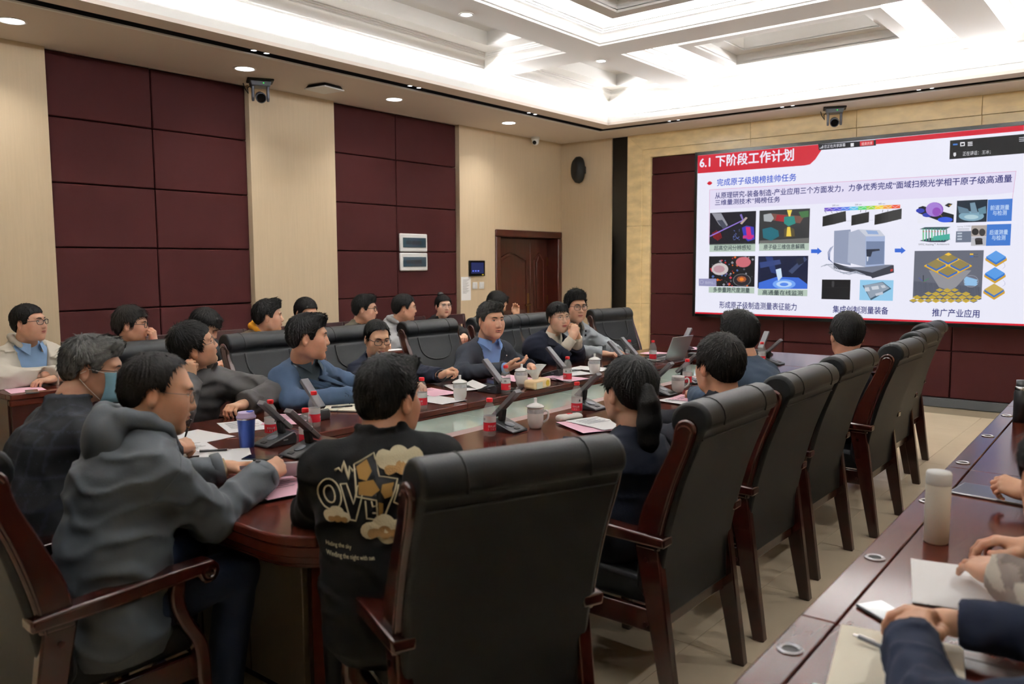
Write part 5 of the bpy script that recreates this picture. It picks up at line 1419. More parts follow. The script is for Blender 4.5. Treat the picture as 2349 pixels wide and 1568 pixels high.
def wav(seed, freq, n=5, stretch=(1, 1, 1)):
    r = np.random.RandomState(seed)
    K = [(unit(r.randn(3) * np.array(stretch)) * freq * r.uniform(.6, 1.5), r.uniform(0, 6.3), r.uniform(.5, 1.6), unit(r.randn(3)) * freq * .35) for _ in range(n)]
    def fn(X, Y, Z):
        s = 0
        for k, p, wv, k2 in K:
            s = s + np.sin(k[0] * X + k[1] * Y + k[2] * Z + p + wv * np.sin(k2[0] * X + k2[1] * Y + k2[2] * Z + p * 2))
        return s / n
    return fn
def frame(yaw, pit=0, rol=0):
    """rows: right, forward, up ; yaw = heading of forward in degrees (0 = +X)"""
    a, p = R(yaw), R(pit)
    f = V(math.cos(a) * math.cos(p), math.sin(a) * math.cos(p), math.sin(p))
    r = V(math.sin(a), -math.cos(a), 0)
    u = np.cross(r, f)
    c, s_ = math.cos(R(rol)), math.sin(R(rol))
    return np.array([r * c + u * s_, f, u * c - r * s_])

SKIN = (196, 146, 116)
mat('skin', (196, 146, 116), rough=0.48, attr=True, sss=0.08, var=0.05, vscale=30)
mat('hair', (16, 14, 13), rough=0.62, attr=True, bump=0.25, bscale=160, spec=0.22)
mat('lens', (235, 240, 245), rough=0.03, alpha=0.12)
mat('frame_black', (14, 14, 16), rough=0.3)
mat('frame_metal', (150, 140, 130), rough=0.3, metal=0.9)

def head(S, hc, M, neck, skin=SKIN, fat=1.0, fem=False, eyes=True, h=.0036, mouth=0.0, blink=0.0, look=(0, 0), age=0, brow=(24, 20, 18), sc=1.0):
    """adds head and neck skin to soup S. hc centre, M frame (right, fwd, up), neck = base of the neck (world)"""
    hc = np.array(hc)
    nl = M @ (np.array(neck) - hc) / sc       # neck in head space
    lo, hi = V(-.1, -.13, -.135), V(.1, .125, .13)
    lo, hi = np.minimum(lo, nl - .06), np.maximum(hi, nl + .06)
    F = Field(lo, hi, h / sc)
    fw = fat
    F.ell((0, -.014, .035), (.077, .098, .085), .01)
    F.ell((0, .024, -.028), (.064 * fw, .07, .088), .03)
    for q in (-1, 1):
        F.chain([(q * .050 * fw, -.012, -.045), (q * .039 * fw, .025, -.082), (q * .012, .066, -.103)], (.022, .020, .016), .025)
        F.ell((q * .043 * fw, .056, -.022), (.024, .024, .022), .03)
        F.ell((q * .033 * fw, .046, -.06), (.026, .03, .032), .04)
    F.ell((0, .07, -.102), (.02, .018, .016), .02)
    F.ell((0, .078, .03), (.05, .016, .014), .02)
    F.chain([(0, .083, .016), (0, .092, -.008), (0, .101, -.03)], (.007, .009, .0115 if fem else .0135), .014)
    for q in (-1, 1):
        F.ell((q * .013, .093, -.034), (.009, .011, .008), .008)
        F.ell((q * .032, .098, .008), (.018, .013, .0095), .016, 's')
        F.ell((q * .032, .0725, .006), (.0155, .0135, .0105), .006)
        # ear
        E = np.array([(math.cos(.35), -q * math.sin(.35), 0), (q * math.sin(.35), math.cos(.35), 0), (0, 0, 1)])
        F.ell((q * .081, -.016, -.012), (.0075, .019, .031), .004, 'u', E)
        F.ell((q * .089, -.011, -.006), (.006, .010, .017), .005, 's', E)
    F.ell((0, .089, -.057), (.024, .012, .0055), .006)
    F.ell((0, .087, -.069), (.02, .012, .0068), .006)
    F.cone((-.021, .1, -.0625), (.021, .1, -.0625), .0025, .0025, .004, 's')
    up = V(0, -.03, -.055)
    F.chain([up, (up + nl) / 2 + V(0, -.004, 0), nl], ((.047 if fem else .054), (.048 if fem else .055) * (.5 + .5 * fw), .062), .03)
    v, f = F.mesh()
    col = np.tile(lin(skin), (len(v), 1))
    # slightly redder cheeks, ears, nose
    red = np.exp(-((np.abs(v[:, 0]) - .045) ** 2 + (v[:, 1] - .06) ** 2 + (v[:, 2] + .025) ** 2) / .0012) * .35 + np.exp(-((np.abs(v[:, 0]) - .083) ** 2) / .0001) * .3
    col = col * (1 - red[:, None] * np.array([0.0, .28, .25]))
    W = lambda p: hc + (np.asarray(p) * sc) @ M
    S.add(W(v), f, col)
    if not eyes:
        return v
    # ray march helper on the field for face details
    neg = F.d < 0
    jl = neg.shape[1] - 1 - np.argmax(neg[:, ::-1, :], axis=1)
    jl = np.minimum(jl, neg.shape[1] - 2)
    A = np.take_along_axis(F.d, jl[:, None, :], 1)[:, 0]; B = np.take_along_axis(F.d, jl[:, None, :] + 1, 1)[:, 0]
    HM = F.lo[1] + F.h * (jl + A / (A - B + 1e-9))
    HM[~neg.any(1)] = .06
    def surf(x, z):
        i = np.clip((np.array([x, z]) - F.lo[[0, 2]]) / F.h, 0, np.array(HM.shape) - 1.001)
        i0, k0 = int(i[0]), int(i[1]); p, q = i[0] - i0, i[1] - k0
        return (HM[i0, k0] * (1 - p) + HM[i0 + 1, k0] * p) * (1 - q) + (HM[i0, k0 + 1] * (1 - p) + HM[i0 + 1, k0 + 1] * p) * q
    def strip(top, bot, lift, col, rows=4):     # band between two rows of (x,z)
        n = len(top)
        p = []
        for r_ in range(rows):
            t = r_ / (rows - 1)
            e = lift * (1 if 0 < r_ < rows - 1 else .35)
            for (x0, z0), (x1, z1) in zip(top, bot):
                x, z = x0 + (x1 - x0) * t, z0 + (z1 - z0) * t
                p.append((x, surf(x, z) + e, z))
        fs = [(r_ * n + i, (r_ + 1) * n + i, (r_ + 1) * n + i + 1, r_ * n + i + 1) for r_ in range(rows - 1) for i in range(n - 1)]
        S.add(W(np.array(p)), fs, col)
    op = .0052 * (1 - blink)
    for q in (-1, 1):
        xs = np.linspace(-.0145, .0145, 9)
        hgt = np.sqrt(np.maximum(1 - (xs / .0147) ** 2, 0))
        cx, cz = q * .032, .006
        yb = surf(cx, cz)
        def P(x, z, l=0):   # eye surface as a small ball
            return (cx + x, yb + .0008 + l - (x * x + z * z) * 26, cz + z)
        upz, loz = op * hgt + xs * q * .03, -.0032 * hgt + xs * q * .03
        n = 9
        S.add(W(np.array([P(x, z) for x, z in zip(xs, upz)] + [P(x, z) for x, z in zip(xs, loz)])), [(n + i, n + i + 1, i + 1, i) for i in range(n - 1)], (216, 208, 202))
        ix, iz = look[0] * .004, look[1] * .002 + .0008
        ir = []
        for a in np.linspace(0, 2 * math.pi, 13)[:-1]:
            ir.append((ix + .0056 * math.cos(a), max(min(iz + .0056 * math.sin(a), op * .97), -.0032)))
        S.add(W(np.array([P(x, z, .0005) for x, z in ir])), [tuple(range(12))], (26, 17, 13))
        lid = MB().tube([W(P(x, z + .0004, .0006)) for x, z in zip(xs, upz)], [.0007 + .0008 * g for g in hgt], 5)
        S.mb(lid, (30, 22, 20))
        lid = MB().tube([W(P(x * 1.05, z + .0052 - .0018 * (1 - g), .0)) for x, z, g in zip(xs, upz, hgt)], [.0012] * 9, 5)
        S.mb(lid, tuple(int(c * .8) for c in skin))
        bx = np.linspace(-.021, .02, 8)
        bz = .0245 + .004 * np.sin((bx * q + .021) / .042 * math.pi * .85) - .002 * (bx * q > .012)
        th = np.interp(bx * q, [-.021, -.012, .005, .02], [.0022, .0042, .0034, .0008]) * (.75 if fem else 1.1)
        strip([(cx + a, b + t) for a, b, t in zip(bx, bz, th)], [(cx + a, b - t) for a, b, t in zip(bx, bz, th)], .0014, brow)
        # nostril
        S.mb(MB().sphere(tuple(W((q * .0078, .0965, -.0405))), .0032 * sc, 6, 5), (70, 40, 34))
    lp = (176, 104, 92) if not fem else (186, 100, 96)
    lx = np.linspace(-.0235, .0235, 11)
    g = 1 - (lx / .0245) ** 2
    gap = .0009 + mouth * .012
    strip([(x, -.0625 + .0065 * gg - .0012 * math.exp(-(x / .004) ** 2)) for x, gg in zip(lx, g)], [(x, -.0625 + gap * .4 * gg) for x, gg in zip(lx, g)], .0012, lp)
    strip([(x, -.0625 - gap * .6 * gg) for x, gg in zip(lx, g)], [(x, -.0625 - (.0095 + mouth * .006) * gg) for x, gg in zip(lx, g)], .0012, lp)
    strip([(x, -.0625 + gap * .45 * gg + .0004) for x, gg in zip(lx, g)], [(x, -.0625 - gap * .65 * gg - .0004) for x, gg in zip(lx, g)], .0004, (62, 26, 24))
    return v

HL = {'bob': [(-.15, -.10), (-.06, -.10), (-.03, -.06), (-.02, .0), (-.012, .022), (.008, .022), (.03, .03), (.045, .045), (.06, .056), (.08, .062), (.13, .064)],
      'high': [(-.15, -.075), (-.085, -.07), (-.05, -.035), (-.038, .0), (-.03, .024), (.0, .026), (.008, -.004), (.022, -.004), (.03, .03), (.045, .066), (.062, .085), (.13, .10)],
      'short': [(-.15, -.075), (-.085, -.07), (-.05, -.035), (-.038, .0), (-.03, .024), (.0, .026), (.008, -.006), (.026, -.008), (.034, .022), (.05, .048), (.068, .062), (.13, .072)],
      'long': [(-.15, -.17), (-.06, -.17), (-.03, -.1), (.0, -.06), (.02, -.02), (.04, .02), (.06, .04), (.08, .045), (.13, .04)],
      'bald': [(-.15, -.075), (-.085, -.07), (-.05, -.035), (-.038, .0), (-.03, .024), (.0, .026), (.004, .01), (.016, .012), (.02, .04), (.03, .075), (.045, .1), (.13, .13)]}
def hair(S, hc, M, style='short', top=.018, side=.008, quiff=0.0, bangs=0.0, col=(17, 15, 14), seed=1, h=.0045, spikes=900, slen=.017, grey=None, part=0, rough=.6, sc=1.0, smin=.0):
    hc = np.array(hc)
    side = side + .004
    F = Field(V(-.105, -.15, -.15), V(.105, .14, .165), h / sc)
    cr, rr_ = V(0, -.014, .035), V(.077, .098, .085)
    F.ell(cr, rr_ + V(side, side + .004, top), .01)
    F.ell(cr + V(0, -.03, -.05), V(.06 + side * .6, .062 + side, .055), .03)      # nape
    if quiff:
        F.ell((.012, .052, .105), (.05, .035, .018 + quiff), .03)
        F.ell((-.01, .07, .098), (.045, .022, .014 + quiff * .7), .03)
    if bangs:
        for x in (-.045, -.015, .018, .046):
            F.cone((x * .8, .065, .1), (x * 1.05, .088 - abs(x) * .35, .062 - bangs), .016, .006, .012)
    hl = np.array(HL[style])
    nz = wav(seed, 70, 4)
    def cut(X, Y, Z):
        zb = np.interp(np.broadcast_to(Y, (1, Y.shape[1], 1)).ravel(), hl[:, 0], hl[:, 1]).reshape(1, -1, 1).astype(np.float32)
        if bangs:
            zb = np.where(Y > .03, zb - bangs * (Y - .03) / .05 * np.exp(-(X / .06) ** 4), zb)
        zb = zb + .06 * np.maximum(np.abs(X) - .05, 0) * (Y > .04)
        return (zb - Z + .004 * nz(X, Y, Z)) * .75
    st = wav(seed + 1, 120, 6)
    def streak(X, Y, Z):
        a = np.arctan2(X, Y + .045)
        e = np.sqrt(X * X + (Y + .045) ** 2)
        return (.0016 * np.sin(a * 31 + 3 * np.sin(e * 60 + a * 5)) + .0012 * np.sin(a * 57 + 40 * e) + .0025 * st(X * .6, Y * .6, Z * .6)) * rough
    F.warp(streak)
    F.keep(cut)
    v, f = F.mesh()
    W = lambda p: hc + (np.asarray(p) * sc) @ M
    base = np.array(lin(col))
    r = np.random.RandomState(seed)
    def shade(p):
        n = st(p[:, 0] * 2, p[:, 1] * 2, p[:, 2] * 2)
        c = base[None] * (1 + .35 * n[:, None])
        if grey is not None:
            g = np.clip(grey[1] + .5 * n + .25 * (np.abs(p[:, 0]) > .055) - .3 * (p[:, 1] < -.06), 0, 1)[:, None]
            c = c * (1 - g) + np.array(lin(grey[0]))[None] * g
        return c
    S.add(W(v), f, shade(v))
    if spikes and len(f):
        # small locks standing off the surface
        cen = v[f].mean(1)
        ok = np.argwhere(~((cen[:, 1] > .045) & (cen[:, 2] < .092)) & ~((cen[:, 2] < smin)))[:, 0] if not bangs else np.arange(len(f))
        fi = ok[r.randint(0, len(ok), spikes)]
        q = v[f[fi]]
        p = q.mean(1)
        n = np.cross(q[:, 1] - q[:, 0], q[:, 3] - q[:, 0]); n /= np.linalg.norm(n, axis=1)[:, None] + 1e-9
        crown = V(.01, -.06, .12)
        cmb = p - crown; cmb[:, 2] -= .02
        if quiff:
            cmb = np.where((p[:, 1] > 0)[:, None], V(.3 + part, .6, .5)[None], cmb)
        cmb /= np.linalg.norm(cmb, axis=1)[:, None] + 1e-9
        cmb += r.randn(spikes, 3) * .12
        cmb -= n * (cmb * n).sum(1)[:, None]
        dr = cmb / (np.linalg.norm(cmb, axis=1)[:, None] + 1e-9)
        L = slen * 1.35 * r.uniform(.6, 1.3, spikes)[:, None]
        sd = np.cross(n, dr) * .0024 * r.uniform(.6, 1.3, spikes)[:, None]
        b0 = p - n * .001
        pts = np.stack([b0 - sd, b0 + sd, b0 + dr * L * .55 + n * .0016 + sd * .7, b0 + dr * L * .55 + n * .0016 - sd * .7, b0 + dr * L + n * .001 * r.uniform(-2, 2, spikes)[:, None]], 1)
        fs = []
        for i in range(spikes):
            o = i * 5
            fs += [(o, o + 1, o + 2, o + 3), (o + 3, o + 2, o + 4)]
        cc = np.repeat(shade(p), 5, 0)
        S.add(W(pts.reshape(-1, 3)), fs, cc)
    return F

def glasses(parent, base, hc, M, kind='black', sc=1.0, w=.026, hh=.018, tilt=0):
    W = lambda p: tuple(hc + (np.asarray(p, float) * sc) @ M - np.array(base))
    m = 'frame_black' if kind == 'black' else 'frame_metal'
    r = .0019 if kind == 'black' else .0011
    fr, ln = MB(), MB()
    for q in (-1, 1):
        lp = []
        for i in range(20):
            a = 2 * math.pi * i / 20
            c, s_ = math.cos(a), math.sin(a)
            x = w * (abs(c) ** .7) * (1 if c > 0 else -1); z = hh * (abs(s_) ** .7) * (1 if s_ > 0 else -1)
            lp.append(W((q * .034 + x, .104 - .0006 * abs(q * .034 + x) / .01 - abs(q * .034 + x) ** 2 * 2.2, .002 + z)))
        fr.tube(lp + lp[:1], r * sc, 6, cap=False)
        ln.poly(lp)
        x1 = q * (.034 + w)
        fr.tube([W((x1, .096, .010)), W((x1 * 1.14, .088, .011)), W((q * .079, .03, .01)), W((q * .082, -.022, .012)), W((q * .08, -.045, -.012))], r * sc, 6)
    fr.tube([W((-.009, .104, .006)), W((0, .1065, .009)), W((.009, .104, .006))], r * sc, 6)
    o = fr.build('glasses', m, parent, smooth='all')
    ln.build('lens', 'lens', o)
    return o

def hand(S, wrist, fdir, dorsal, side, curl=.5, thumb=.5, spread=1.0, skin=SKIN, sc=1.0, h=.0028, fore=.09, curls=None, fdir_arm=None):
    """side +1: thumb towards local +X. fdir = finger direction, dorsal = back of the hand"""
    f = unit(fdir); d = unit(np.array(dorsal) - f * (np.array(dorsal) @ f)); x = np.cross(f, d)
    M = np.array([x, f, d])
    F = Field(V(-.075, -fore - .03, -.1), V(.075, .2, .06), h)
    if side < 0: mir = -1
    else: mir = 1
    kn = [(.027, .088, .003), (.009, .092, .006), (-.010, .088, .005), (-.027, .079, .001)]
    for kx, ky, kz in kn:
        F.cone((kx * .62 * mir, .012, 0), (kx * mir, ky, kz), .0145, .0105, .014)
    F.ell((.024 * mir, .04, -.010), (.016, .03, .015), .014)
    F.ell((-.022 * mir, .04, -.008), (.013, .033, .013), .014)
    L = (.070, .078, .073, .058); rad = (.0092, .0094, .0088, .0078)
    for i, (kx, ky, kz) in enumerate(kn):
        c = curls[i] if curls is not None else curl * (1 + .08 * (i - 1.5))
        p = V(kx * mir, ky, kz); a = 0; az = kx * mir * 2.2 * spread
        pts = [p]
        for fr_, add in ((.46, 75), (.30, 85), (.24, 55)):
            a += R(add) * c
            dr = V(math.sin(az) * math.cos(a), math.cos(az) * math.cos(a), -math.sin(a))
            p = p + dr * L[i] * fr_
            pts.append(p)
        F.chain(pts, (rad[i] * 1.08, rad[i], rad[i] * .9, rad[i] * .78), .004)
    t0 = V(.02 * mir, .018, -.008)
    t1 = V((.046 - .012 * thumb) * mir, .046, -.014 - .012 * thumb)
    t2 = t1 + V((.014 - .026 * thumb) * mir, .030, -.006 - .006 * thumb)
    t3 = t2 + V((.004 - .024 * thumb) * mir, .024, -.002)
    F.chain([t0, t1, t2, t3], (.0165, .0125, .0105, .0085), .008)
    if fdir_arm is None:
        wl = V(0, -fore, 0)
    else:
        wl = M @ (-unit(fdir_arm)) * fore
    F.chain([wl, V(0, -.005, 0), V(0, .02, 0)], (.029, .0245, .024), .014)
    v, fc = F.mesh()
    col = np.tile(lin(skin), (len(v), 1))
    tip = (v[:, 1] > .1)[:, None]
    col = np.where(tip, col * np.array([1.0, .92, .9]), col)
    S.add(np.array(wrist) + (v * sc) @ M, fc, col)
mat('cloth', (60, 60, 64), rough=0.9, attr=True, sheen=0.0, spec=.25, bump=0.12, bscale=240, var=0.05, vscale=12)
mat('cloth_shiny', (60, 60, 64), rough=0.6, attr=True, sheen=0.0, spec=.4, bump=0.06, bscale=120, var=0.05, vscale=10)
MIN_Z = .0
class Person:
    """seated figure. yaw = heading of the body (deg, 0 = +X); all joints in world metres"""
    def __init__(s, label, hc, hips, yaw, lean=None, group=None, hyaw=None, hpit=0, hrol=0, neck=None, shw=.15, sh_drop=.1, bulk=1.0, h=.013, sc=1.06, sh_rot=0):
        s.hc, s.hips = np.array(hc, float), np.array(hips, float)
        s.B = frame(yaw); s.r, s.f, s.u = s.B
        s.M = frame(yaw if hyaw is None else hyaw, hpit, hrol)
        s.sc, s.h, s.bulk = sc, h, bulk
        s.base = V(hips[0], hips[1], 0)
        s.t = thing('person', label, 'person', tuple(s.base), 0, group)
        s.neck = np.array(neck) if neck is not None else s.hc - s.M[1] * .035 * sc - s.M[2] * .11 * sc - V(0, 0, .075 * sc)
        s.neck = s.neck + V(0, 0, .028)
        ax = unit(s.neck - s.hips)
        s.ax = ax
        sr = frame(yaw + sh_rot)[0]
        s.sr = sr
        s.shc = s.neck - ax * sh_drop
        s.sh = {+1: s.shc + sr * shw - ax * .01, -1: s.shc - sr * shw - ax * .01}
        s.hem = 0.0
        s.elb, s.wr = {}, {}
        s.skin = Soup()
    def arm(s, side, elbow, wrist):
        s.elb[side], s.wr[side] = np.array(elbow, float), np.array(wrist, float)
        return s
    def local(s, side, e, w):      # elbow / wrist as (right, fwd, up) offsets from the shoulder
        sh = s.sh[side]
        s.arm(side, sh + np.array(e) @ s.B, sh + np.array(w) @ s.B)
        return s
    def desk_arms(s, fwd=.34, gap=.10, z=.805, out=.10, ef=.14, ez=.80):
        for q in (-1, 1):
            w_ = s.shc + s.f * fwd + s.r * q * gap; w_[2] = z
            e = s.sh[q] + s.r * q * out + s.f * ef; e[2] = ez
            s.arm(q, e, w_)
        return s
    def _torso(s, F, g, b=1.0):
        b = s.bulk * b
        P = lambda t: s.hips + (s.neck - s.ax * .02 - s.hips) * t
        bend = -s.f * .02
        F.ecap(P(-.02 - s.hem), P(.3) + bend, (.17 * b + g + s.hem * .15, .122 * b + g + s.hem * .3), (.163 * b + g, .122 * b + g), s.r, .04)
        F.ecap(P(.3) + bend, P(.7) + bend * .8, (.163 * b + g, .122 * b + g), (.168 * b + g, .118 * b + g), s.sr, .04)
        F.ecap(P(.7) + bend * .8, P(.88), (.168 * b + g, .118 * b + g), (.115 + g, .078 + g), s.sr, .05)
        for q in (-1, 1):
            F.cone(s.neck - s.ax * .03, s.sh[q], .05 + g, .055 + g, .05)
    def _arms(s, F, g, b=1.0, k=.03, cuff=0.0):
        for q in s.elb:
            F.chain([s.sh[q], s.elb[q]], (.05 * b + g, .043 * b + g), .05)
            F.chain([s.elb[q], s.wr[q]], (.044 * b + g, .032 * b + g * .8 + cuff), k)
    def jacket(s, col, name='jacket', g=.014, m='cloth', fold=.0045, ff=36, seed=3, opening=None, collar=None, hood=None, hem=.0, puff=0.0, h=None, b=1.0, colfn=None, bands=None, sleeves=True, cuff=.004, arm_b=1.12, neckr=.056, hoodcol=None):
        h = h or s.h
        s.hem = hem
        pts = [s.hips, s.neck, s.sh[1], s.sh[-1]] + list(s.elb.values()) + list(s.wr.values())
        lo, hi = np.min(pts, 0) - .2, np.max(pts, 0) + .17
        lo[2] = max(lo[2], min(s.hips[2] - .12, min([w[2] for w in s.wr.values()] + [9]) - .1))
        F = Field(lo, hi, h)
        s._torso(F, g, b)
        s.hem = 0.0
        if sleeves:
            s._arms(F, g, arm_b, cuff=cuff)
        if hood:        # a part of its own: rolled rim round the neck and the pouch hanging behind
            H = Field(s.neck - .26, s.neck + .2, h)
            k = hood / .05
            pts_ = [s.neck + s.sr * a * (.5 + .5 * k) + s.f * b_ + s.ax * z for a, b_, z in ((-.06, .095, -.055), (-.095, .045, .0), (-.112, -.02, .035), (-.085, -.085, .05), (0, -.115, .05), (.085, -.085, .05), (.112, -.02, .035), (.095, .045, .0), (.06, .095, -.055))]
            H.chain(pts_, [hood * q_ for q_ in (.32, .45, .55, .62, .66, .62, .55, .45, .32)], .02)
            for j in (-1, 0, 1):
                H.ell(s.neck - s.f * (.125 - .02 * abs(j)) - s.ax * .03 + s.sr * .06 * j, (.055 * k, .04 * k, .075 * k), .03, 'u', s.B)
            hn = wav(seed + 5, 34, 5)
            H.warp(lambda X, Y, Z: .006 * hn(X, Y, Z))
            H.cone(s.neck - s.ax * .03 + s.f * .02, s.neck + s.ax * .25 + s.f * .05, .06, .10, .01, 's')
            v, f = H.mesh()
            Soup().add(v, f, hoodcol or col).build('hood', m, s.t, s.base)
        if collar:
            rad, ht, th = collar
            n = 10
            for i in range(n + 1):
                a = R(-140 + 280 * i / n) + math.pi    # opens in front
                a2 = R(-140 + 280 * (i + 1) / n) + math.pi
                if i == n: break
                pa = s.neck + (s.sr * math.sin(a) + s.f * math.cos(a)) * rad
                pb = s.neck + (s.sr * math.sin(a2) + s.f * math.cos(a2)) * rad
                F.cone(pa, pb, th, th, .01)
                F.cone(pa + s.ax * ht, pb + s.ax * ht, th * .8, th * .8, .012)
        nz, n2 = wav(seed, ff, 6, (.55, .55, 1)), wav(seed + 9, ff * 2.1, 5, (.6, .6, 1))
        els = list(s.elb.values())
        def warp(X, Y, Z):
            e = 0
            for q in s.elb:
                a, c = s.elb[q], s.wr[q]
                d2 = (X - a[0]) ** 2 + (Y - a[1]) ** 2 + (Z - a[2]) ** 2
                ax = unit(c - s.sh[q])
                e = e + np.exp(-d2 / .012) * np.sin((X * ax[0] + Y * ax[1] + Z * ax[2]) * 130 + 2 * nz(X, Y, Z)) * .004
            a_ = nz(X, Y, Z)
            out = fold * a_ + fold * .6 * n2(X, Y, Z) - fold * 1.6 * np.exp(-(a_ / .16) ** 2) + fold * .6 + e
            if puff:
                t = (X - s.hips[0]) * s.ax[0] + (Y - s.hips[1]) * s.ax[1] + (Z - s.hips[2]) * s.ax[2]
                out = out - puff * np.abs(np.sin(t * 42 + .6 * nz(X, Y, Z)))
            return out
        F.warp(warp)
        if opening:
            z0, w0, slope, dep = opening      # bottom height along the spine from neck, half width there, widening, depth
            def wedge(X, Y, Z):
                x, y, z = X - s.neck[0], Y - s.neck[1], Z - s.neck[2]
                t = x * s.ax[0] + y * s.ax[1] + z * s.ax[2]
                u_ = np.abs(x * s.sr[0] + y * s.sr[1] + z * s.sr[2])
                v_ = x * s.f[0] + y * s.f[1] + z * s.f[2]
                wd = w0 + (t + z0) * slope
                return np.maximum(np.maximum(np.maximum(u_ - wd, -(t + z0)), -(v_ - dep)), v_ - .185)
            F.put(wedge, lo, hi, .004, 's')
        for q in s.wr:      # open the cuff
            ax = unit(s.wr[q] - s.elb[q])
            w_ = s.wr[q]
            def cutw(X, Y, Z, ax=ax, w_=w_):
                return np.maximum(-((X - w_[0]) * ax[0] + (Y - w_[1]) * ax[1] + (Z - w_[2]) * ax[2] + .002), np.sqrt((X - w_[0]) ** 2 + (Y - w_[1]) ** 2 + (Z - w_[2]) ** 2) - .1)
            F.put(cutw, w_ - .1, w_ + .1, .003, 's')
        # hollow neck
        F.cone(s.neck - s.ax * .012 + s.f * .018, s.neck + s.ax * .2 + s.f * .03, neckr, neckr + .03, .006, 's')
        v, f = F.mesh()
        S = Soup()
        if colfn is not None:
            S.add(v, f, colfn(s, v))
        else:
            S.add(v, f, col)
        s.jk = S
        o = S.build(name, m, s.t, s.base)
        s.jo, s.jv, s.jf = o, v, f
        return o
    def shirt(s, col, name='shirt', g=.002, h=None, collar=None, m='cloth'):
        h = h or s.h
        lo, hi = np.minimum(s.hips, s.neck) - .22, np.maximum(s.hips, s.neck) + .2
        lo[2] = s.hips[2]
        F = Field(lo, hi, h)
        s._torso(F, g, .97)
        v, f = F.mesh()
        S = Soup().add(v, f, col)
        if collar:
            rad, ht = collar[0] * 1.2 * s.sc / 1.06, collar[1]
            mb = MB()
            # folded collar: inner stand and outer fall with two points in front
            n = 20
            ring0, ring1, ring2 = [], [], []
            for i in range(n + 1):
                a = R(-158 + 316 * i / n) + math.pi
                d = s.sr * math.sin(a) + s.f * math.cos(a) * 1.08
                fr_ = abs(i - n / 2) / (n / 2)
                c_ = s.neck + s.f * .014
                ring0.append(c_ + d * rad - s.ax * (.012 + .03 * fr_))
                ring1.append(c_ + d * rad * 1.0 + s.ax * (ht - .034 * fr_ ** 1.5))
                ring2.append(c_ + d * rad * (1.2 + .22 * fr_ ** 3) + s.sr * math.sin(a) * .02 * fr_ ** 4 - s.ax * (.006 + .075 * fr_ ** 4))
            for A, B in ((ring0, ring1), (ring1, ring2)):
                mb.add([tuple(p) for p in A + B], [(i, i + 1, n + 2 + i, n + 1 + i) for i in range(n)])
            S.mb(mb, collar[2] if len(collar) > 2 else col)
        return S.build(name, m, s.t, s.base)
    def decal(s, obj_v, obj_f, pts2, fn, lift, name, m, faces=None, col=None, parent=None, thick=0.003):
        pass
    def surf_point(s, origin, direction):
        if not hasattr(s, 'bvh'):
            s.bvh = BVHTree.FromPolygons([Vector(p) for p in s.jv], [tuple(int(i) for i in q) for q in s.jf])
        return s.bvh.ray_cast(Vector(origin), Vector(direction))
    def front(s, u, t, lift=.004, back=False):
        """point on the jacket front: u right, t along the spine below the neck"""
        o = s.neck + s.sr * u - s.ax * t
        d = -s.f if back else s.f
        hit = s.surf_point(o + d * .5, -d)
        p = np.array(hit[0]) if hit[0] is not None else o + d * .13
        return p + d * lift
    def patch(s, name, outline, m, lift=.005, back=False, col=None, parent=None, thick=.004, dens=0):
        """flat cloth piece following the jacket surface, outline in (u,t)"""
        pts = []
        n = len(outline)
        for i in range(n):
            a, b = outline[i], outline[(i + 1) % n]
            for k in range(3):
                pts.append((a[0] + (b[0] - a[0]) * k / 3, a[1] + (b[1] - a[1]) * k / 3))
        P3 = [s.front(u, t, lift, back) for u, t in pts]
        c2 = (sum(p[0] for p in pts) / len(pts), sum(p[1] for p in pts) / len(pts))
        c3 = s.front(*c2, lift, back)
        N = len(P3)
        vs = P3 + [c3]
        fs = [(i, (i + 1) % N, N) for i in range(N)]
        S = Soup().add(np.array(vs), fs, col or (60, 60, 64))
        o = S.build(name, m, s.t, s.base, smooth=True)
        if parent: o.parent = parent
        md = o.modifiers.new('solid', 'SOLIDIFY'); md.thickness = thick; md.offset = 0
        return o
    def lapels(s, col, depth=.24, w=.075, m='cloth', u0=.05, notch=True):
        for q in (-1, 1):
            out = [(q * u0, -.005), (q * (u0 + .035), .03), (q * (u0 + w * .75), .075), (q * (u0 + w * .55), .085), (q * (u0 + w * .85), .1), (q * .012, depth), (q * .004, depth), (q * (u0 - .012), .05)]
            s.patch('lapel', out if q > 0 else out[::-1], m, .006, col=col, parent=None)
    def trousers(s, col=(30, 32, 38), knees=None, feet=None, m='cloth', h=.018, shoe=(20, 18, 18), b=1.0):
        hp = s.hips
        kn = knees or {q: hp + s.r * q * .12 + s.f * .42 + V(0, 0, .5 - hp[2]) for q in (-1, 1)}
        ft = feet or {q: V(kn[q][0], kn[q][1], .09) + s.f * (-.02) for q in (-1, 1)}
        pts = [hp] + list(kn.values()) + list(ft.values())
        lo, hi = np.min(pts, 0) - .18, np.max(pts, 0) + .18
        lo[2] = .03
        F = Field(lo, hi, h)
        F.ecap(hp - s.r * .05, hp + s.r * .05, (.12 * s.bulk, .11), (.12 * s.bulk, .11), s.f, .03)
        for q in (-1, 1):
            F.chain([hp + s.r * q * .085, kn[q], ft[q] + V(0, 0, -.01)], (.098 * b, .07 * b, .058 * b), .03)
        F.warp(lambda X, Y, Z: .004 * wav(5, 40, 4)(X, Y, Z))
        v, f = F.mesh()
        S = Soup().add(v, f, col)
        S.build('trousers', m, s.t, s.base)
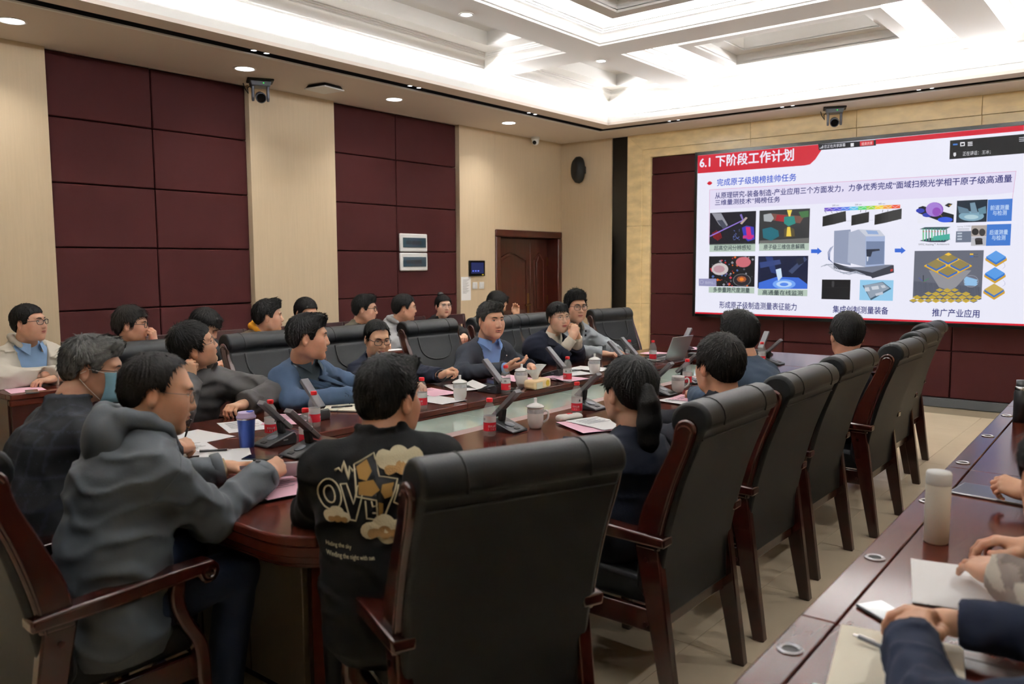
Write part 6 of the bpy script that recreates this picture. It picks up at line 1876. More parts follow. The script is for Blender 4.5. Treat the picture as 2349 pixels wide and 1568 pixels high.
        for q in (-1, 1):
            a = ft[q] * V(1, 1, 0) + V(0, 0, .045)
            F = Field(a - V(.24, .24, .06), a + V(.24, .24, .09), .012)
            F.ecap(a - s.f * .04, a + s.f * .15, (.042, .042), (.04, .028), s.r, .02)
            F.cone(a - s.f * .01, a + V(0, 0, .07), .042, .045, .02)
            F.keep(lambda X, Y, Z: .004 - Z + 0 * X + 0 * Y)
            v, f = F.mesh()
            Soup().add(v, f, shoe).build('shoe', 'cloth_shiny', s.t, s.base)
    def core(s, legs=True):
        """the body under the clothes, so that the figure is whole"""
        pts = [s.hips, s.neck, s.sh[1], s.sh[-1]] + list(s.elb.values()) + list(s.wr.values())
        F = Field(np.min(pts, 0) - .16, np.max(pts, 0) + .1, .026)
        s._torso(F, -.022, .95)
        s._arms(F, -.012, .9)
        v, f = F.mesh()
        s.skin.add(v, f, s.skincol)
    def face(s, skin=SKIN, **kw):
        skin = tuple(min(255, c * k) for c, k in zip(skin, (1.04, 1.09, 1.13)))
        s.skincol = skin
        head(s.skin, s.hc, s.M, s.neck - s.ax * .03, skin=skin, sc=s.sc, **kw)
        return s
    def hair(s, **kw):
        S = Soup()
        hair(S, s.hc, s.M, sc=s.sc, **kw)
        s.ho = S.build('hair', 'hair', s.t, s.base)
        return s
    def specs(s, kind='black', **kw):
        return glasses(s.t, s.base, s.hc, s.M, kind, sc=s.sc, **kw)
    def hand(s, side, fdir=None, dorsal=(0, 0, 1), **kw):
        w = s.wr[side]; arm = unit(w - s.elb[side])
        f = arm if fdir is None else unit(fdir)
        hand(s.skin, w + unit(arm) * .012, f, dorsal, -side, skin=s.skincol, fdir_arm=arm, **kw)
        return s
    def done(s):
        s.core()
        s.skin.build('body', 'skin', s.t, s.base)
        return s
# ================================================================ THE PEOPLE
def P_(label, hc, hips, yaw, hyaw, group, **kw):
    return Person(label, hc, hips, yaw, group=group, hyaw=hyaw, **kw)
BK, DK = (15, 14, 14), (24, 21, 19)
GW, GL, GN, GR, GA = 'people along the padded wall', 'people on the wall side of the table', 'people at the near table end', 'people on the aisle side of the table', 'people at the aisle desk'

# ---- near end: man in grey parka, man with a face mask
p = P_('balding man in grey hooded parka leaning over papers at the table end', (-2.53, 1.315, 1.165), (-2.47, 1.10, .54), 84, 60, GN, hpit=-10, hrol=4, h=.010, bulk=1.06, neck=(-2.54, 1.25, 1.035), shw=.16, sc=1.02)
p.arm(1, (-2.38, 1.40, .765), (-2.48, 1.66, .835)).arm(-1, (-2.80, 1.40, .79), (-2.70, 1.63, .83))
p.face(h=.0036, skin=(200, 148, 116), fat=1.06).hair(style='bald', top=.012, side=.006, seed=11, h=.0036, spikes=2600, slen=.014, col=(24, 21, 20), rough=.6)
p.specs('metal', w=.027, hh=.019)
p.jacket((74, 80, 86), 'parka', g=.022, m='cloth_shiny', hood=.05, fold=.006, ff=34, seed=21, arm_b=1.12, h=.009, hem=.07)
for q, a, b in ((1, p.elb[1], p.wr[1]), (-1, p.elb[-1], p.wr[-1])):
    d = unit(b - a)
    MB().tube([tuple(b - d * .035 - p.base), tuple(b - d * .03 - p.base), tuple(b - d * .002 - p.base), tuple(b + d * .004 - p.base)], [.058, .062, .062, .05], 20, cap=False).build('cuff', mat('parka_cuff', (70, 76, 82), rough=.6), p.t, smooth='all')
    MB().tube([tuple(b - d * .01 - p.base), tuple(b + d * .012 - p.base)], [.044, .036], 16).build('knit_cuff', mat('knit', (182, 160, 128), rough=.9, bump=.4, bscale=200), p.t, smooth='all')
n = unit(np.cross(p.wr[1] - p.elb[1], V(0, 0, 1)))
c = p.wr[1] - unit(p.wr[1] - p.elb[1]) * .018 + V(.0, -.012, .06) - p.base
MB().sphere(tuple(c), (.011, .011, .005), 12, 6).build('press_stud', 'frame_black', p.t, smooth='all')
for q in (-1, 1):       # armhole seams, back yoke seam
    d = unit(p.elb[q] - p.sh[q]); c0 = p.sh[q] + d * .015; u1 = unit(np.cross(d, p.f)); u2 = np.cross(d, u1); ln = []
    for a in np.linspace(0, 2 * math.pi, 25)[:-1]:
        o = c0 + (u1 * math.cos(a) + u2 * math.sin(a)) * .2
        hit = p.surf_point(o, -(o - c0))
        if hit[0] is not None and (Vector(c0) - hit[0]).length < .13: ln.append(tuple(np.array(hit[0]) - p.base))
    if len(ln) > 6: MB().tube(ln + ln[:1], .0022, 5, cap=False).build('seam', 'parka_cuff', p.t, smooth='all')
p.shirt((214, 214, 208), g=.006, h=.016)
p.hand(1, fdir=(-.35, .9, .1), dorsal=(.75, .1, .6), curl=.75, thumb=.8, h=.0025).hand(-1, fdir=(.55, .8, .0), dorsal=(-.25, .3, .9), curl=.35, thumb=.6, h=.0025)
p.trousers((36, 44, 62), knees={1: V(-2.42, 1.50, .55), -1: V(-2.68, 1.46, .55)}, feet={1: V(-2.44, 1.44, .09), -1: V(-2.70, 1.4, .09)}, h=.014)
p.done()

p = P_('grey-haired man in dark checked jacket wearing a pale blue face mask', (-3.175, 1.395, 1.185), (-3.08, 1.14, .55), 86, 58, GN, hpit=-10, h=.011, bulk=1.05, neck=(-3.175, 1.30, 1.035), sc=.98)
p.arm(1, (-3.03, 1.42, .80), (-3.22, 1.72, .815)).arm(-1, (-3.56, 1.42, .80), (-3.5, 1.72, .81))
p.face(h=.0036, skin=(190, 140, 112)).hair(top=.016, side=.004, seed=5, h=.0036, spikes=3600, slen=.02, col=(34, 33, 33), grey=((120, 120, 118), .42), quiff=.006, rough=.8)
p.specs('black', w=.025, hh=.016)
def checks(s, v):
    q = v - s.hips
    a, b = q @ s.r, q @ s.u
    m = ((np.mod(a, .05) < .006) | (np.mod(b, .05) < .006))[:, None]
    return np.where(m, np.array(lin((44, 48, 56)))[None], np.array(lin((34, 35, 38)))[None])
p.jacket((34, 35, 38), 'jacket', g=.016, fold=.004, seed=31, hem=.08, collar=(.072, .03, .014), colfn=checks)
W = lambda q: tuple(p.hc + np.array(q) @ p.M - p.base)
mk = MB(); rows = []
for j, z in enumerate(np.linspace(-.108, .004, 7)):
    for i, x in enumerate(np.linspace(-.073, .073, 9)):
        y = .121 - (abs(x) / .073) ** 2 * .064 - ((z + .05) / .075) ** 2 * .018
        rows.append(W((x, y, z)))
mk.add(rows, [(j * 9 + i, j * 9 + i + 1, (j + 1) * 9 + i + 1, (j + 1) * 9 + i) for j in range(6) for i in range(8)])
mo = mk.build('face_mask', mat('mask', (140, 190, 212), rough=.8, bump=.2, bscale=60, bstretch=(.2, .2, 4)), p.t, smooth='all')
md = mo.modifiers.new('solid', 'SOLIDIFY'); md.thickness = .003
for q in (-1, 1):
    MB().tube([W((q * .073, .055, .0)), W((q * .08, .0, .01)), W((q * .083, -.03, -.01))], .0013, 5).build('ear_loop', 'white_paint', mo)
    MB().tube([W((q * .073, .046, -.1)), W((q * .078, .0, -.06)), W((q * .082, -.03, -.03))], .0013, 5).build('ear_loop', 'white_paint', mo)
p.hand(1, fdir=(-.3, .95, 0), dorsal=(.5, 0, .8), curl=.6, thumb=.9).hand(-1, fdir=(.3, .9, 0), curl=.4)
p.trousers((28, 28, 32)); p.done()

# ---- aisle side of the table
p = P_('young man seen from behind in black sweatshirt with embroidered cloud lettering', (-1.87, 1.70, 1.165), (-1.74, 1.59, .56), 146, 100, GR, hpit=-4, h=.010, bulk=1.08, neck=(-1.84, 1.64, 1.015), shw=.16, sh_drop=.062, sc=1.02)
p.local(1, (.05, .2, -.24), (-.05, .4, -.2)).local(-1, (-.03, .2, -.24), (.04, .4, -.2))
for q in (-1, 1): p.wr[q][2] = .81; p.elb[q][2] = .79
p.face(h=.0036, skin=(196, 142, 112)).hair(top=.018, side=.003, seed=8, h=.0034, spikes=3200, slen=.016, col=BK, quiff=.006, rough=.6, smin=.02)
p.jacket((13, 13, 14), 'sweatshirt', g=.02, fold=.0045, seed=41, hem=.02, collar=(.066, .05, .013), h=.0085)
p.hand(1, curl=.6).hand(-1, curl=.6)
p.trousers((26, 26, 30)); p.done()
EMB = p

p = P_('woman in navy top seen from behind, dark hair tied in a ponytail', (-1.61, 2.69, 1.09), (-1.60, 2.65, .54), 180, 152, GR, hpit=-6, h=.012, bulk=.92, shw=.135, neck=(-1.58, 2.68, .915))
p.desk_arms(.40, .1)
p.face(h=.004, fem=True, skin=(204, 156, 128)).hair(style='short', top=.014, side=.010, seed=9, h=.0036, spikes=700, slen=.03, col=BK, rough=.45, smin=.03)
S = Soup()
W = lambda q: p.hc + np.array(q) @ p.M
F = Field(W((0, -.11, -.1)) - .2, W((0, -.11, -.1)) + .2, .006)
pts = [W(q) for q in ((0, -.085, .02), (.0, -.118, .006), (.0, -.132, -.04), (.0, -.13, -.11), (.0, -.12, -.18), (.0, -.11, -.24))]
F.chain(pts, (.026, .03, .040, .042, .034, .012), .02)
ax_ = p.M
F.warp(lambda X, Y, Z: .003 * np.sin(90 * ((X - p.hc[0]) * ax_[0][0] + (Y - p.hc[1]) * ax_[0][1]) + 3 * wav(4, 20, 3)(X, Y, Z)))
v, f = F.mesh(); S.add(v, f, BK)
S.build('ponytail', 'hair', p.ho, (0, 0, 0)).location = (0, 0, 0)
pt = p.ho.children[0]; pt.data.transform(Matrix.Translation(-Vector(p.base)))
MB().tube([tuple(W((.027 * math.cos(a) + .0, -.112 + .004, .028 + .027 * math.sin(a))) - p.base) for a in np.linspace(0, 2 * math.pi, 17)], .006, 6).build('hair_tie', 'black_matte', p.ho, smooth='all')
p.jacket((18, 22, 34), 'top', g=.012, fold=.005, seed=51, collar=(.06, .02, .012))
p.hand(1, curl=.6).hand(-1, curl=.6)
p.trousers((26, 28, 36)); p.done()

p = P_('black-haired man seen from behind in dark jacket, third along the aisle side', (-1.60, 3.45, 1.115), (-1.60, 3.45, .56), 178, 148, GR, hpit=-2, h=.013, neck=(-1.575, 3.44, .94), sc=1.1)
p.desk_arms(.40, .1)
p.face(h=.004, skin=(190, 138, 108)).hair(top=.018, side=.010, seed=14, h=.0036, spikes=3000, slen=.018, col=DK, rough=.7)
p.jacket((28, 28, 34), 'jacket', g=.016, seed=61, collar=(.066, .03, .013)); p.hand(1).hand(-1)
p.trousers(); p.done()

p = P_('man in slate blue coat leaning forward, head between two others on the aisle side', (-1.97, 4.50, 1.155), (-1.66, 4.34, .57), 172, 146, GR, hpit=-4, h=.013, neck=(-1.92, 4.47, .985), sc=1.12)
p.desk_arms(.30, .1)
p.face(h=.0042, skin=(192, 140, 112)).hair(top=.018, side=.010, seed=15, h=.004, spikes=2400, slen=.018, col=BK, quiff=.008)
p.jacket((48, 59, 74), 'coat', g=.018, seed=62, collar=(.07, .03, .014)); p.hand(1).hand(-1)
p.trousers(); p.done()

p = P_('man with short black hair between two tall chairs, back to the camera', (-1.60, 5.28, 1.125), (-1.61, 5.2, .56), 175, 120, GR, hpit=-6, h=.014, neck=(-1.59, 5.26, .95), sc=1.1)
p.desk_arms(.38, .1)
p.face(h=.0045, skin=(190, 138, 110)).hair(top=.018, side=.010, seed=16, h=.0042, spikes=2000, slen=.016, col=BK)
p.jacket((30, 36, 48), 'jacket', g=.016, seed=63, collar=(.066, .03, .013)); p.hand(1).hand(-1)
p.trousers(); p.done()

# ---- wall side of the table
p = P_('man in charcoal puffer jacket resting his cheek on a fist', (-4.28, 2.44, 1.125), (-4.46, 2.42, .56), 8, 64, GL, hpit=16, hrol=-14, h=.011, bulk=1.02, neck=(-4.36, 2.50, .955))
p.arm(1, (-4.04, 2.19, .80), (-4.185, 2.345, .945)).arm(-1, (-4.03, 2.80, .83), (-3.93, 2.52, .82))
p.face(h=.0036, skin=(204, 154, 122)).hair(top=.022, side=.010, seed=17, h=.0036, spikes=2600, slen=.022, col=BK, rough=.7)
p.specs('metal', w=.024, hh=.015)
p.jacket((62, 60, 60), 'puffer_jacket', g=.024, m='cloth_shiny', fold=.005, seed=71, puff=.010, collar=(.08, .035, .016), arm_b=1.25)
p.hand(1, fdir=(-.05, .1, 1), dorsal=(.5, -.85, 0), curl=1.0, thumb=.9).hand(-1, fdir=(.3, -1, 0), curl=.6)
p.trousers(); p.done()

p = P_('man in blue wool blazer turned in profile, forearm along the table', (-3.92, 2.95, 1.155), (-4.20, 3.06, .56), 12, 52, GL, hpit=-2, h=.011, bulk=1.08, neck=(-4.02, 2.98, .985), shw=.165)
p.arm(1, (-3.90, 2.80, .80), (-3.72, 3.14, .815)).arm(-1, (-4.15, 3.40, .82), (-3.86, 3.36, .82))
p.face(h=.0036, skin=(196, 142, 112), fat=1.06).hair(top=.016, side=.005, seed=18, h=.0036, spikes=2600, slen=.016, col=BK, quiff=.006, rough=.7)
p.shirt((66, 76, 84), collar=(.062, .03), h=.012)
p.jacket((62, 79, 102), 'blazer', g=.015, fold=.0045, seed=72, opening=(.27, .012, .32, .0), arm_b=1.1, neckr=.07)
p.lapels((57, 73, 95))
d = unit(p.wr[1] - p.elb[1]); sd = unit(np.cross(d, V(0, 0, 1)))
for k in range(4):
    c = p.wr[1] - d * (.03 + .018 * k) + sd * .047 + V(0, 0, .006) - p.base
    MB().sphere(tuple(c), .006, 8, 6).build('cuff_button', 'frame_black', p.t, smooth='all')
p.hand(1, curl=.4, dorsal=(.3, -.6, .7)).hand(-1, curl=.4)
p.trousers((40, 44, 54)); p.done()

p = P_('man in navy zip jacket and black glasses looking down at papers', (-4.22, 3.74, 1.075), (-4.42, 3.88, .55), -4, -18, GL, hpit=-14, h=.011, neck=(-4.30, 3.80, .91), sc=.97)
p.arm(1, (-4.12, 3.54, .81), (-3.80, 3.60, .815)).arm(-1, (-4.14, 4.06, .80), (-3.82, 3.93, .835))
p.face(h=.0032, skin=(210, 160, 126), blink=.45, look=(0, -1)).hair(style='high', top=.012, side=.005, seed=19, h=.0034, spikes=1800, slen=.016, col=BK, rough=.5)
p.specs('black', w=.026, hh=.019)
p.shirt((208, 206, 200), collar=(.06, .03), h=.012)
p.jacket((26, 30, 44), 'zip_jacket', g=.016, fold=.005, seed=73, opening=(.13, .01, .5, .0), neckr=.066, collar=(.074, .03, .012))
p.hand(1, curl=.5).hand(-1, fdir=(.6, .75, .3), dorsal=(-.6, .3, .7), curl=.75, thumb=.7)
wv = p.wr[-1] - unit(p.wr[-1] - p.elb[-1]) * -.03
MB().tube([tuple(wv + .033 * (math.cos(a) * unit(np.cross(p.wr[-1] - p.elb[-1], V(0, 0, 1))) + math.sin(a) * V(0, 0, 1)) - p.base) for a in np.linspace(0, 2 * math.pi, 17)], .008, 6).build('wristwatch', 'frame_black', p.t, smooth='all')
p.trousers(); p.done()

p = P_('speaking man in dark grey suit and open blue shirt, one palm turned up', (-3.92, 4.58, 1.165), (-4.14, 4.68, .56), -10, -16, GL, hpit=-3, h=.010, bulk=1.1, neck=(-3.99, 4.62, .985), shw=.17, sc=1.06)
p.arm(1, (-3.93, 4.26, .80), (-3.56, 4.30, .865)).arm(-1, (-4.02, 4.98, .81), (-3.76, 4.84, .81))
p.face(h=.003, skin=(206, 152, 122), fat=1.04, mouth=.35).hair(top=.016, side=.004, seed=20, h=.0034, spikes=2800, slen=.016, col=(30, 28, 28), quiff=.010, rough=.8, grey=((96, 94, 92), .12))
p.shirt((132, 166, 222), collar=(.064, .036), h=.011)
p.jacket((44, 47, 55), 'suit_jacket', g=.015, fold=.0045, seed=74, opening=(.31, .014, .30, .0), arm_b=1.08, neckr=.072)
p.lapels((38, 41, 48), depth=.27, w=.085)
c = p.front(-.10 if 0 else -.115, .13, .008) - p.base
MB().sphere(tuple(c), (.008, .008, .008), 10, 6).build('lapel_pin', 'steel', p.t, smooth='all')
d = unit(p.wr[1] - p.elb[1])
MB().tube([tuple(p.wr[1] - d * .02 - p.base), tuple(p.wr[1] + d * .016 - p.base)], [.040, .038], 16).build('shirt_cuff', mat('blue_shirt', (132, 166, 222), rough=.8), p.t, smooth='all')
p.hand(1, fdir=(.75, .55, .25), dorsal=(.2, -.3, -.95), curl=.22, curls=(.15, .3, .32, .3), thumb=.1, spread=1.6, h=.0025, sc=1.05).hand(-1, curl=.4)
p.trousers((40, 42, 48)); p.done()

p = P_('woman in navy coat with fringe and thin glasses, hands clasped by her chin', (-3.96, 5.48, 1.135), (-4.20, 5.48, .55), -16, -24, GL, hpit=0, hrol=-4, h=.011, bulk=.98, neck=(-4.04, 5.50, .965), shw=.14, sc=.98)
p.arm(1, (-3.90, 5.36, .80), (-3.80, 5.44, .965)).arm(-1, (-3.88, 5.62, .80), (-3.81, 5.535, .965))
p.face(h=.003, fem=True, skin=(218, 170, 140), look=(-.3, 0)).hair(style='bob', top=.016, side=.008, seed=22, h=.0034, spikes=1400, slen=.026, bangs=.003, col=BK, rough=.4)
p.specs('metal', w=.023, hh=.014)
p.shirt((226, 220, 206), 'sweater', h=.012, collar=(.056, .04))
w0 = dict(p.wr)
for q in (-1, 1): p.wr[q] = p.wr[q] - unit(p.wr[q] - p.elb[q]) * .085     # wide sleeves end above the knit cuffs
p.jacket((20, 23, 36), 'coat', g=.022, fold=.005, seed=75, opening=(.26, .01, .26, .0), neckr=.064, cuff=.014, arm_b=1.2)
p.lapels((17, 20, 32), depth=.25, w=.09)
p.wr = w0
for q in (-1, 1):
    a, b = p.elb[q], p.wr[q]; d = unit(b - a)
    MB().tube([tuple(b - d * t - p.base) for t in (.09, .07, .05, .03, .01, -.01)], [.044, .047, .043, .045, .041, .043], 16).build('knit_cuff', mat('cream_knit', (226, 220, 204), rough=.9, bump=.3, bscale=150), p.t, smooth='all')
p.wr[1] = p.wr[1] + V(0, 0, .01); p.wr[-1] = p.wr[-1] + V(0, 0, .01)
p.hand(1, fdir=(.05, .35, .9), dorsal=(.35, -.9, .2), curl=.85, thumb=.3).hand(-1, fdir=(.0, -.3, .95), dorsal=(.4, .85, .2), curl=.8, thumb=.4)
p.trousers(); p.done()

p = P_('young man in pale grey shell jacket and thick black glasses beside the clasped-hands woman', (-4.10, 5.93, 1.20), (-4.30, 6.03, .56), -12, -28, GL, hpit=-3, h=.011, bulk=1.02, neck=(-4.17, 5.97, 1.03), sc=1.04)
p.arm(1, (-4.02, 5.76, .82), (-3.80, 5.90, .81)).arm(-1, (-4.0, 6.28, .82), (-3.78, 6.10, .81))
p.face(h=.0032, skin=(208, 158, 128), fat=1.05, blink=.25).hair(top=.030, side=.008, seed=23, h=.0034, spikes=2800, slen=.024, quiff=.02, col=BK, rough=.8)
p.specs('black', w=.027, hh=.02)
p.shirt((104, 100, 88), collar=(.064, .035), h=.012)
p.jacket((150, 158, 164), 'shell_jacket', g=.020, m='cloth_shiny', fold=.007, seed=76, opening=(.18, .01, .42, .0), neckr=.068, collar=(.088, .03, .014), hood=.032, arm_b=1.15)
for u_, t_ in ((-.09, .08), (-.10, .12)):
    c = p.front(u_, t_, .006) - p.base
    MB().box(c[0] - .006, c[0] + .006, c[1] - .006, c[1] + .006, c[2] - .008, c[2] + .008).build('press_stud', 'frame_black', p.t)
p.hand(1).hand(-1); p.trousers(); p.done()

# ---- row along the padded wall
p = P_('man in beige hooded jacket over light blue shirt, arms folded on the desk', (-6.20, 2.31, 1.18), (-6.40, 2.34, .56), 8, 36, GW, hpit=4, h=.012, bulk=1.12, neck=(-6.27, 2.32, 1.005), sc=1.04)
p.arm(1, (-6.08, 2.06, .82), (-6.02, 2.40, .825)).arm(-1, (-6.14, 2.66, .82), (-5.98, 2.36, .80))
p.face(h=.0034, skin=(198, 148, 120), fat=1.08).hair(top=.012, side=.004, seed=24, h=.0036, spikes=2400, slen=.012, col=BK, rough=.6)
p.specs('black', w=.026, hh=.017)
p.shirt((150, 184, 226), collar=(.066, .036), h=.012)
p.jacket((206, 200, 188), 'hooded_jacket', g=.022, m='cloth_shiny', fold=.008, seed=81, opening=(.34, .045, .2, .0), neckr=.075, hood=.036, arm_b=1.22)
p.hand(1, fdir=(.1, .95, .1), dorsal=(.9, 0, .3), curl=.35).hand(-1, fdir=(.2, -.9, 0), curl=.4)
p.trousers(); p.done()

p = P_('youth with round glasses resting his chin on his hand before the padded wall', (-6.02, 2.94, 1.135), (-6.40, 2.98, .56), 6, 52, GW, hpit=-2, h=.014, neck=(-6.09, 2.96, .965))
p.arm(1, (-6.08, 2.74, .82), (-5.98, 3.02, .93)).arm(-1, (-6.05, 3.2, .82), (-5.92, 3.06, .985))
p.face(h=.0034, skin=(196, 144, 116)).hair(top=.024, side=.012, seed=25, h=.0038, spikes=2000, slen=.024, bangs=.004, col=DK)
p.specs('black', w=.022, hh=.018)
p.shirt((90, 100, 120), collar=(.06, .03), h=.014)
p.jacket((34, 36, 42), 'jacket', g=.02, m='cloth_shiny', seed=82, opening=(.2, .004, .3, .0), hood=.03)
p.hand(-1, fdir=(.0, -.15, 1), dorsal=(.85, .45, 0), curl=.7, thumb=.4).hand(1)
p.trousers(); p.done()

p = P_('youth with bowed head, black fringe, half hidden behind the fist-on-cheek man', (-6.02, 3.53, 1.085), (-6.40, 3.55, .56), 0, 36, GW, hpit=-30, h=.015, neck=(-6.13, 3.52, .95))
p.desk_arms(.28, .1)
p.face(h=.0042, skin=(192, 142, 114)).hair(top=.026, side=.014, seed=26, h=.004, spikes=1800, slen=.022, bangs=.014, col=BK)
p.jacket((46, 50, 52), 'jacket', g=.02, seed=83, collar=(.07, .03, .014)); p.hand(1).hand(-1)
p.trousers(); p.done()

p = P_('smiling young man with swept hair, yellow hood over a brown jacket', (-5.90, 4.04, 1.145), (-6.40, 4.12, .56), 10, 58, GW, hpit=0, h=.013, neck=(-5.98, 4.03, .975))
p.desk_arms(.24, .12)
p.face(h=.0036, skin=(206, 154, 126), fat=1.04, mouth=.25).hair(top=.022, side=.008, seed=27, h=.0036, spikes=2200, slen=.026, quiff=.018, col=BK)
p.jacket((92, 76, 58), 'jacket', g=.022, m='cloth_shiny', seed=84, puff=.006, collar=(.085, .02, .016))
S = Soup(); F = Field(p.neck - .2, p.neck + .2, .009)
c = p.neck + V(0, 0, .02)
F.chain([c + p.r * a + p.f * b + p.u * z for a, b, z in ((-.05, .075, -.03), (-.078, .02, .015), (-.07, -.05, .045), (0, -.085, .06), (.07, -.05, .045), (.078, .02, .015), (.05, .075, -.03))], (.014, .022, .028, .03, .028, .022, .014), .02)
v, f = F.mesh(); S.add(v, f, (206, 142, 40)); S.build('hood', 'cloth', p.t, p.base)
p.hand(1).hand(-1); p.trousers(); p.done()

p = P_('person in front of the cream pilaster, only black hair showing over the blazer man', (-6.10, 4.57, 1.14), (-6.40, 4.66, .56), 0, 0, GW, hpit=-12, h=.016, neck=(-6.18, 4.58, .97))
p.desk_arms(.28, .1)
p.face(h=.0045).hair(top=.018, side=.008, seed=28, h=.0042, spikes=1500, slen=.016, col=BK)
p.jacket((58, 60, 66), 'jacket', g=.018, seed=85, collar=(.066, .03, .013)); p.hand(1).hand(-1)
p.trousers(); p.done()

p = P_('youth in olive jacket and glasses sitting before the second maroon bay', (-6.12, 5.28, 1.145), (-6.40, 5.32, .56), 6, 40, GW, hpit=-2, h=.015, neck=(-6.2, 5.28, .975))
p.desk_arms(.28, .1)
p.face(h=.0036, skin=(204, 152, 124)).hair(top=.022, side=.006, seed=29, h=.0038, spikes=1800, slen=.02, quiff=.012, col=BK)
p.specs('black', w=.025, hh=.018)
p.jacket((96, 92, 80), 'jacket', g=.02, seed=86, collar=(.072, .035, .013)); p.hand(1).hand(-1)
p.trousers(); p.done()

p = P_('heavyset man in pale grey hoodie and glasses in profile by the padded wall', (-5.98, 5.67, 1.145), (-6.40, 5.75, .56), 8, 50, GW, hpit=-2, h=.013, bulk=1.15, neck=(-6.06, 5.67, .975), sc=1.04)
p.desk_arms(.24, .12)
p.face(h=.0036, skin=(202, 150, 122), fat=1.14).hair(top=.016, side=.010, seed=30, h=.0038, spikes=2000, slen=.018, col=BK)
p.specs('metal', w=.024, hh=.017)
p.jacket((158, 160, 162), 'hoodie', g=.024, fold=.007, seed=87, hood=.045, arm_b=1.25); p.hand(1).hand(-1)
p.trousers(); p.done()

p = P_('young woman with hair bun and round glasses in black coat by the padded wall', (-6.18, 6.43, 1.125), (-6.40, 6.5, .56), -6, -22, GW, hpit=0, h=.014, bulk=.9, neck=(-6.25, 6.45, .96), shw=.13, sc=.95)
p.desk_arms(.30, .1)
p.face(h=.0034, fem=True, skin=(216, 168, 140)).hair(style='short', top=.010, side=.008, seed=33, h=.0038, spikes=1200, slen=.02, col=BK, rough=.5)
p.specs('metal', w=.024, hh=.02)
MB().sphere(tuple(p.hc + V(0, -.075, .125) @ p.M * .95 - p.base), (.038, .038, .032), 14, 10).build('hair_bun', mat('bun', BK, rough=.5, bump=.5, bscale=60), p.ho, smooth='all')
p.shirt((206, 200, 190), 'sweater', h=.014, collar=(.056, .03))
p.jacket((34, 33, 34), 'coat', g=.02, seed=88, opening=(.16, .004, .3, .0), collar=(.08, .025, .014)); p.hand(1).hand(-1)
p.trousers(); p.done()

p = P_('person in black and white jacket by the door, head bent behind the speaking man', (-5.98, 7.10, 1.125), (-6.36, 7.08, .57), 10, 62, GW, hpit=-22, h=.013, neck=(-6.06, 7.06, .975))
p.arm(1, (-6.02, 6.86, .82), (-5.80, 7.0, .82)).arm(-1, (-5.94, 7.30, .86), (-5.74, 7.14, 1.0))
p.face(h=.0042).hair(top=.022, side=.012, seed=34, h=.004, spikes=1800, slen=.02, bangs=.006, col=BK)
def bw(s, v):
    q = v - s.neck
    a, b = q @ s.r, q @ s.u
    m = ((b < -.06) & (np.abs(a) < .26) & (b > -.3) & (np.sin(b * 22 + a * 6) > -.4))[:, None]
    return np.where(m, np.array(lin((188, 184, 176)))[None], np.array(lin((26, 26, 30)))[None])
p.jacket((26, 26, 30), 'jacket', g=.022, seed=89, collar=(.076, .03, .016), colfn=bw)
p.hand(-1, fdir=(-.1, .1, 1), dorsal=(-.6, .8, 0), curl=.5, spread=1.5).hand(1)
p.trousers(); p.done()

# ---- aisle desk, partly out of the frame
p = P_('person in dark navy padded coat, hands crossed on a notebook', (.12, 1.72, 1.20), (.24, 1.66, .60), 168, 150, GA, hpit=-12, h=.010, neck=(.14, 1.70, 1.03))
p.arm(1, (-.10, 1.86, .85), (-.315, 1.855, .83)).arm(-1, (-.27, 1.40, .845), (-.365, 1.655, .85))
p.face(h=.0045).hair(seed=35, h=.0045, spikes=1200, col=BK)
p.jacket((28, 34, 52), 'padded_coat', g=.008, fold=.004, ff=44, seed=91, puff=.005, arm_b=1.05, cuff=.010, h=.008)
p.hand(-1, fdir=(-.12, .97, .12), dorsal=(-.35, -.1, .93), curl=.4, thumb=.4, h=.0024).hand(1, fdir=(-.95, .1, -.05), dorsal=(.0, .2, .95), curl=.45, h=.0024)
p.trousers(); p.done()

p = P_('person in grey camouflage jacket with black cuffs, hands resting on loose sheets', (-.165, 2.13, 1.10), (.16, 2.30, .58), 172, 112, GA, hpit=-8, h=.010, neck=(-.12, 2.14, .93))
p.arm(1, (-.03, 2.58, .845), (-.245, 2.55, .815)).arm(-1, (-.12, 2.03, .85), (-.285, 2.19, .835))
p.face(h=.0038, skin=(190, 140, 112)).hair(top=.022, side=.012, seed=36, h=.0038, spikes=1200, slen=.016, col=BK, smin=.04)
cn1, cn2 = wav(101, 36, 5), wav(102, 44, 5)
def camo(s, v):
    a, b = cn1(v[:, 0], v[:, 1], v[:, 2]), cn2(v[:, 0], v[:, 1], v[:, 2])
    c = np.tile(lin((150, 139, 132)), (len(v), 1))
    c[a > .14] = lin((116, 105, 99)); c[b > .18] = lin((222, 217, 206)); c[(a < -.3)] = lin((178, 167, 158))
    return c
p.jacket((134, 122, 116), 'camouflage_jacket', g=.020, fold=.006, ff=34, seed=92, colfn=camo, arm_b=1.15, cuff=.008, collar=(.07, .03, .014), h=.008)
for q in (-1, 1):
    a, b = p.elb[q], p.wr[q]; d = unit(b - a)
    MB().tube([tuple(b - d * .012 - p.base), tuple(b + d * .016 - p.base)], [.042, .038], 16).build('knit_cuff', 'black_matte', p.t, smooth='all')
p.hand(1, fdir=(-.95, -.12, .0), dorsal=(.1, .2, .95), curl=.36, thumb=.3, h=.0024, sc=1.08).hand(-1, fdir=(-.6, .75, -.08), dorsal=(-.3, .1, .9), curl=.2, thumb=.2, h=.0024, sc=1.08)
p.trousers(); p.done()

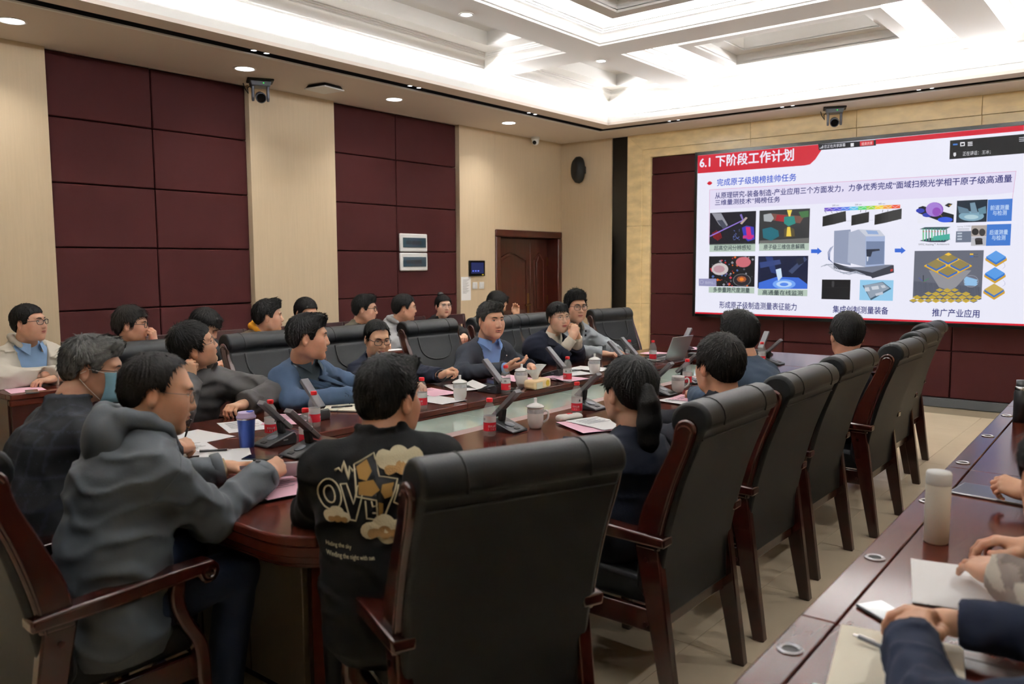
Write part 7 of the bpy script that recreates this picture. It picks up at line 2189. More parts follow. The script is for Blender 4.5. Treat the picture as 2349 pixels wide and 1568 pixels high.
p = P_('person further along the aisle desk, mostly out of frame, hand by a tablet', (-.02, 3.16, 1.12), (.10, 3.16, .58), 178, 150, GA, hpit=-10, h=.014, neck=(.0, 3.16, .95))
p.arm(1, (-.06, 3.36, .83), (-.20, 3.26, .82)).arm(-1, (-.10, 2.98, .83), (-.33, 3.10, .825))
p.face(h=.0045).hair(seed=37, h=.0045, spikes=1200, col=BK)
p.jacket((50, 44, 40), 'jacket', g=.02, seed=93, arm_b=1.1); p.hand(1).hand(-1, fdir=(-.9, .1, .15), dorsal=(-.2, -.5, .8), curl=.65, thumb=.6)
p.trousers(); p.done()
# ---- embroidery on the black sweatshirt (follows the cloth of the back)
mat('thread', (206, 196, 164), rough=.9, bump=.5, bscale=300)
mat('thread_tan', (150, 116, 70), rough=.9, bump=.5, bscale=300)
mat('thread_dark', (20, 20, 24), rough=.9)
E0, EK = (-.204, .075), .0009       # spine-relative origin, metres per pattern unit
def epos(x, y, lift):
    """pattern units: x to the viewer's right, y down; seen from behind the viewer's right is the wearer's right"""
    return EMB.front(E0[0] + x * EK, E0[1] + y * EK, lift, back=True) - EMB.base
def stitch(pts, r=.0026, name='embroidered_line', m='thread', closed=False):
    if closed: pts = list(pts) + [pts[0]]
    q = []
    for a, b in zip(pts, pts[1:]):
        n = max(1, int(math.hypot(b[0] - a[0], b[1] - a[1]) / 12))
        q += [(a[0] + (b[0] - a[0]) * k / n, a[1] + (b[1] - a[1]) * k / n) for k in range(n)]
    q.append(pts[-1])
    MB().tube([tuple(epos(x, y, .002)) for x, y in q], r, 6).build(name, m, EMB.jo, smooth='all')
def applique(pts, name, m, lift=.004, puff=.0):
    pts = ccw(pts); c = (sum(p[0] for p in pts) / len(pts), sum(p[1] for p in pts) / len(pts))
    vs, n, rings = [], len(pts), (1, .8, .5)
    for k in rings:
        for p in pts:
            vs.append(tuple(epos(c[0] + (p[0] - c[0]) * k, c[1] + (p[1] - c[1]) * k, lift + puff * (1 - k * k))))
    vs.append(tuple(epos(*c, lift + puff)))
    fs = [(a * n + i, a * n + (i + 1) % n, (a + 1) * n + (i + 1) % n, (a + 1) * n + i) for a in range(2) for i in range(n)] + [(2 * n + i, 2 * n + (i + 1) % n, 3 * n) for i in range(n)]
    MB().add(vs, fs).build(name, m, EMB.jo, smooth='all')
def lobes(cx, cy, ls):
    out = []
    for a in np.linspace(0, 2 * math.pi, 40)[:-1]:
        d = V(math.cos(a), math.sin(a)); best = 0
        for lx, ly, lr in ls:
            b = d @ V(lx, ly); q = b * b - (lx * lx + ly * ly - lr * lr)
            if q > 0: best = max(best, b + math.sqrt(q))
        out.append((cx + d[0] * best, cy + d[1] * best))
    return out
# units follow the lettering: O, V, E, R ... with clouds and a camouflage bolt
applique(lobes(190, 130, [(0, 0, 36), (-45, 12, 26), (45, 12, 28), (10, 20, 34)]), 'cloud_patch', 'thread', .004, .007)
applique(lobes(190, 148, [(0, 0, 20), (-36, 2, 16), (40, 4, 16)]), 'cloud_shade', 'thread_tan', .0112)
applique(lobes(55, 95, [(0, -6, 20), (-20, 8, 18), (22, 8, 16)]), 'cloud_patch', 'thread', .004, .006)
applique(lobes(55, 107, [(0, 0, 11), (-18, 2, 9), (20, 2, 9)]), 'cloud_shade', 'thread_tan', .0102)
applique(lobes(265, -55, [(0, 0, 38), (-50, -4, 28), (50, 0, 30)]), 'cloud_patch', 'thread', .004, .006)
applique(lobes(262, -35, [(0, 0, 18), (-40, 4, 14), (40, 2, 16)]), 'cloud_shade', 'thread_tan', .0102)
bolt = [(120, -45), (185, -78), (190, -15), (245, -5), (190, 112), (172, 112), (172, 50), (115, 40)]
applique(bolt, 'bolt_patch', 'thread_dark', .003)
stitch(bolt, .0024, closed=True)
for c in ([(125, -40), (160, -62), (170, -30), (150, -5), (128, -10)], [(125, 0), (170, -8), (185, 20), (160, 38), (122, 34)], [(195, 5), (232, 2), (222, 40), (198, 45), (188, 25)], [(178, 55), (192, 60), (190, 90), (176, 100)]):
    applique(c, 'camouflage_patch', mat('camo_thread', (140, 106, 50), rough=.9), .0045)
stitch([(5 + 33 * (1 + math.cos(a)) , 40 + 45 * math.sin(a)) for a in np.linspace(0, 2 * math.pi, 22)], .0022)
stitch([(38 + 15 * math.cos(a), 40 + 24 * math.sin(a)) for a in np.linspace(0, 2 * math.pi, 16)], .0022)
stitch([(72, 8), (90, 5), (105, 62), (122, 10), (140, 12), (108, 112), (92, 110)], .0022, closed=True)
stitch([(140, 52), (140, 105), (168, 112)], .0022); stitch([(158, 52), (160, 68), (170, 66)], .0022); stitch([(158, 88), (172, 90)], .0022)
stitch([(245, 10), (225, 60), (240, 68), (258, 58), (262, 40), (280, 55), (268, 95), (285, 135)], .0022)
stitch([(60, -30), (72, -36), (80, -26), (90, -55), (98, -8), (106, -40), (114, -28), (122, -34)], .0034)
for txt, y0 in (('Hiding the sky', 200), ('Winding the night with sun', 228)):
    v, f = text_mesh(txt, 0)
    k = 12.4
    MB().add([tuple(epos(18 + a * k, y0 - b * k * 1.5, .0035)) for a, b, _ in v], f).build('embroidered_lettering', 'thread', EMB.jo)
# ================================================================ THINGS ON WALLS AND CEILING
mat('plastic_dark', (34, 36, 39), rough=0.4)
mat('plastic_grey', (92, 96, 104), rough=0.38, metal=0.3)
mat('mic_bar', (104, 104, 108), rough=0.4, metal=0.5, bump=.15, bscale=500)
mat('plastic_white', (232, 234, 234), rough=0.35)
mat('box_window', (52, 72, 82), rough=0.08, coat=.5)
mat('paper', (248, 249, 252), rough=0.8)
mat('paper_pink', (244, 196, 216), rough=0.8)
mat('paper_cream', (250, 245, 228), rough=0.8)
mat('ink', (70, 72, 86), rough=0.8)
mat('porcelain', (250, 250, 250), rough=0.12, coat=.5)
mat('porcelain_grey', (206, 212, 217), rough=0.15, coat=.5, var=.2, vscale=60)
mat('clear_plastic', (236, 242, 246), rough=0.05, alpha=.23, spec=.8)
mat('cap_red', (206, 30, 40), rough=.4)
mat('label_red', (186, 24, 44), rough=.45)
mat('label_white', (226, 228, 230), rough=.45)
mat('silver', (176, 178, 184), rough=.3, metal=.8)
mat('screen_glow', (34, 40, 80), rough=.1, emit=.25)
mat('green_led', (40, 255, 80), emit=2.0)

def ptz(label, loc, rz):
    t = thing('ceiling_camera', label, 'camera', loc, rz, 'pan-tilt cameras under the ceiling')
    MB().box(-.10, .10, -.085, .085, -.014, 0).build('mount_plate', 'black_matte', t, bevel=.008)
    b = MB().hexa([(-.07, -.065, -.055), (.07, -.065, -.055), (.07, .065, -.055), (-.07, .065, -.055), (-.082, -.072, -.014), (.082, -.072, -.014), (.082, .072, -.014), (-.082, .072, -.014)]).build('base', 'plastic_grey', t, bevel=.008)
    MB().sphere((.02, -.071, -.034), .0035, 8, 6).build('status_light', 'green_led', b)
    for s in (-1, 1):
        xprism(ccw([(-.035, -.05), (.035, -.05), (.03, -.14), (.0, -.165), (-.03, -.14)]), *sorted((s * .046, s * .066))).build('yoke_arm', 'plastic_grey', t, bevel=.006)
    mb = MB(); mb.x = Matrix.Translation((0, -.005, -.13)) @ Matrix.Rotation(R(106), 4, 'X')
    h = mb.lathe([(.026, -.05), (.038, -.045), (.04, .02), (.04, .062), (.036, .066)], 24).build('camera_head', 'plastic_grey', t, smooth=True)
    mb = MB(); mb.x = Matrix.Translation((0, -.005, -.13)) @ Matrix.Rotation(R(106), 4, 'X')
    mb.lathe([(.034, .0665), (.034, .069), (.022, .06), (.001, .062)], 24).build('lens', 'black_gloss', h, smooth=True)
    MB().tube([(-.06, .05, -.03), (-.09, .07, -.05), (-.085, .09, -.09), (-.11, .1, -.05), (-.12, .11, -.01)], .004, 6).build('cable', 'black_matte', t, smooth=True)
    t.scale = (1.2, 1.2, 1.2)
    return t
ptz('grey pan-tilt camera hanging from the ceiling beside the cream pilaster', (-6.78, 4.63, ZS), R(60))
ptz('grey pan-tilt camera hanging above the video wall', (-3.1, 9.52, ZS), R(20))
t = thing('wireless_access_point', 'flat square black and white box fixed under the ceiling', 'access point', (-6.52, 5.17, ZS), R(8))
MB().hexa([(-.13, -.13, -.03), (.13, -.13, -.03), (.13, .13, -.03), (-.13, .13, -.03), (-.11, -.11, 0), (.11, -.11, 0), (.11, .11, 0), (-.11, .11, 0)]).build('housing', 'black_matte', t, bevel=.01)
MB().box(-.135, .135, -.135, .135, -.044, -.03).build('cover', 'plastic_white', t, bevel=.008)
t = thing('dome_camera', 'small white dome camera in the ceiling corner above the door', 'camera', (-6.93, 9.05, ZS))
MB().lathe([(.055, 0), (.058, -.03), (.05, -.045)], 24).build('base', 'plastic_white', t, smooth=True)
MB().sphere((0, 0, -.06), .05, 18, 12).build('eyeball', 'plastic_white', t, smooth='all')
mb = MB(); mb.x = Matrix.Translation((.012, -.036, -.078)); mb.sphere((0, 0, 0), .028, 14, 10).build('lens_window', 'black_gloss', t, smooth='all')

t = thing('wall_loudspeaker', 'rounded black loudspeaker mounted high on the cream wall', 'loudspeaker', (-6.66, YF - .02, 2.89), R(-28))
F_ = [(0, .0), (.06, .0), (.115, -.02), (.125, -.05), (.12, -.10), (.09, -.14), (.04, -.155), (0, -.158)]
def ovoid(name, pts, m, par):
    mb = MB(); vs, fs, n, k = [], [], 28, len(pts)
    for i in range(n):
        a = 2 * math.pi * i / n
        vs += [(r_ * math.cos(a), y, r_ * 1.5 * math.sin(a)) for r_, y in pts]
    for i in range(n):
        j = (i + 1) % n
        fs += [(i * k + q, i * k + q + 1, j * k + q + 1, j * k + q) for q in range(k - 1)]
    return mb.add(vs, fs).build(name, m, par, smooth='all')
ovoid('cabinet', F_, 'black_matte', t)
ovoid('grille', [(0.0, -.1595), (.04, -.1565), (.086, -.143)], mat('grille', (22, 23, 24), rough=.7, bump=.4, bscale=500), t)
MB().box(-.03, .03, -.01, .12, -.05, .05).build('bracket', 'plastic_dark', t, bevel=.006)

for z, d in ((1.722, 'upper'), (1.497, 'lower')):
    t = thing('breaker_box', d + ' white breaker box with smoked window on the maroon panels', 'electrical box', (XL, 6.65, z), 0, 'breaker boxes')
    MB().box(0, .03, 0, .445, 0, .212).build('housing', 'plastic_white', t, bevel=.012)
    MB().box(.03, .036, .04, .415, .05, .165).build('window', 'box_window', t, bevel=.003)
    for k in range(8):
        MB().box(.0362, .0366, .09 + k * .032, .112 + k * .032, .085, .13).build('breaker', 'plastic_dark', t)
t = thing('control_panel', 'black wall touch panel with dim display beside the door', 'touch panel', (XP, 7.79, 1.42))
MB().box(0, .022, 0, .30, 0, .20).build('housing', 'black_gloss', t, bevel=.006)
d_ = MB().box(.022, .0232, .03, .27, .035, .175).build('display', 'screen_glow', t)
for i in range(3):
    MB().box(.0233, .0238, .05 + i * .05, .08 + i * .05, .06, .075).build('icon', mat('icon_blue', (90, 110, 220), emit=.4), d_)
MB().box(.0225, .0236, .235, .27, .012, .026).build('sticker', mat('sticker', (210, 190, 60), rough=.5), t)
t = thing('paper_notice', 'white printed sheet taped to the cream wall', 'notice', (XP, 7.65, 1.116))
MB().box(.0005, .0018, 0, .182, 0, .298).build('sheet', 'paper', t)
for k in range(13):
    MB().box(.0018, .0022, .03, .15 - (k * 37 % 5) * .012, .26 - k * .014, .263 - k * .014).build('print_line', 'ink', t)
for y, d, dots in ((7.862, 'with four rockers, beside the notice', 4), (7.995, 'with two rockers, nearest the door', 2)):
    t = thing('light_switch', 'white wall switch plate ' + d, 'switch', (XP, y, 1.256), 0, 'switch plates')
    MB().box(0, .009, 0, .09, 0, .088).build('plate', 'plastic_white', t, bevel=.003)
    for k in range(dots):
        a = .012 + (k % 2) * .034
        z = .012 + (k // 2) * .034 if dots == 4 else .02
        MB().box(.009, .0125, a, a + .03, z, z + (.03 if dots == 4 else .048)).build('rocker', 'label_white', t, bevel=.002)

# ================================================================ THINGS ON THE TABLES
def mic(label, loc, rz, lit=False, proto=[None]):
    if proto[0] is not None:
        return dup(proto[0], loc, rz, label)
    t = thing('desk_microphone', label, 'microphone', loc, rz, 'desk microphones')
    b = xprism(ccw([(-.09, 0), (.07, 0), (.074, .03), (.066, .052), (.055, .055), (-.09, .010)]), -.058, .058).build('base', 'plastic_dark', t, bevel=.006)
    k = .045 / .145
    mb = MB(); mb.x = Matrix.Translation((0, -.02, .0335)) @ Matrix.Rotation(math.atan(k), 4, 'X')
    mb.lathe([(.026, -.001), (.026, .0012), (.024, .002), (0.001, .0016)], 24).build('speaker_dial', 'plastic_grey', b, smooth=True)
    mb = MB(); mb.x = Matrix.Translation((0, -.066, .0192)) @ Matrix.Rotation(math.atan(k), 4, 'X')
    mb.box(-.016, .016, -.009, .009, -.001, .0015).build('talk_button', 'black_matte', b, bevel=.001)
    MB().box(.0575, .0592, -.002, .022, .022, .028).build('socket', 'silver', b)
    mb = MB(); mb.x = Matrix.Translation((0, .03, .05)) @ Matrix.Rotation(R(8), 4, 'X')
    mb.box(-.019, .019, -.012, .012, -.005, .055).build('neck', 'black_matte', t, bevel=.006)
    mb = MB(); mb.x = Matrix.Translation((0, .026, .108)) @ Matrix.Rotation(R(47), 4, 'X')
    bar = mb.box(-.024, .024, -.011, .011, -.062, .138).build('microphone_bar', 'mic_bar', t, bevel=.003)
    mb = MB(); mb.x = Matrix.Translation((0, .026, .108)) @ Matrix.Rotation(R(47), 4, 'X')
    mb.box(-.0246, .0246, -.004, .006, -.004, -.001).build('light_ring', 'black_matte', bar)
    proto[0] = t
    return t
MIC = [(-3.54, 2.68, -90, 'desk microphone before the man in the blue blazer'), (-3.38, 3.97, -90, 'desk microphone between the upturned palm and a lidded mug'),
       (-3.52, 4.84, -90, 'desk microphone standing behind the tissue pack'), (-3.42, 5.52, -88, 'desk microphone in front of the pale grey jacket'), (-3.50, 5.84, -88, 'desk microphone beside another, farther from the camera, by the pale grey jacket'),
       (-2.54, 3.08, 90, 'desk microphone just behind the first bottle of the aisle side'), (-2.57, 3.84, 90, 'desk microphone with bright dial behind the second aisle-side bottle'),
       (-2.49, 4.54, 90, 'desk microphone next to the lidless mug'), (-2.60, 5.10, 90, 'desk microphone beside the bottle in front of the third aisle seat'), (-2.54, 6.46, 90, 'desk microphone on the bright reflecting far part of the table'),
       (-3.17, 2.19, 0, 'desk microphone standing next to the blue tumbler'), (-2.90, 2.14, 0, 'desk microphone beside the red notebook'), (-3.58, 7.0, 180, 'desk microphone behind the open laptop'), (-2.85, 7.05, 180, 'desk microphone farthest from the camera, behind two heads')]
for x, y, a, l in MIC:
    mic(l, (x, y, TZ), R(a))

def bottle(label, loc, rz, proto=[None]):
    if proto[0] is not None:
        return dup(proto[0], loc, rz, label)
    t = thing('water_bottle', label, 'bottle', loc, rz, 'small water bottles with red caps')
    pr = [(.001, .004), (.018, .001), (.024, .0), (.029, .006), (.0305, .02), (.030, .026), (.030, .098), (.0305, .102), (.0295, .108), (.0305, .114), (.029, .124), (.025, .138), (.018, .152), (.0135, .160), (.0125, .168)]
    MB().lathe(pr, 24, closed=False).build('bottle_body', 'clear_plastic', t, smooth='all')
    MB().lathe([(.0, .163), (.0145, .163), (.0155, .165), (.0155, .178), (.0145, .181), (.0, .182)], 24, closed=False).build('cap', 'cap_red', t, smooth=True)
    lb = MB().lathe([(.0306, .068), (.0306, .0975)], 24, closed=False).build('label_band', 'label_white', t, smooth=True)
    MB().lathe([(.0306, .027), (.0306, .068)], 24, closed=False).build('label_band', 'label_red', t, smooth=True)
    v, f = text_mesh('农夫山泉', 1)
    for a0 in (0, 180):
        mb = MB()
        mb.add([(.0309 * math.cos(R(a0) + (x - 2) * .33), .0309 * math.sin(R(a0) + (x - 2) * .33), .046 + y * .012) for x, y, _ in v], f).build('label_lettering', 'label_white', lb)
        for k in range(2):
            MB().add([(.0309 * math.cos(R(a0) + s), .0309 * math.sin(R(a0) + s), z) for z in (.038 - k * .005, .0405 - k * .005) for s in (-.6, -.2, .2, .6)], [(0, 1, 5, 4), (1, 2, 6, 5), (2, 3, 7, 6)]).build('label_lettering', 'label_white', lb)
    for k in range(8):
        a = R(90) + k * .06
        MB().add([(.0309 * math.cos(a + s), .0309 * math.sin(a + s), z) for z in (.078, .09) for s in (0, .03)], [(0, 1, 3, 2)]).build('barcode_bar', 'ink', lb)
    MB().add([(.0309 * math.cos(R(40) + s), .0309 * math.sin(R(40) + s), z) for s, z in ((-.16, .078), (.16, .078), (0, .094))], [(0, 1, 2)]).build('label_mark', mat('pine', (20, 70, 60), rough=.5), lb)
    proto[0] = t
    return t
BT = [(-3.31, 2.26, 'small water bottle behind the blue tumbler and microphone'), (-2.99, 2.22, 'small water bottle behind the microphone by the red notebook'), (-3.36, 2.55, 'small water bottle at the trough edge by the blazer sleeve'), (-3.29, 3.24, 'small water bottle beside the embroidered man head'),
      (-2.52, 2.93, 'nearest small water bottle of the aisle side, beside a microphone'), (-3.27, 3.96, 'small water bottle between microphone and lidded mug, before the speaking man'), (-3.24, 4.59, 'small water bottle standing on pink sheets'), (-2.50, 3.63, 'small water bottle by the white clicker'),
      (-3.55, 5.92, 'small water bottle almost hidden behind two microphones'), (-3.37, 6.0, 'small water bottle in front of the laptop'), (-2.52, 4.95, 'small water bottle beside the lidless mug'), (-2.60, 6.40, 'small water bottle on the bright reflecting far table top')]
for i, (x, y, l) in enumerate(BT):
    bottle(l, (x, y, TZ), R(-35 + 47 * i))

def mug(label, loc, rz, lid=True, proto={}):
    if lid in proto:
        return dup(proto[lid], loc, rz, label)
    t = thing('porcelain_mug', label, 'mug', loc, rz, 'white porcelain mugs')
    b = MB().lathe([(.001, .003), (.024, .003), (.026, 0), (.029, 0), (.033, .01), (.039, .025), (.0405, .04), (.041, .104), (.0395, .105), (.0385, .1), (.0375, .04), (.033, .018), (.001, .012)], 32, closed=False).build('cup', 'porcelain', t, smooth='all')
    MB().lathe([(.0413, .078), (.0413, .099)], 32, closed=False).build('printed_band', 'porcelain_grey', b, smooth='all')
    MB().tube(smooth_curve([(.039, 0, .085), (.058, 0, .092), (.068, 0, .075), (.062, 0, .05), (.039, 0, .03)], 5), .0055, 10).build('handle', 'porcelain', t, smooth='all')
    if lid:
        l_ = MB().lathe([(.0, .107), (.046, .107), (.0465, .110), (.042, .114), (.03, .121), (.012, .127), (.008, .129), (.0078, .145), (.0088, .150), (.006, .153), (.0, .1535)], 32, closed=False).build('lid', 'porcelain', t, smooth='all')
        MB().lathe([(.0467, .1075), (.0469, .1095)], 32, closed=False).build('rim_line', 'porcelain_grey', l_, smooth='all')
    proto[lid] = t
    return t
for x, y, a, lid, l in ((-3.33, 3.60, 140, True, 'lidded white mug in front of the man in navy zip jacket'), (-3.38, 4.26, 170, True, 'lidded white mug beside the tissue pack'), (-2.46, 3.21, 20, True, 'lidded white mug on the aisle side, large handle to the right'),
                        (-3.34, 5.08, 165, True, 'lidded white mug standing on papers before the clasped-hands woman'), (-2.44, 4.67, 25, False, 'white mug without a lid'), (-5.78, 7.1, 40, True, 'lidded white mug on the wall-side desk between two chairs')):
    mug(l, (x, y, TZ), R(a), lid)

# tissue pack
t = thing('tissue_pack', 'soft orange tissue pack with a white tissue pulled up', 'tissues', (-3.255, 4.27, TZ), R(4))
mb = MB(); mb.box(-.05, .05, -.095, .095, 0, .062)
pk = mb.build('pack', mat('tissue_wrap', (254, 220, 172), rough=.35, var=.08, vscale=20), t, bevel=.018, seg=3)
MB().box(.0502, .0508, -.085, -.015, .006, .048).build('print_panel', 'paper_cream', pk)
mb = MB(); mb.x = Matrix.Translation((.0505, .045, .034)) @ Matrix.Rotation(R(90), 4, 'Y')
mb.lathe([(.0, .0012), (.02, .001), (.02, 0)], 20, closed=False).build('print_badge', mat('badge', (236, 190, 60), rough=.4), pk)
vs, n = [], 9
for i in range(n):
    for j in range(5):
        u, v_ = i / (n - 1) - .5, j / 4
        vs.append((.02 * math.sin(u * 9 + v_ * 3) * (.4 + v_), u * (.08 + .10 * v_) - .02, .058 + v_ * .085 + .014 * v_ * math.sin(u * 5)))
MB().add(vs, [(i * 5 + j, i * 5 + j + 1, (i + 1) * 5 + j + 1, (i + 1) * 5 + j) for i in range(n - 1) for j in range(4)]).build('tissue', 'paper', t, smooth='all')

# papers
def sheet(label, x, y, a, m='paper', w_=.21, h_=.297, z=TZ, n=1, lines=0, name='paper_sheet', cat='paper', curl=0.0, group='papers on the table'):
    t = thing(name, label, cat, (x, y, z), R(a), group)
    for k in range(n):
        vs = []
        for i in range(7):
            for j in range(5):
                u, v_ = i / 6 - .5, j / 4 - .5
                vs.append((u * w_, v_ * h_, .0006 + k * .0012 + curl * (max(u, 0) * 2) ** 2 * .04 + .0012 * math.sin(i + j * 2 + k)**2))
        o = MB().add(vs, [(i * 5 + j, (i + 1) * 5 + j, (i + 1) * 5 + j + 1, i * 5 + j + 1) for i in range(6) for j in range(4)]).build('leaf', m, t, smooth='all')
    for k in range(lines):
        y0 = h_ * .32 - k * .022
        MB().box(-w_ * .36, w_ * (.36 - (k * 7 % 4) * .06), y0, y0 + .004, .0028 + n * .0012, .0031 + n * .0012).build('print_line', 'ink', o)
    return t
SH = [(-3.66, 2.34, 70, 'paper', 8, 'white printed sheet under the fist-propped arm'), (-3.62, 2.58, 40, 'paper_pink', 6, 'pink sheet behind the tumbler and bottle'), (-3.60, 2.05, 95, 'paper', 0, 'blank white sheet by the masked man hand'),
      (-3.38, 1.88, 75, 'paper', 6, 'written white sheet under the masked man pen hand'), (-3.12, 1.90, 60, 'paper', 0, 'white sheet between the two men at the near end'),
      (-3.66, 3.70, 82, 'paper_pink', 3, 'pink sheet in front of the man with black glasses'), (-3.44, 3.52, 88, 'paper', 0, 'white sheet half under a pink one near the trough'), (-3.64, 3.98, 60, 'paper', 8, 'stack of curled white sheets behind the lidded mug'),
      (-3.66, 4.50, 80, 'paper_pink', 0, 'pink sheet by the speaking man hand'), (-3.50, 5.02, 70, 'paper', 6, 'white sheet with a pen before the clasped-hands woman'), (-3.36, 4.72, 85, 'paper_pink', 4, 'pink sheet under the bottle beyond the tissue pack'), (-3.52, 5.30, 96, 'paper', 0, 'white sheet under the far lidded mug'),
      (-2.24, 3.46, 75, 'paper', 5, 'white sheets before the ponytailed woman'), (-2.26, 3.38, 62, 'paper_pink', 0, 'pink sheet peeking from under the white ones by the clicker'), (-2.22, 4.36, 80, 'paper', 3, 'white sheet beside the ponytail'), (-2.20, 4.46, 95, 'paper_pink', 2, 'pink sheet behind the ponytail'), (-2.24, 4.84, 80, 'paper', 2, 'bluish white sheet in front of the third aisle seat'),
      (-3.60, 6.52, 88, 'paper_pink', 0, 'pink sheet beyond the keyboard'), (-3.52, 7.08, 80, 'paper_pink', 0, 'pink sheet behind the laptop'), (-2.52, 1.74, 80, 'paper_pink', 7, 'pink printed programme sheet under the parka sleeve')]
for i, (x, y, a, m, ln, l) in enumerate(SH):
    sheet(l, x, y, a, m, lines=ln, z=TZ + (.003 if 'pink' in m else .008 if 'ponytailed' in l else 0) + .0004 * i, n=3 if 'stack' in l else 1, curl=.6 if 'curled' in l else 0)
# curled page held by the man in the parka
t = thing('turned_page', 'white page curling over in the parka man hands', 'paper', (-2.585, 1.80, TZ + .012), R(-37))
vs = []
for i in range(14):
    a = R(-150 + i * 22)
    k = max(i - 9, 0)
    for j in range(4):
        vs.append((.03 * math.sin(a) + .012 * k, (j / 3 - .5) * .28, .034 - .033 * math.cos(a) + .0015 * i))
MB().add(vs, [(i * 4 + j, (i + 1) * 4 + j, (i + 1) * 4 + j + 1, i * 4 + j + 1) for i in range(13) for j in range(3)]).build('leaf', 'paper', t, smooth='all')

def pen(label, a, b, z, m='plastic_dark', tilt=0):
    t = thing('pen', label, 'pen', (*a, z), math.atan2(b[1] - a[1], b[0] - a[0]), 'pens')
    L = math.hypot(b[0] - a[0], b[1] - a[1])
    def cyl(name, x0, x1, r0, r1, mm):
        MB().tube([(x0, 0, .005 + tilt * x0), (x1, 0, .005 + tilt * x1)], [r0, r1], 10).build(name, mm, t, smooth=True)
    cyl('barrel', .012, L * .86, .0048, .0048, m); cyl('grip', L * .6, L * .87, .0054, .0052, 'black_matte'); cyl('tip', L * .87, L, .004, .0008, 'steel'); cyl('button', 0, .012, .003, .003, 'steel')
    MB().box(.012, .05, -.0015, .0015, .010, .012).build('clip', 'steel', t)
    return t
pen('clear and black ballpoint lying at the table end by the pink sheet', (-2.43, 1.58), (-2.395, 1.735), TZ, 'plastic_grey')
pen('black pen on the open notebook before the blazer man', (-3.66, 2.88), (-3.60, 3.02), TZ + .014)
pen('black pen on white sheets before the clasped-hands woman', (-3.55, 5.04), (-3.50, 5.18), TZ + .004)
pen('grey ballpoint lying on the cream notebook of the aisle desk', (-.505, 1.785), (-.385, 1.745), TZ + .012, 'plastic_grey')
pen('pen lying on white sheets next to the masked man', (-3.28, 1.86), (-3.20, 1.98), TZ + .004)
t = thing('pen', 'dark fountain pen held upright in the masked man hand', 'pen', (-3.33, 1.83, TZ + .05), 0, 'pens')
MB().tube([(0, 0, 0), (.02, .01, .06), (.035, .02, .10)], [.002, .0055, .005], 10).build('barrel', 'plastic_dark', t, smooth=True)
MB().tube([(.0226, .0116, .065), (.0242, .0122, .07)], .006, 10).build('ring', 'brass', t, smooth=True)

# open notebook, red ring notebook, black folder and phones
t = thing('open_notebook', 'open cream notebook with black cover before the blazer man', 'notebook', (-3.66, 2.98, TZ), R(30))
MB().box(-.15, .15, -.11, .11, 0, .004).build('cover', 'black_matte', t, bevel=.002)
for s in (-1, 1):
    xprism(ccw([(-.105, .004), (.105, .004), (.105, .011), (-.105, .011)]), *sorted((s * .003, s * .145))).build('page_block', 'paper_cream', t, bevel=.003)
t = thing('ring_notebook', 'red ring-bound notebook by the black sweatshirt sleeve', 'notebook', (-2.63, 2.02, TZ), R(28))
MB().box(-.08, .10, -.11, .11, 0, .012).build('cover', mat('red_cover', (150, 44, 54), rough=.4), t, bevel=.003)
for k in range(8):
    y = -.09 + k * .0257
    MB().tube([(-.08 + .010 * math.cos(a), y, .008 + .011 * math.sin(a)) for a in np.linspace(0, 2 * math.pi, 11)], .0016, 5, cap=False).build('ring', 'silver', t, smooth='all')
t = thing('leather_folder', 'thin black folder lying beneath the speaking man microphone', 'folder', (-3.50, 4.06, TZ + .002), R(78))
MB().box(-.11, .11, -.15, .15, 0, .008).build('cover', 'leather', t, bevel=.003)
MB().box(-.10, .1075, -.14, .1475, .003, .006).build('page_block', 'paper', t)
def phone(label, x, y, a, z=TZ, m='black_gloss'):
    t = thing('smartphone', label, 'phone', (x, y, z), R(a), 'smartphones')
    b = MB().box(-.037, .037, -.077, .077, 0, .008).build('body', 'plastic_dark', t, bevel=.004)
    MB().box(-.034, .034, -.073, .073, .008, .0084).build('display', m, t)
    MB().tube([(.0375, -.01, .004), (.0375, .02, .004)], .0012, 5).build('side_button', 'silver', b)
phone('black phone lying behind the parka man hands', -2.97, 1.98, -60)
phone('black phone lying flat beside the bottle before the speaking man', -3.33, 4.12, 20)
phone('dark phone on a pink sheet at the wall-side desk', -5.74, 2.13, 72)
phone('black phone with glossy screen by the crossed hands on the aisle desk', -.475, 1.965, 55, m='box_window')

# laptop, keyboard, mouse, tumbler, clicker
t = thing('laptop', 'open silver laptop seen from behind its lid', 'laptop', (-3.27, 6.19, TZ), R(-94))
MB().box(-.16, .16, -.23, -.005, 0, .014).build('base', 'silver', t, bevel=.004)
MB().box(-.14, .14, -.14, -.03, .014, .0152).build('keyboard', 'black_matte', t)
MB().box(-.045, .045, -.215, -.15, .014, .0146).build('touchpad', 'plastic_grey', t)
mb = MB(); mb.x = Matrix.Translation((0, 0, .012)) @ Matrix.Rotation(R(-22), 4, 'X')
ld = mb.box(-.16, .16, -.004, .004, 0, .215).build('lid', 'silver', t, bevel=.004)
mb = MB(); mb.x = Matrix.Translation((0, 0, .012)) @ Matrix.Rotation(R(-22), 4, 'X')
mb.box(-.15, .15, -.0048, -.004, .012, .205).build('display', 'screen_glow', ld)
t = thing('keyboard', 'thin black keyboard by the laptop', 'keyboard', (-3.50, 6.28, TZ), R(-86))
MB().hexa([(-.2, -.06, 0), (.2, -.06, 0), (.2, .06, 0), (-.2, .06, 0), (-.2, -.06, .008), (.2, -.06, .008), (.2, .06, .02), (-.2, .06, .02)]).build('body', 'plastic_dark', t, bevel=.003)
k0 = None
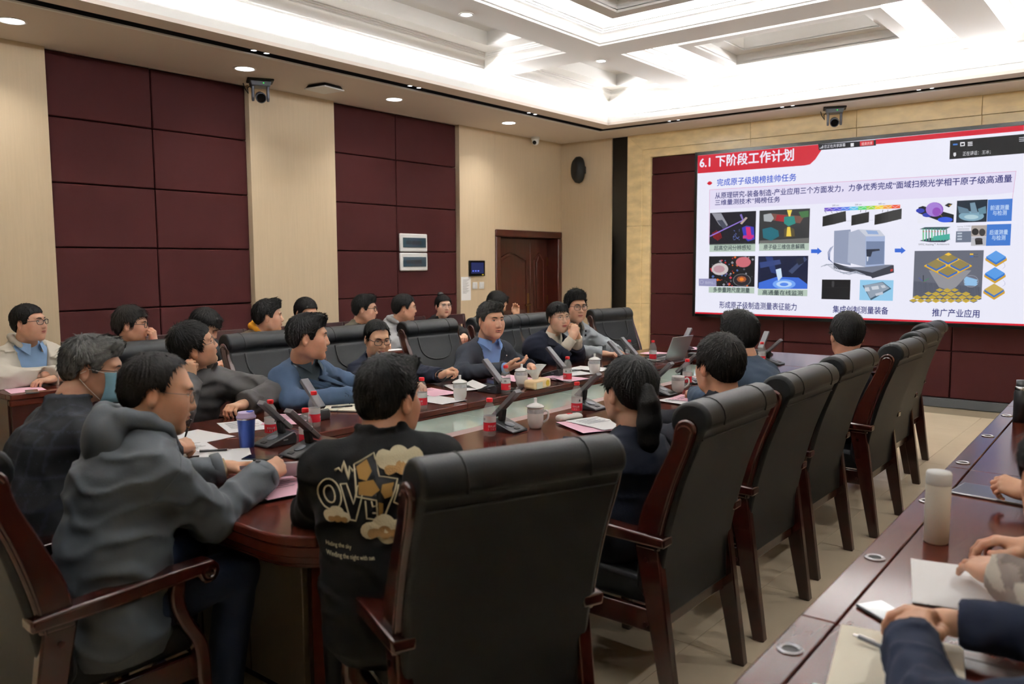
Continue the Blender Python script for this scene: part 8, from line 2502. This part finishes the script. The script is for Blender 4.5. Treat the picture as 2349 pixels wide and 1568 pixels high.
for r_ in range(5):
    for c_ in range(16):
        z = .011 + (r_ + .5) / 5 * .0105
        if k0 is None:
            k0 = MB().box(0, .02, 0, .019, -.003, .003).build('key', 'black_matte', t)
            k0.location = (-.19 + c_ * .0237, -.055 + r_ * .0222, z)
        else:
            inst(k0, t, (-.19 + c_ * .0237, -.055 + r_ * .0222, z))
t = thing('power_adapter', 'black charger with coiled cord behind the laptop', 'charger', (-3.32, 6.62, TZ), R(10))
MB().box(-.03, .03, -.05, .05, 0, .028).build('body', 'plastic_dark', t, bevel=.005)
MB().tube([(.03 * math.cos(a) * (1 + a * .05) + .02, .07 + .05 * math.sin(a), .006 + .004 * a) for a in np.linspace(0, 14, 40)], .0035, 6).build('cord', 'black_matte', t, smooth='all')
t = thing('charging_cable', 'thin black cable looping over the table edge by the laptop', 'cable', (-3.26, 5.96, TZ))
MB().tube(smooth_curve([(.0, -.12, .004), (-.06, -.06, .004), (-.05, .02, .012), (.0, .06, .022), (.03, .10, .006), (.0, .14, .004)], 6), .003, 6).build('cord', 'black_matte', t, smooth='all')
t = thing('microphone_cable', 'black cable running from a microphone past the tissue pack', 'cable', (-3.32, 4.44, TZ))
MB().tube(smooth_curve([(-.12, .20, .004), (-.05, .16, .018), (.02, .12, .02), (.05, .16, .004), (.03, .22, .004)], 6), .003, 6).build('cord', 'black_matte', t, smooth='all')

t = thing('travel_tumbler', 'blue steel tumbler with pale lilac lid', 'tumbler', (-3.22, 2.07, TZ))
MB().lathe([(.001, 0), (.029, 0), (.031, .003), (.0385, .118), (.0405, .128)], 32, closed=False).build('body', mat('tumbler_blue', (52, 78, 156), rough=.32, metal=.35), t, smooth='all')
MB().lathe([(.0405, .128), (.0415, .131), (.0415, .135)], 32, closed=False).build('steel_rim', 'steel', t, smooth='all')
l_ = MB().lathe([(.0425, .134), (.0435, .137), (.0432, .142), (.038, .146), (.0365, .156), (.0355, .160), (.031, .161), (.029, .157), (.001, .157)], 32, closed=False).build('lid', mat('lilac', (196, 180, 220), rough=.4), t, smooth='all')
mb = MB(); mb.box(-.012, .012, .008, .038, .157, .163).build('sip_slider', mat('tumbler_blue2', (70, 96, 190), rough=.4), l_, bevel=.003)
t = thing('clicker', 'white rounded handset with red print lying on the table', 'remote', (-2.44, 3.475, TZ), R(74))
t.scale = (1.3, 1.3, 1.15)
mb = MB().box(-.045, .045, -.08, .08, 0, .0)
F = Field(V(-.06, -.1, -.01), V(.06, .1, .05), .004)
F.ecap((-.045, 0, .016), (.045, 0, .016), (.026, .017), (.026, .015), (0, 1, 0), .01)
F.keep(lambda X, Y, Z: .001 - Z + 0 * X + 0 * Y)
mat('clicker_white', (236, 234, 228), rough=.3, attr=True)
v, f = F.mesh(); Soup().add(v, f, (236, 234, 228)).build('shell', 'clicker_white', t, (0, 0, 0))
MB().box(-.012, .012, -.006, .006, .031, .0335).build('logo_print', 'cap_red', t, bevel=.001)

# aisle desk
t = thing('flask', 'tall white cylindrical flask on the aisle desk', 'flask', (-.515, 2.60, TZ))
MB().lathe([(.001, 0), (.03, 0), (.0335, .003), (.034, .17), (.0335, .173)], 32, closed=False).build('body', mat('flask_white', (240, 236, 222), rough=.45), t, smooth='all')
MB().lathe([(.0335, .174), (.0345, .176), (.0345, .205), (.032, .211), (.0, .212)], 32, closed=False).build('lid', 'plastic_white', t, smooth='all')
sheet('cream notebook page under the crossed hands, aisle desk corner', -.40, 1.72, 12, 'paper_cream', .24, .32, TZ, 4, 0, 'notebook', 'notebook', group='papers on the aisle desk')
sheet('second cream page spread wide at the picture bottom', -.36, 1.42, 8, 'paper_cream', .26, .30, TZ, 3, 0, 'notebook', 'notebook', group='papers on the aisle desk')
sheet('white loose sheets under the camouflage sleeve', -.37, 2.27, 14, 'paper', .26, .32, TZ, 4, 0, group='papers on the aisle desk')
t = thing('tablet', 'thin tablet lying on the aisle desk by a hand', 'tablet', (-.47, 3.26, TZ), R(84))
MB().box(-.085, .085, -.12, .12, 0, .008).build('body', 'silver', t, bevel=.003)
MB().box(-.08, .08, -.115, .115, .008, .0084).build('display', 'black_gloss', t)
t = thing('steel_bottle', 'dark bottle with steel collar far along the aisle desk', 'bottle', (-.60, 4.86, TZ))
MB().lathe([(.001, 0), (.034, 0), (.035, .15), (.03, .165)], 24, closed=False).build('body', 'plastic_dark', t, smooth='all')
MB().lathe([(.03, .165), (.031, .18), (.027, .184)], 24, closed=False).build('collar', 'steel', t, smooth='all')
MB().lathe([(.027, .184), (.027, .215), (.0, .217)], 24, closed=False).build('lid', 'plastic_dark', t, smooth='all')
t = thing('card_box', 'small cream box on the aisle desk beyond the bent head', 'box', (-.47, 4.55, TZ), R(4))
MB().box(-.025, .025, -.04, .04, 0, .05).build('carton', 'paper_cream', t, bevel=.002)
MB().box(-.026, .026, -.041, .041, .05, .054).build('flap', 'paper_cream', t, bevel=.001)
# wall-side desk
sheet('pink sheet under the phone on the wall-side desk', -5.86, 2.14, 80, 'paper_pink', z=TZ, group='papers on the wall-side desk')
sheet('white sheets on the wall-side desk behind the bare chair', -5.86, 5.36, 85, 'paper', z=TZ, n=2, group='papers on the wall-side desk')
# scraps on the floor
for i, (x, y, a, m, l) in enumerate(((-1.22, 5.62, 30, 'paper_pink', 'small pink-edged scrap of paper on the floor'), (-.98, 5.62, 70, 'paper_pink', 'tiny pink scrap on the floor tiles'), (-.92, 4.42, 20, 'paper', 'small white card on the floor by the aisle desk'))):
    t = thing('paper_scrap', l, 'paper', (x, y, 0), R(a), 'scraps on the floor')
    MB().add([(-.04, -.03, .001), (.045, -.025, .001), (.04, .03, .003), (-.035, .026, .001)], [(0, 1, 2, 3)]).build('scrap', m, t)
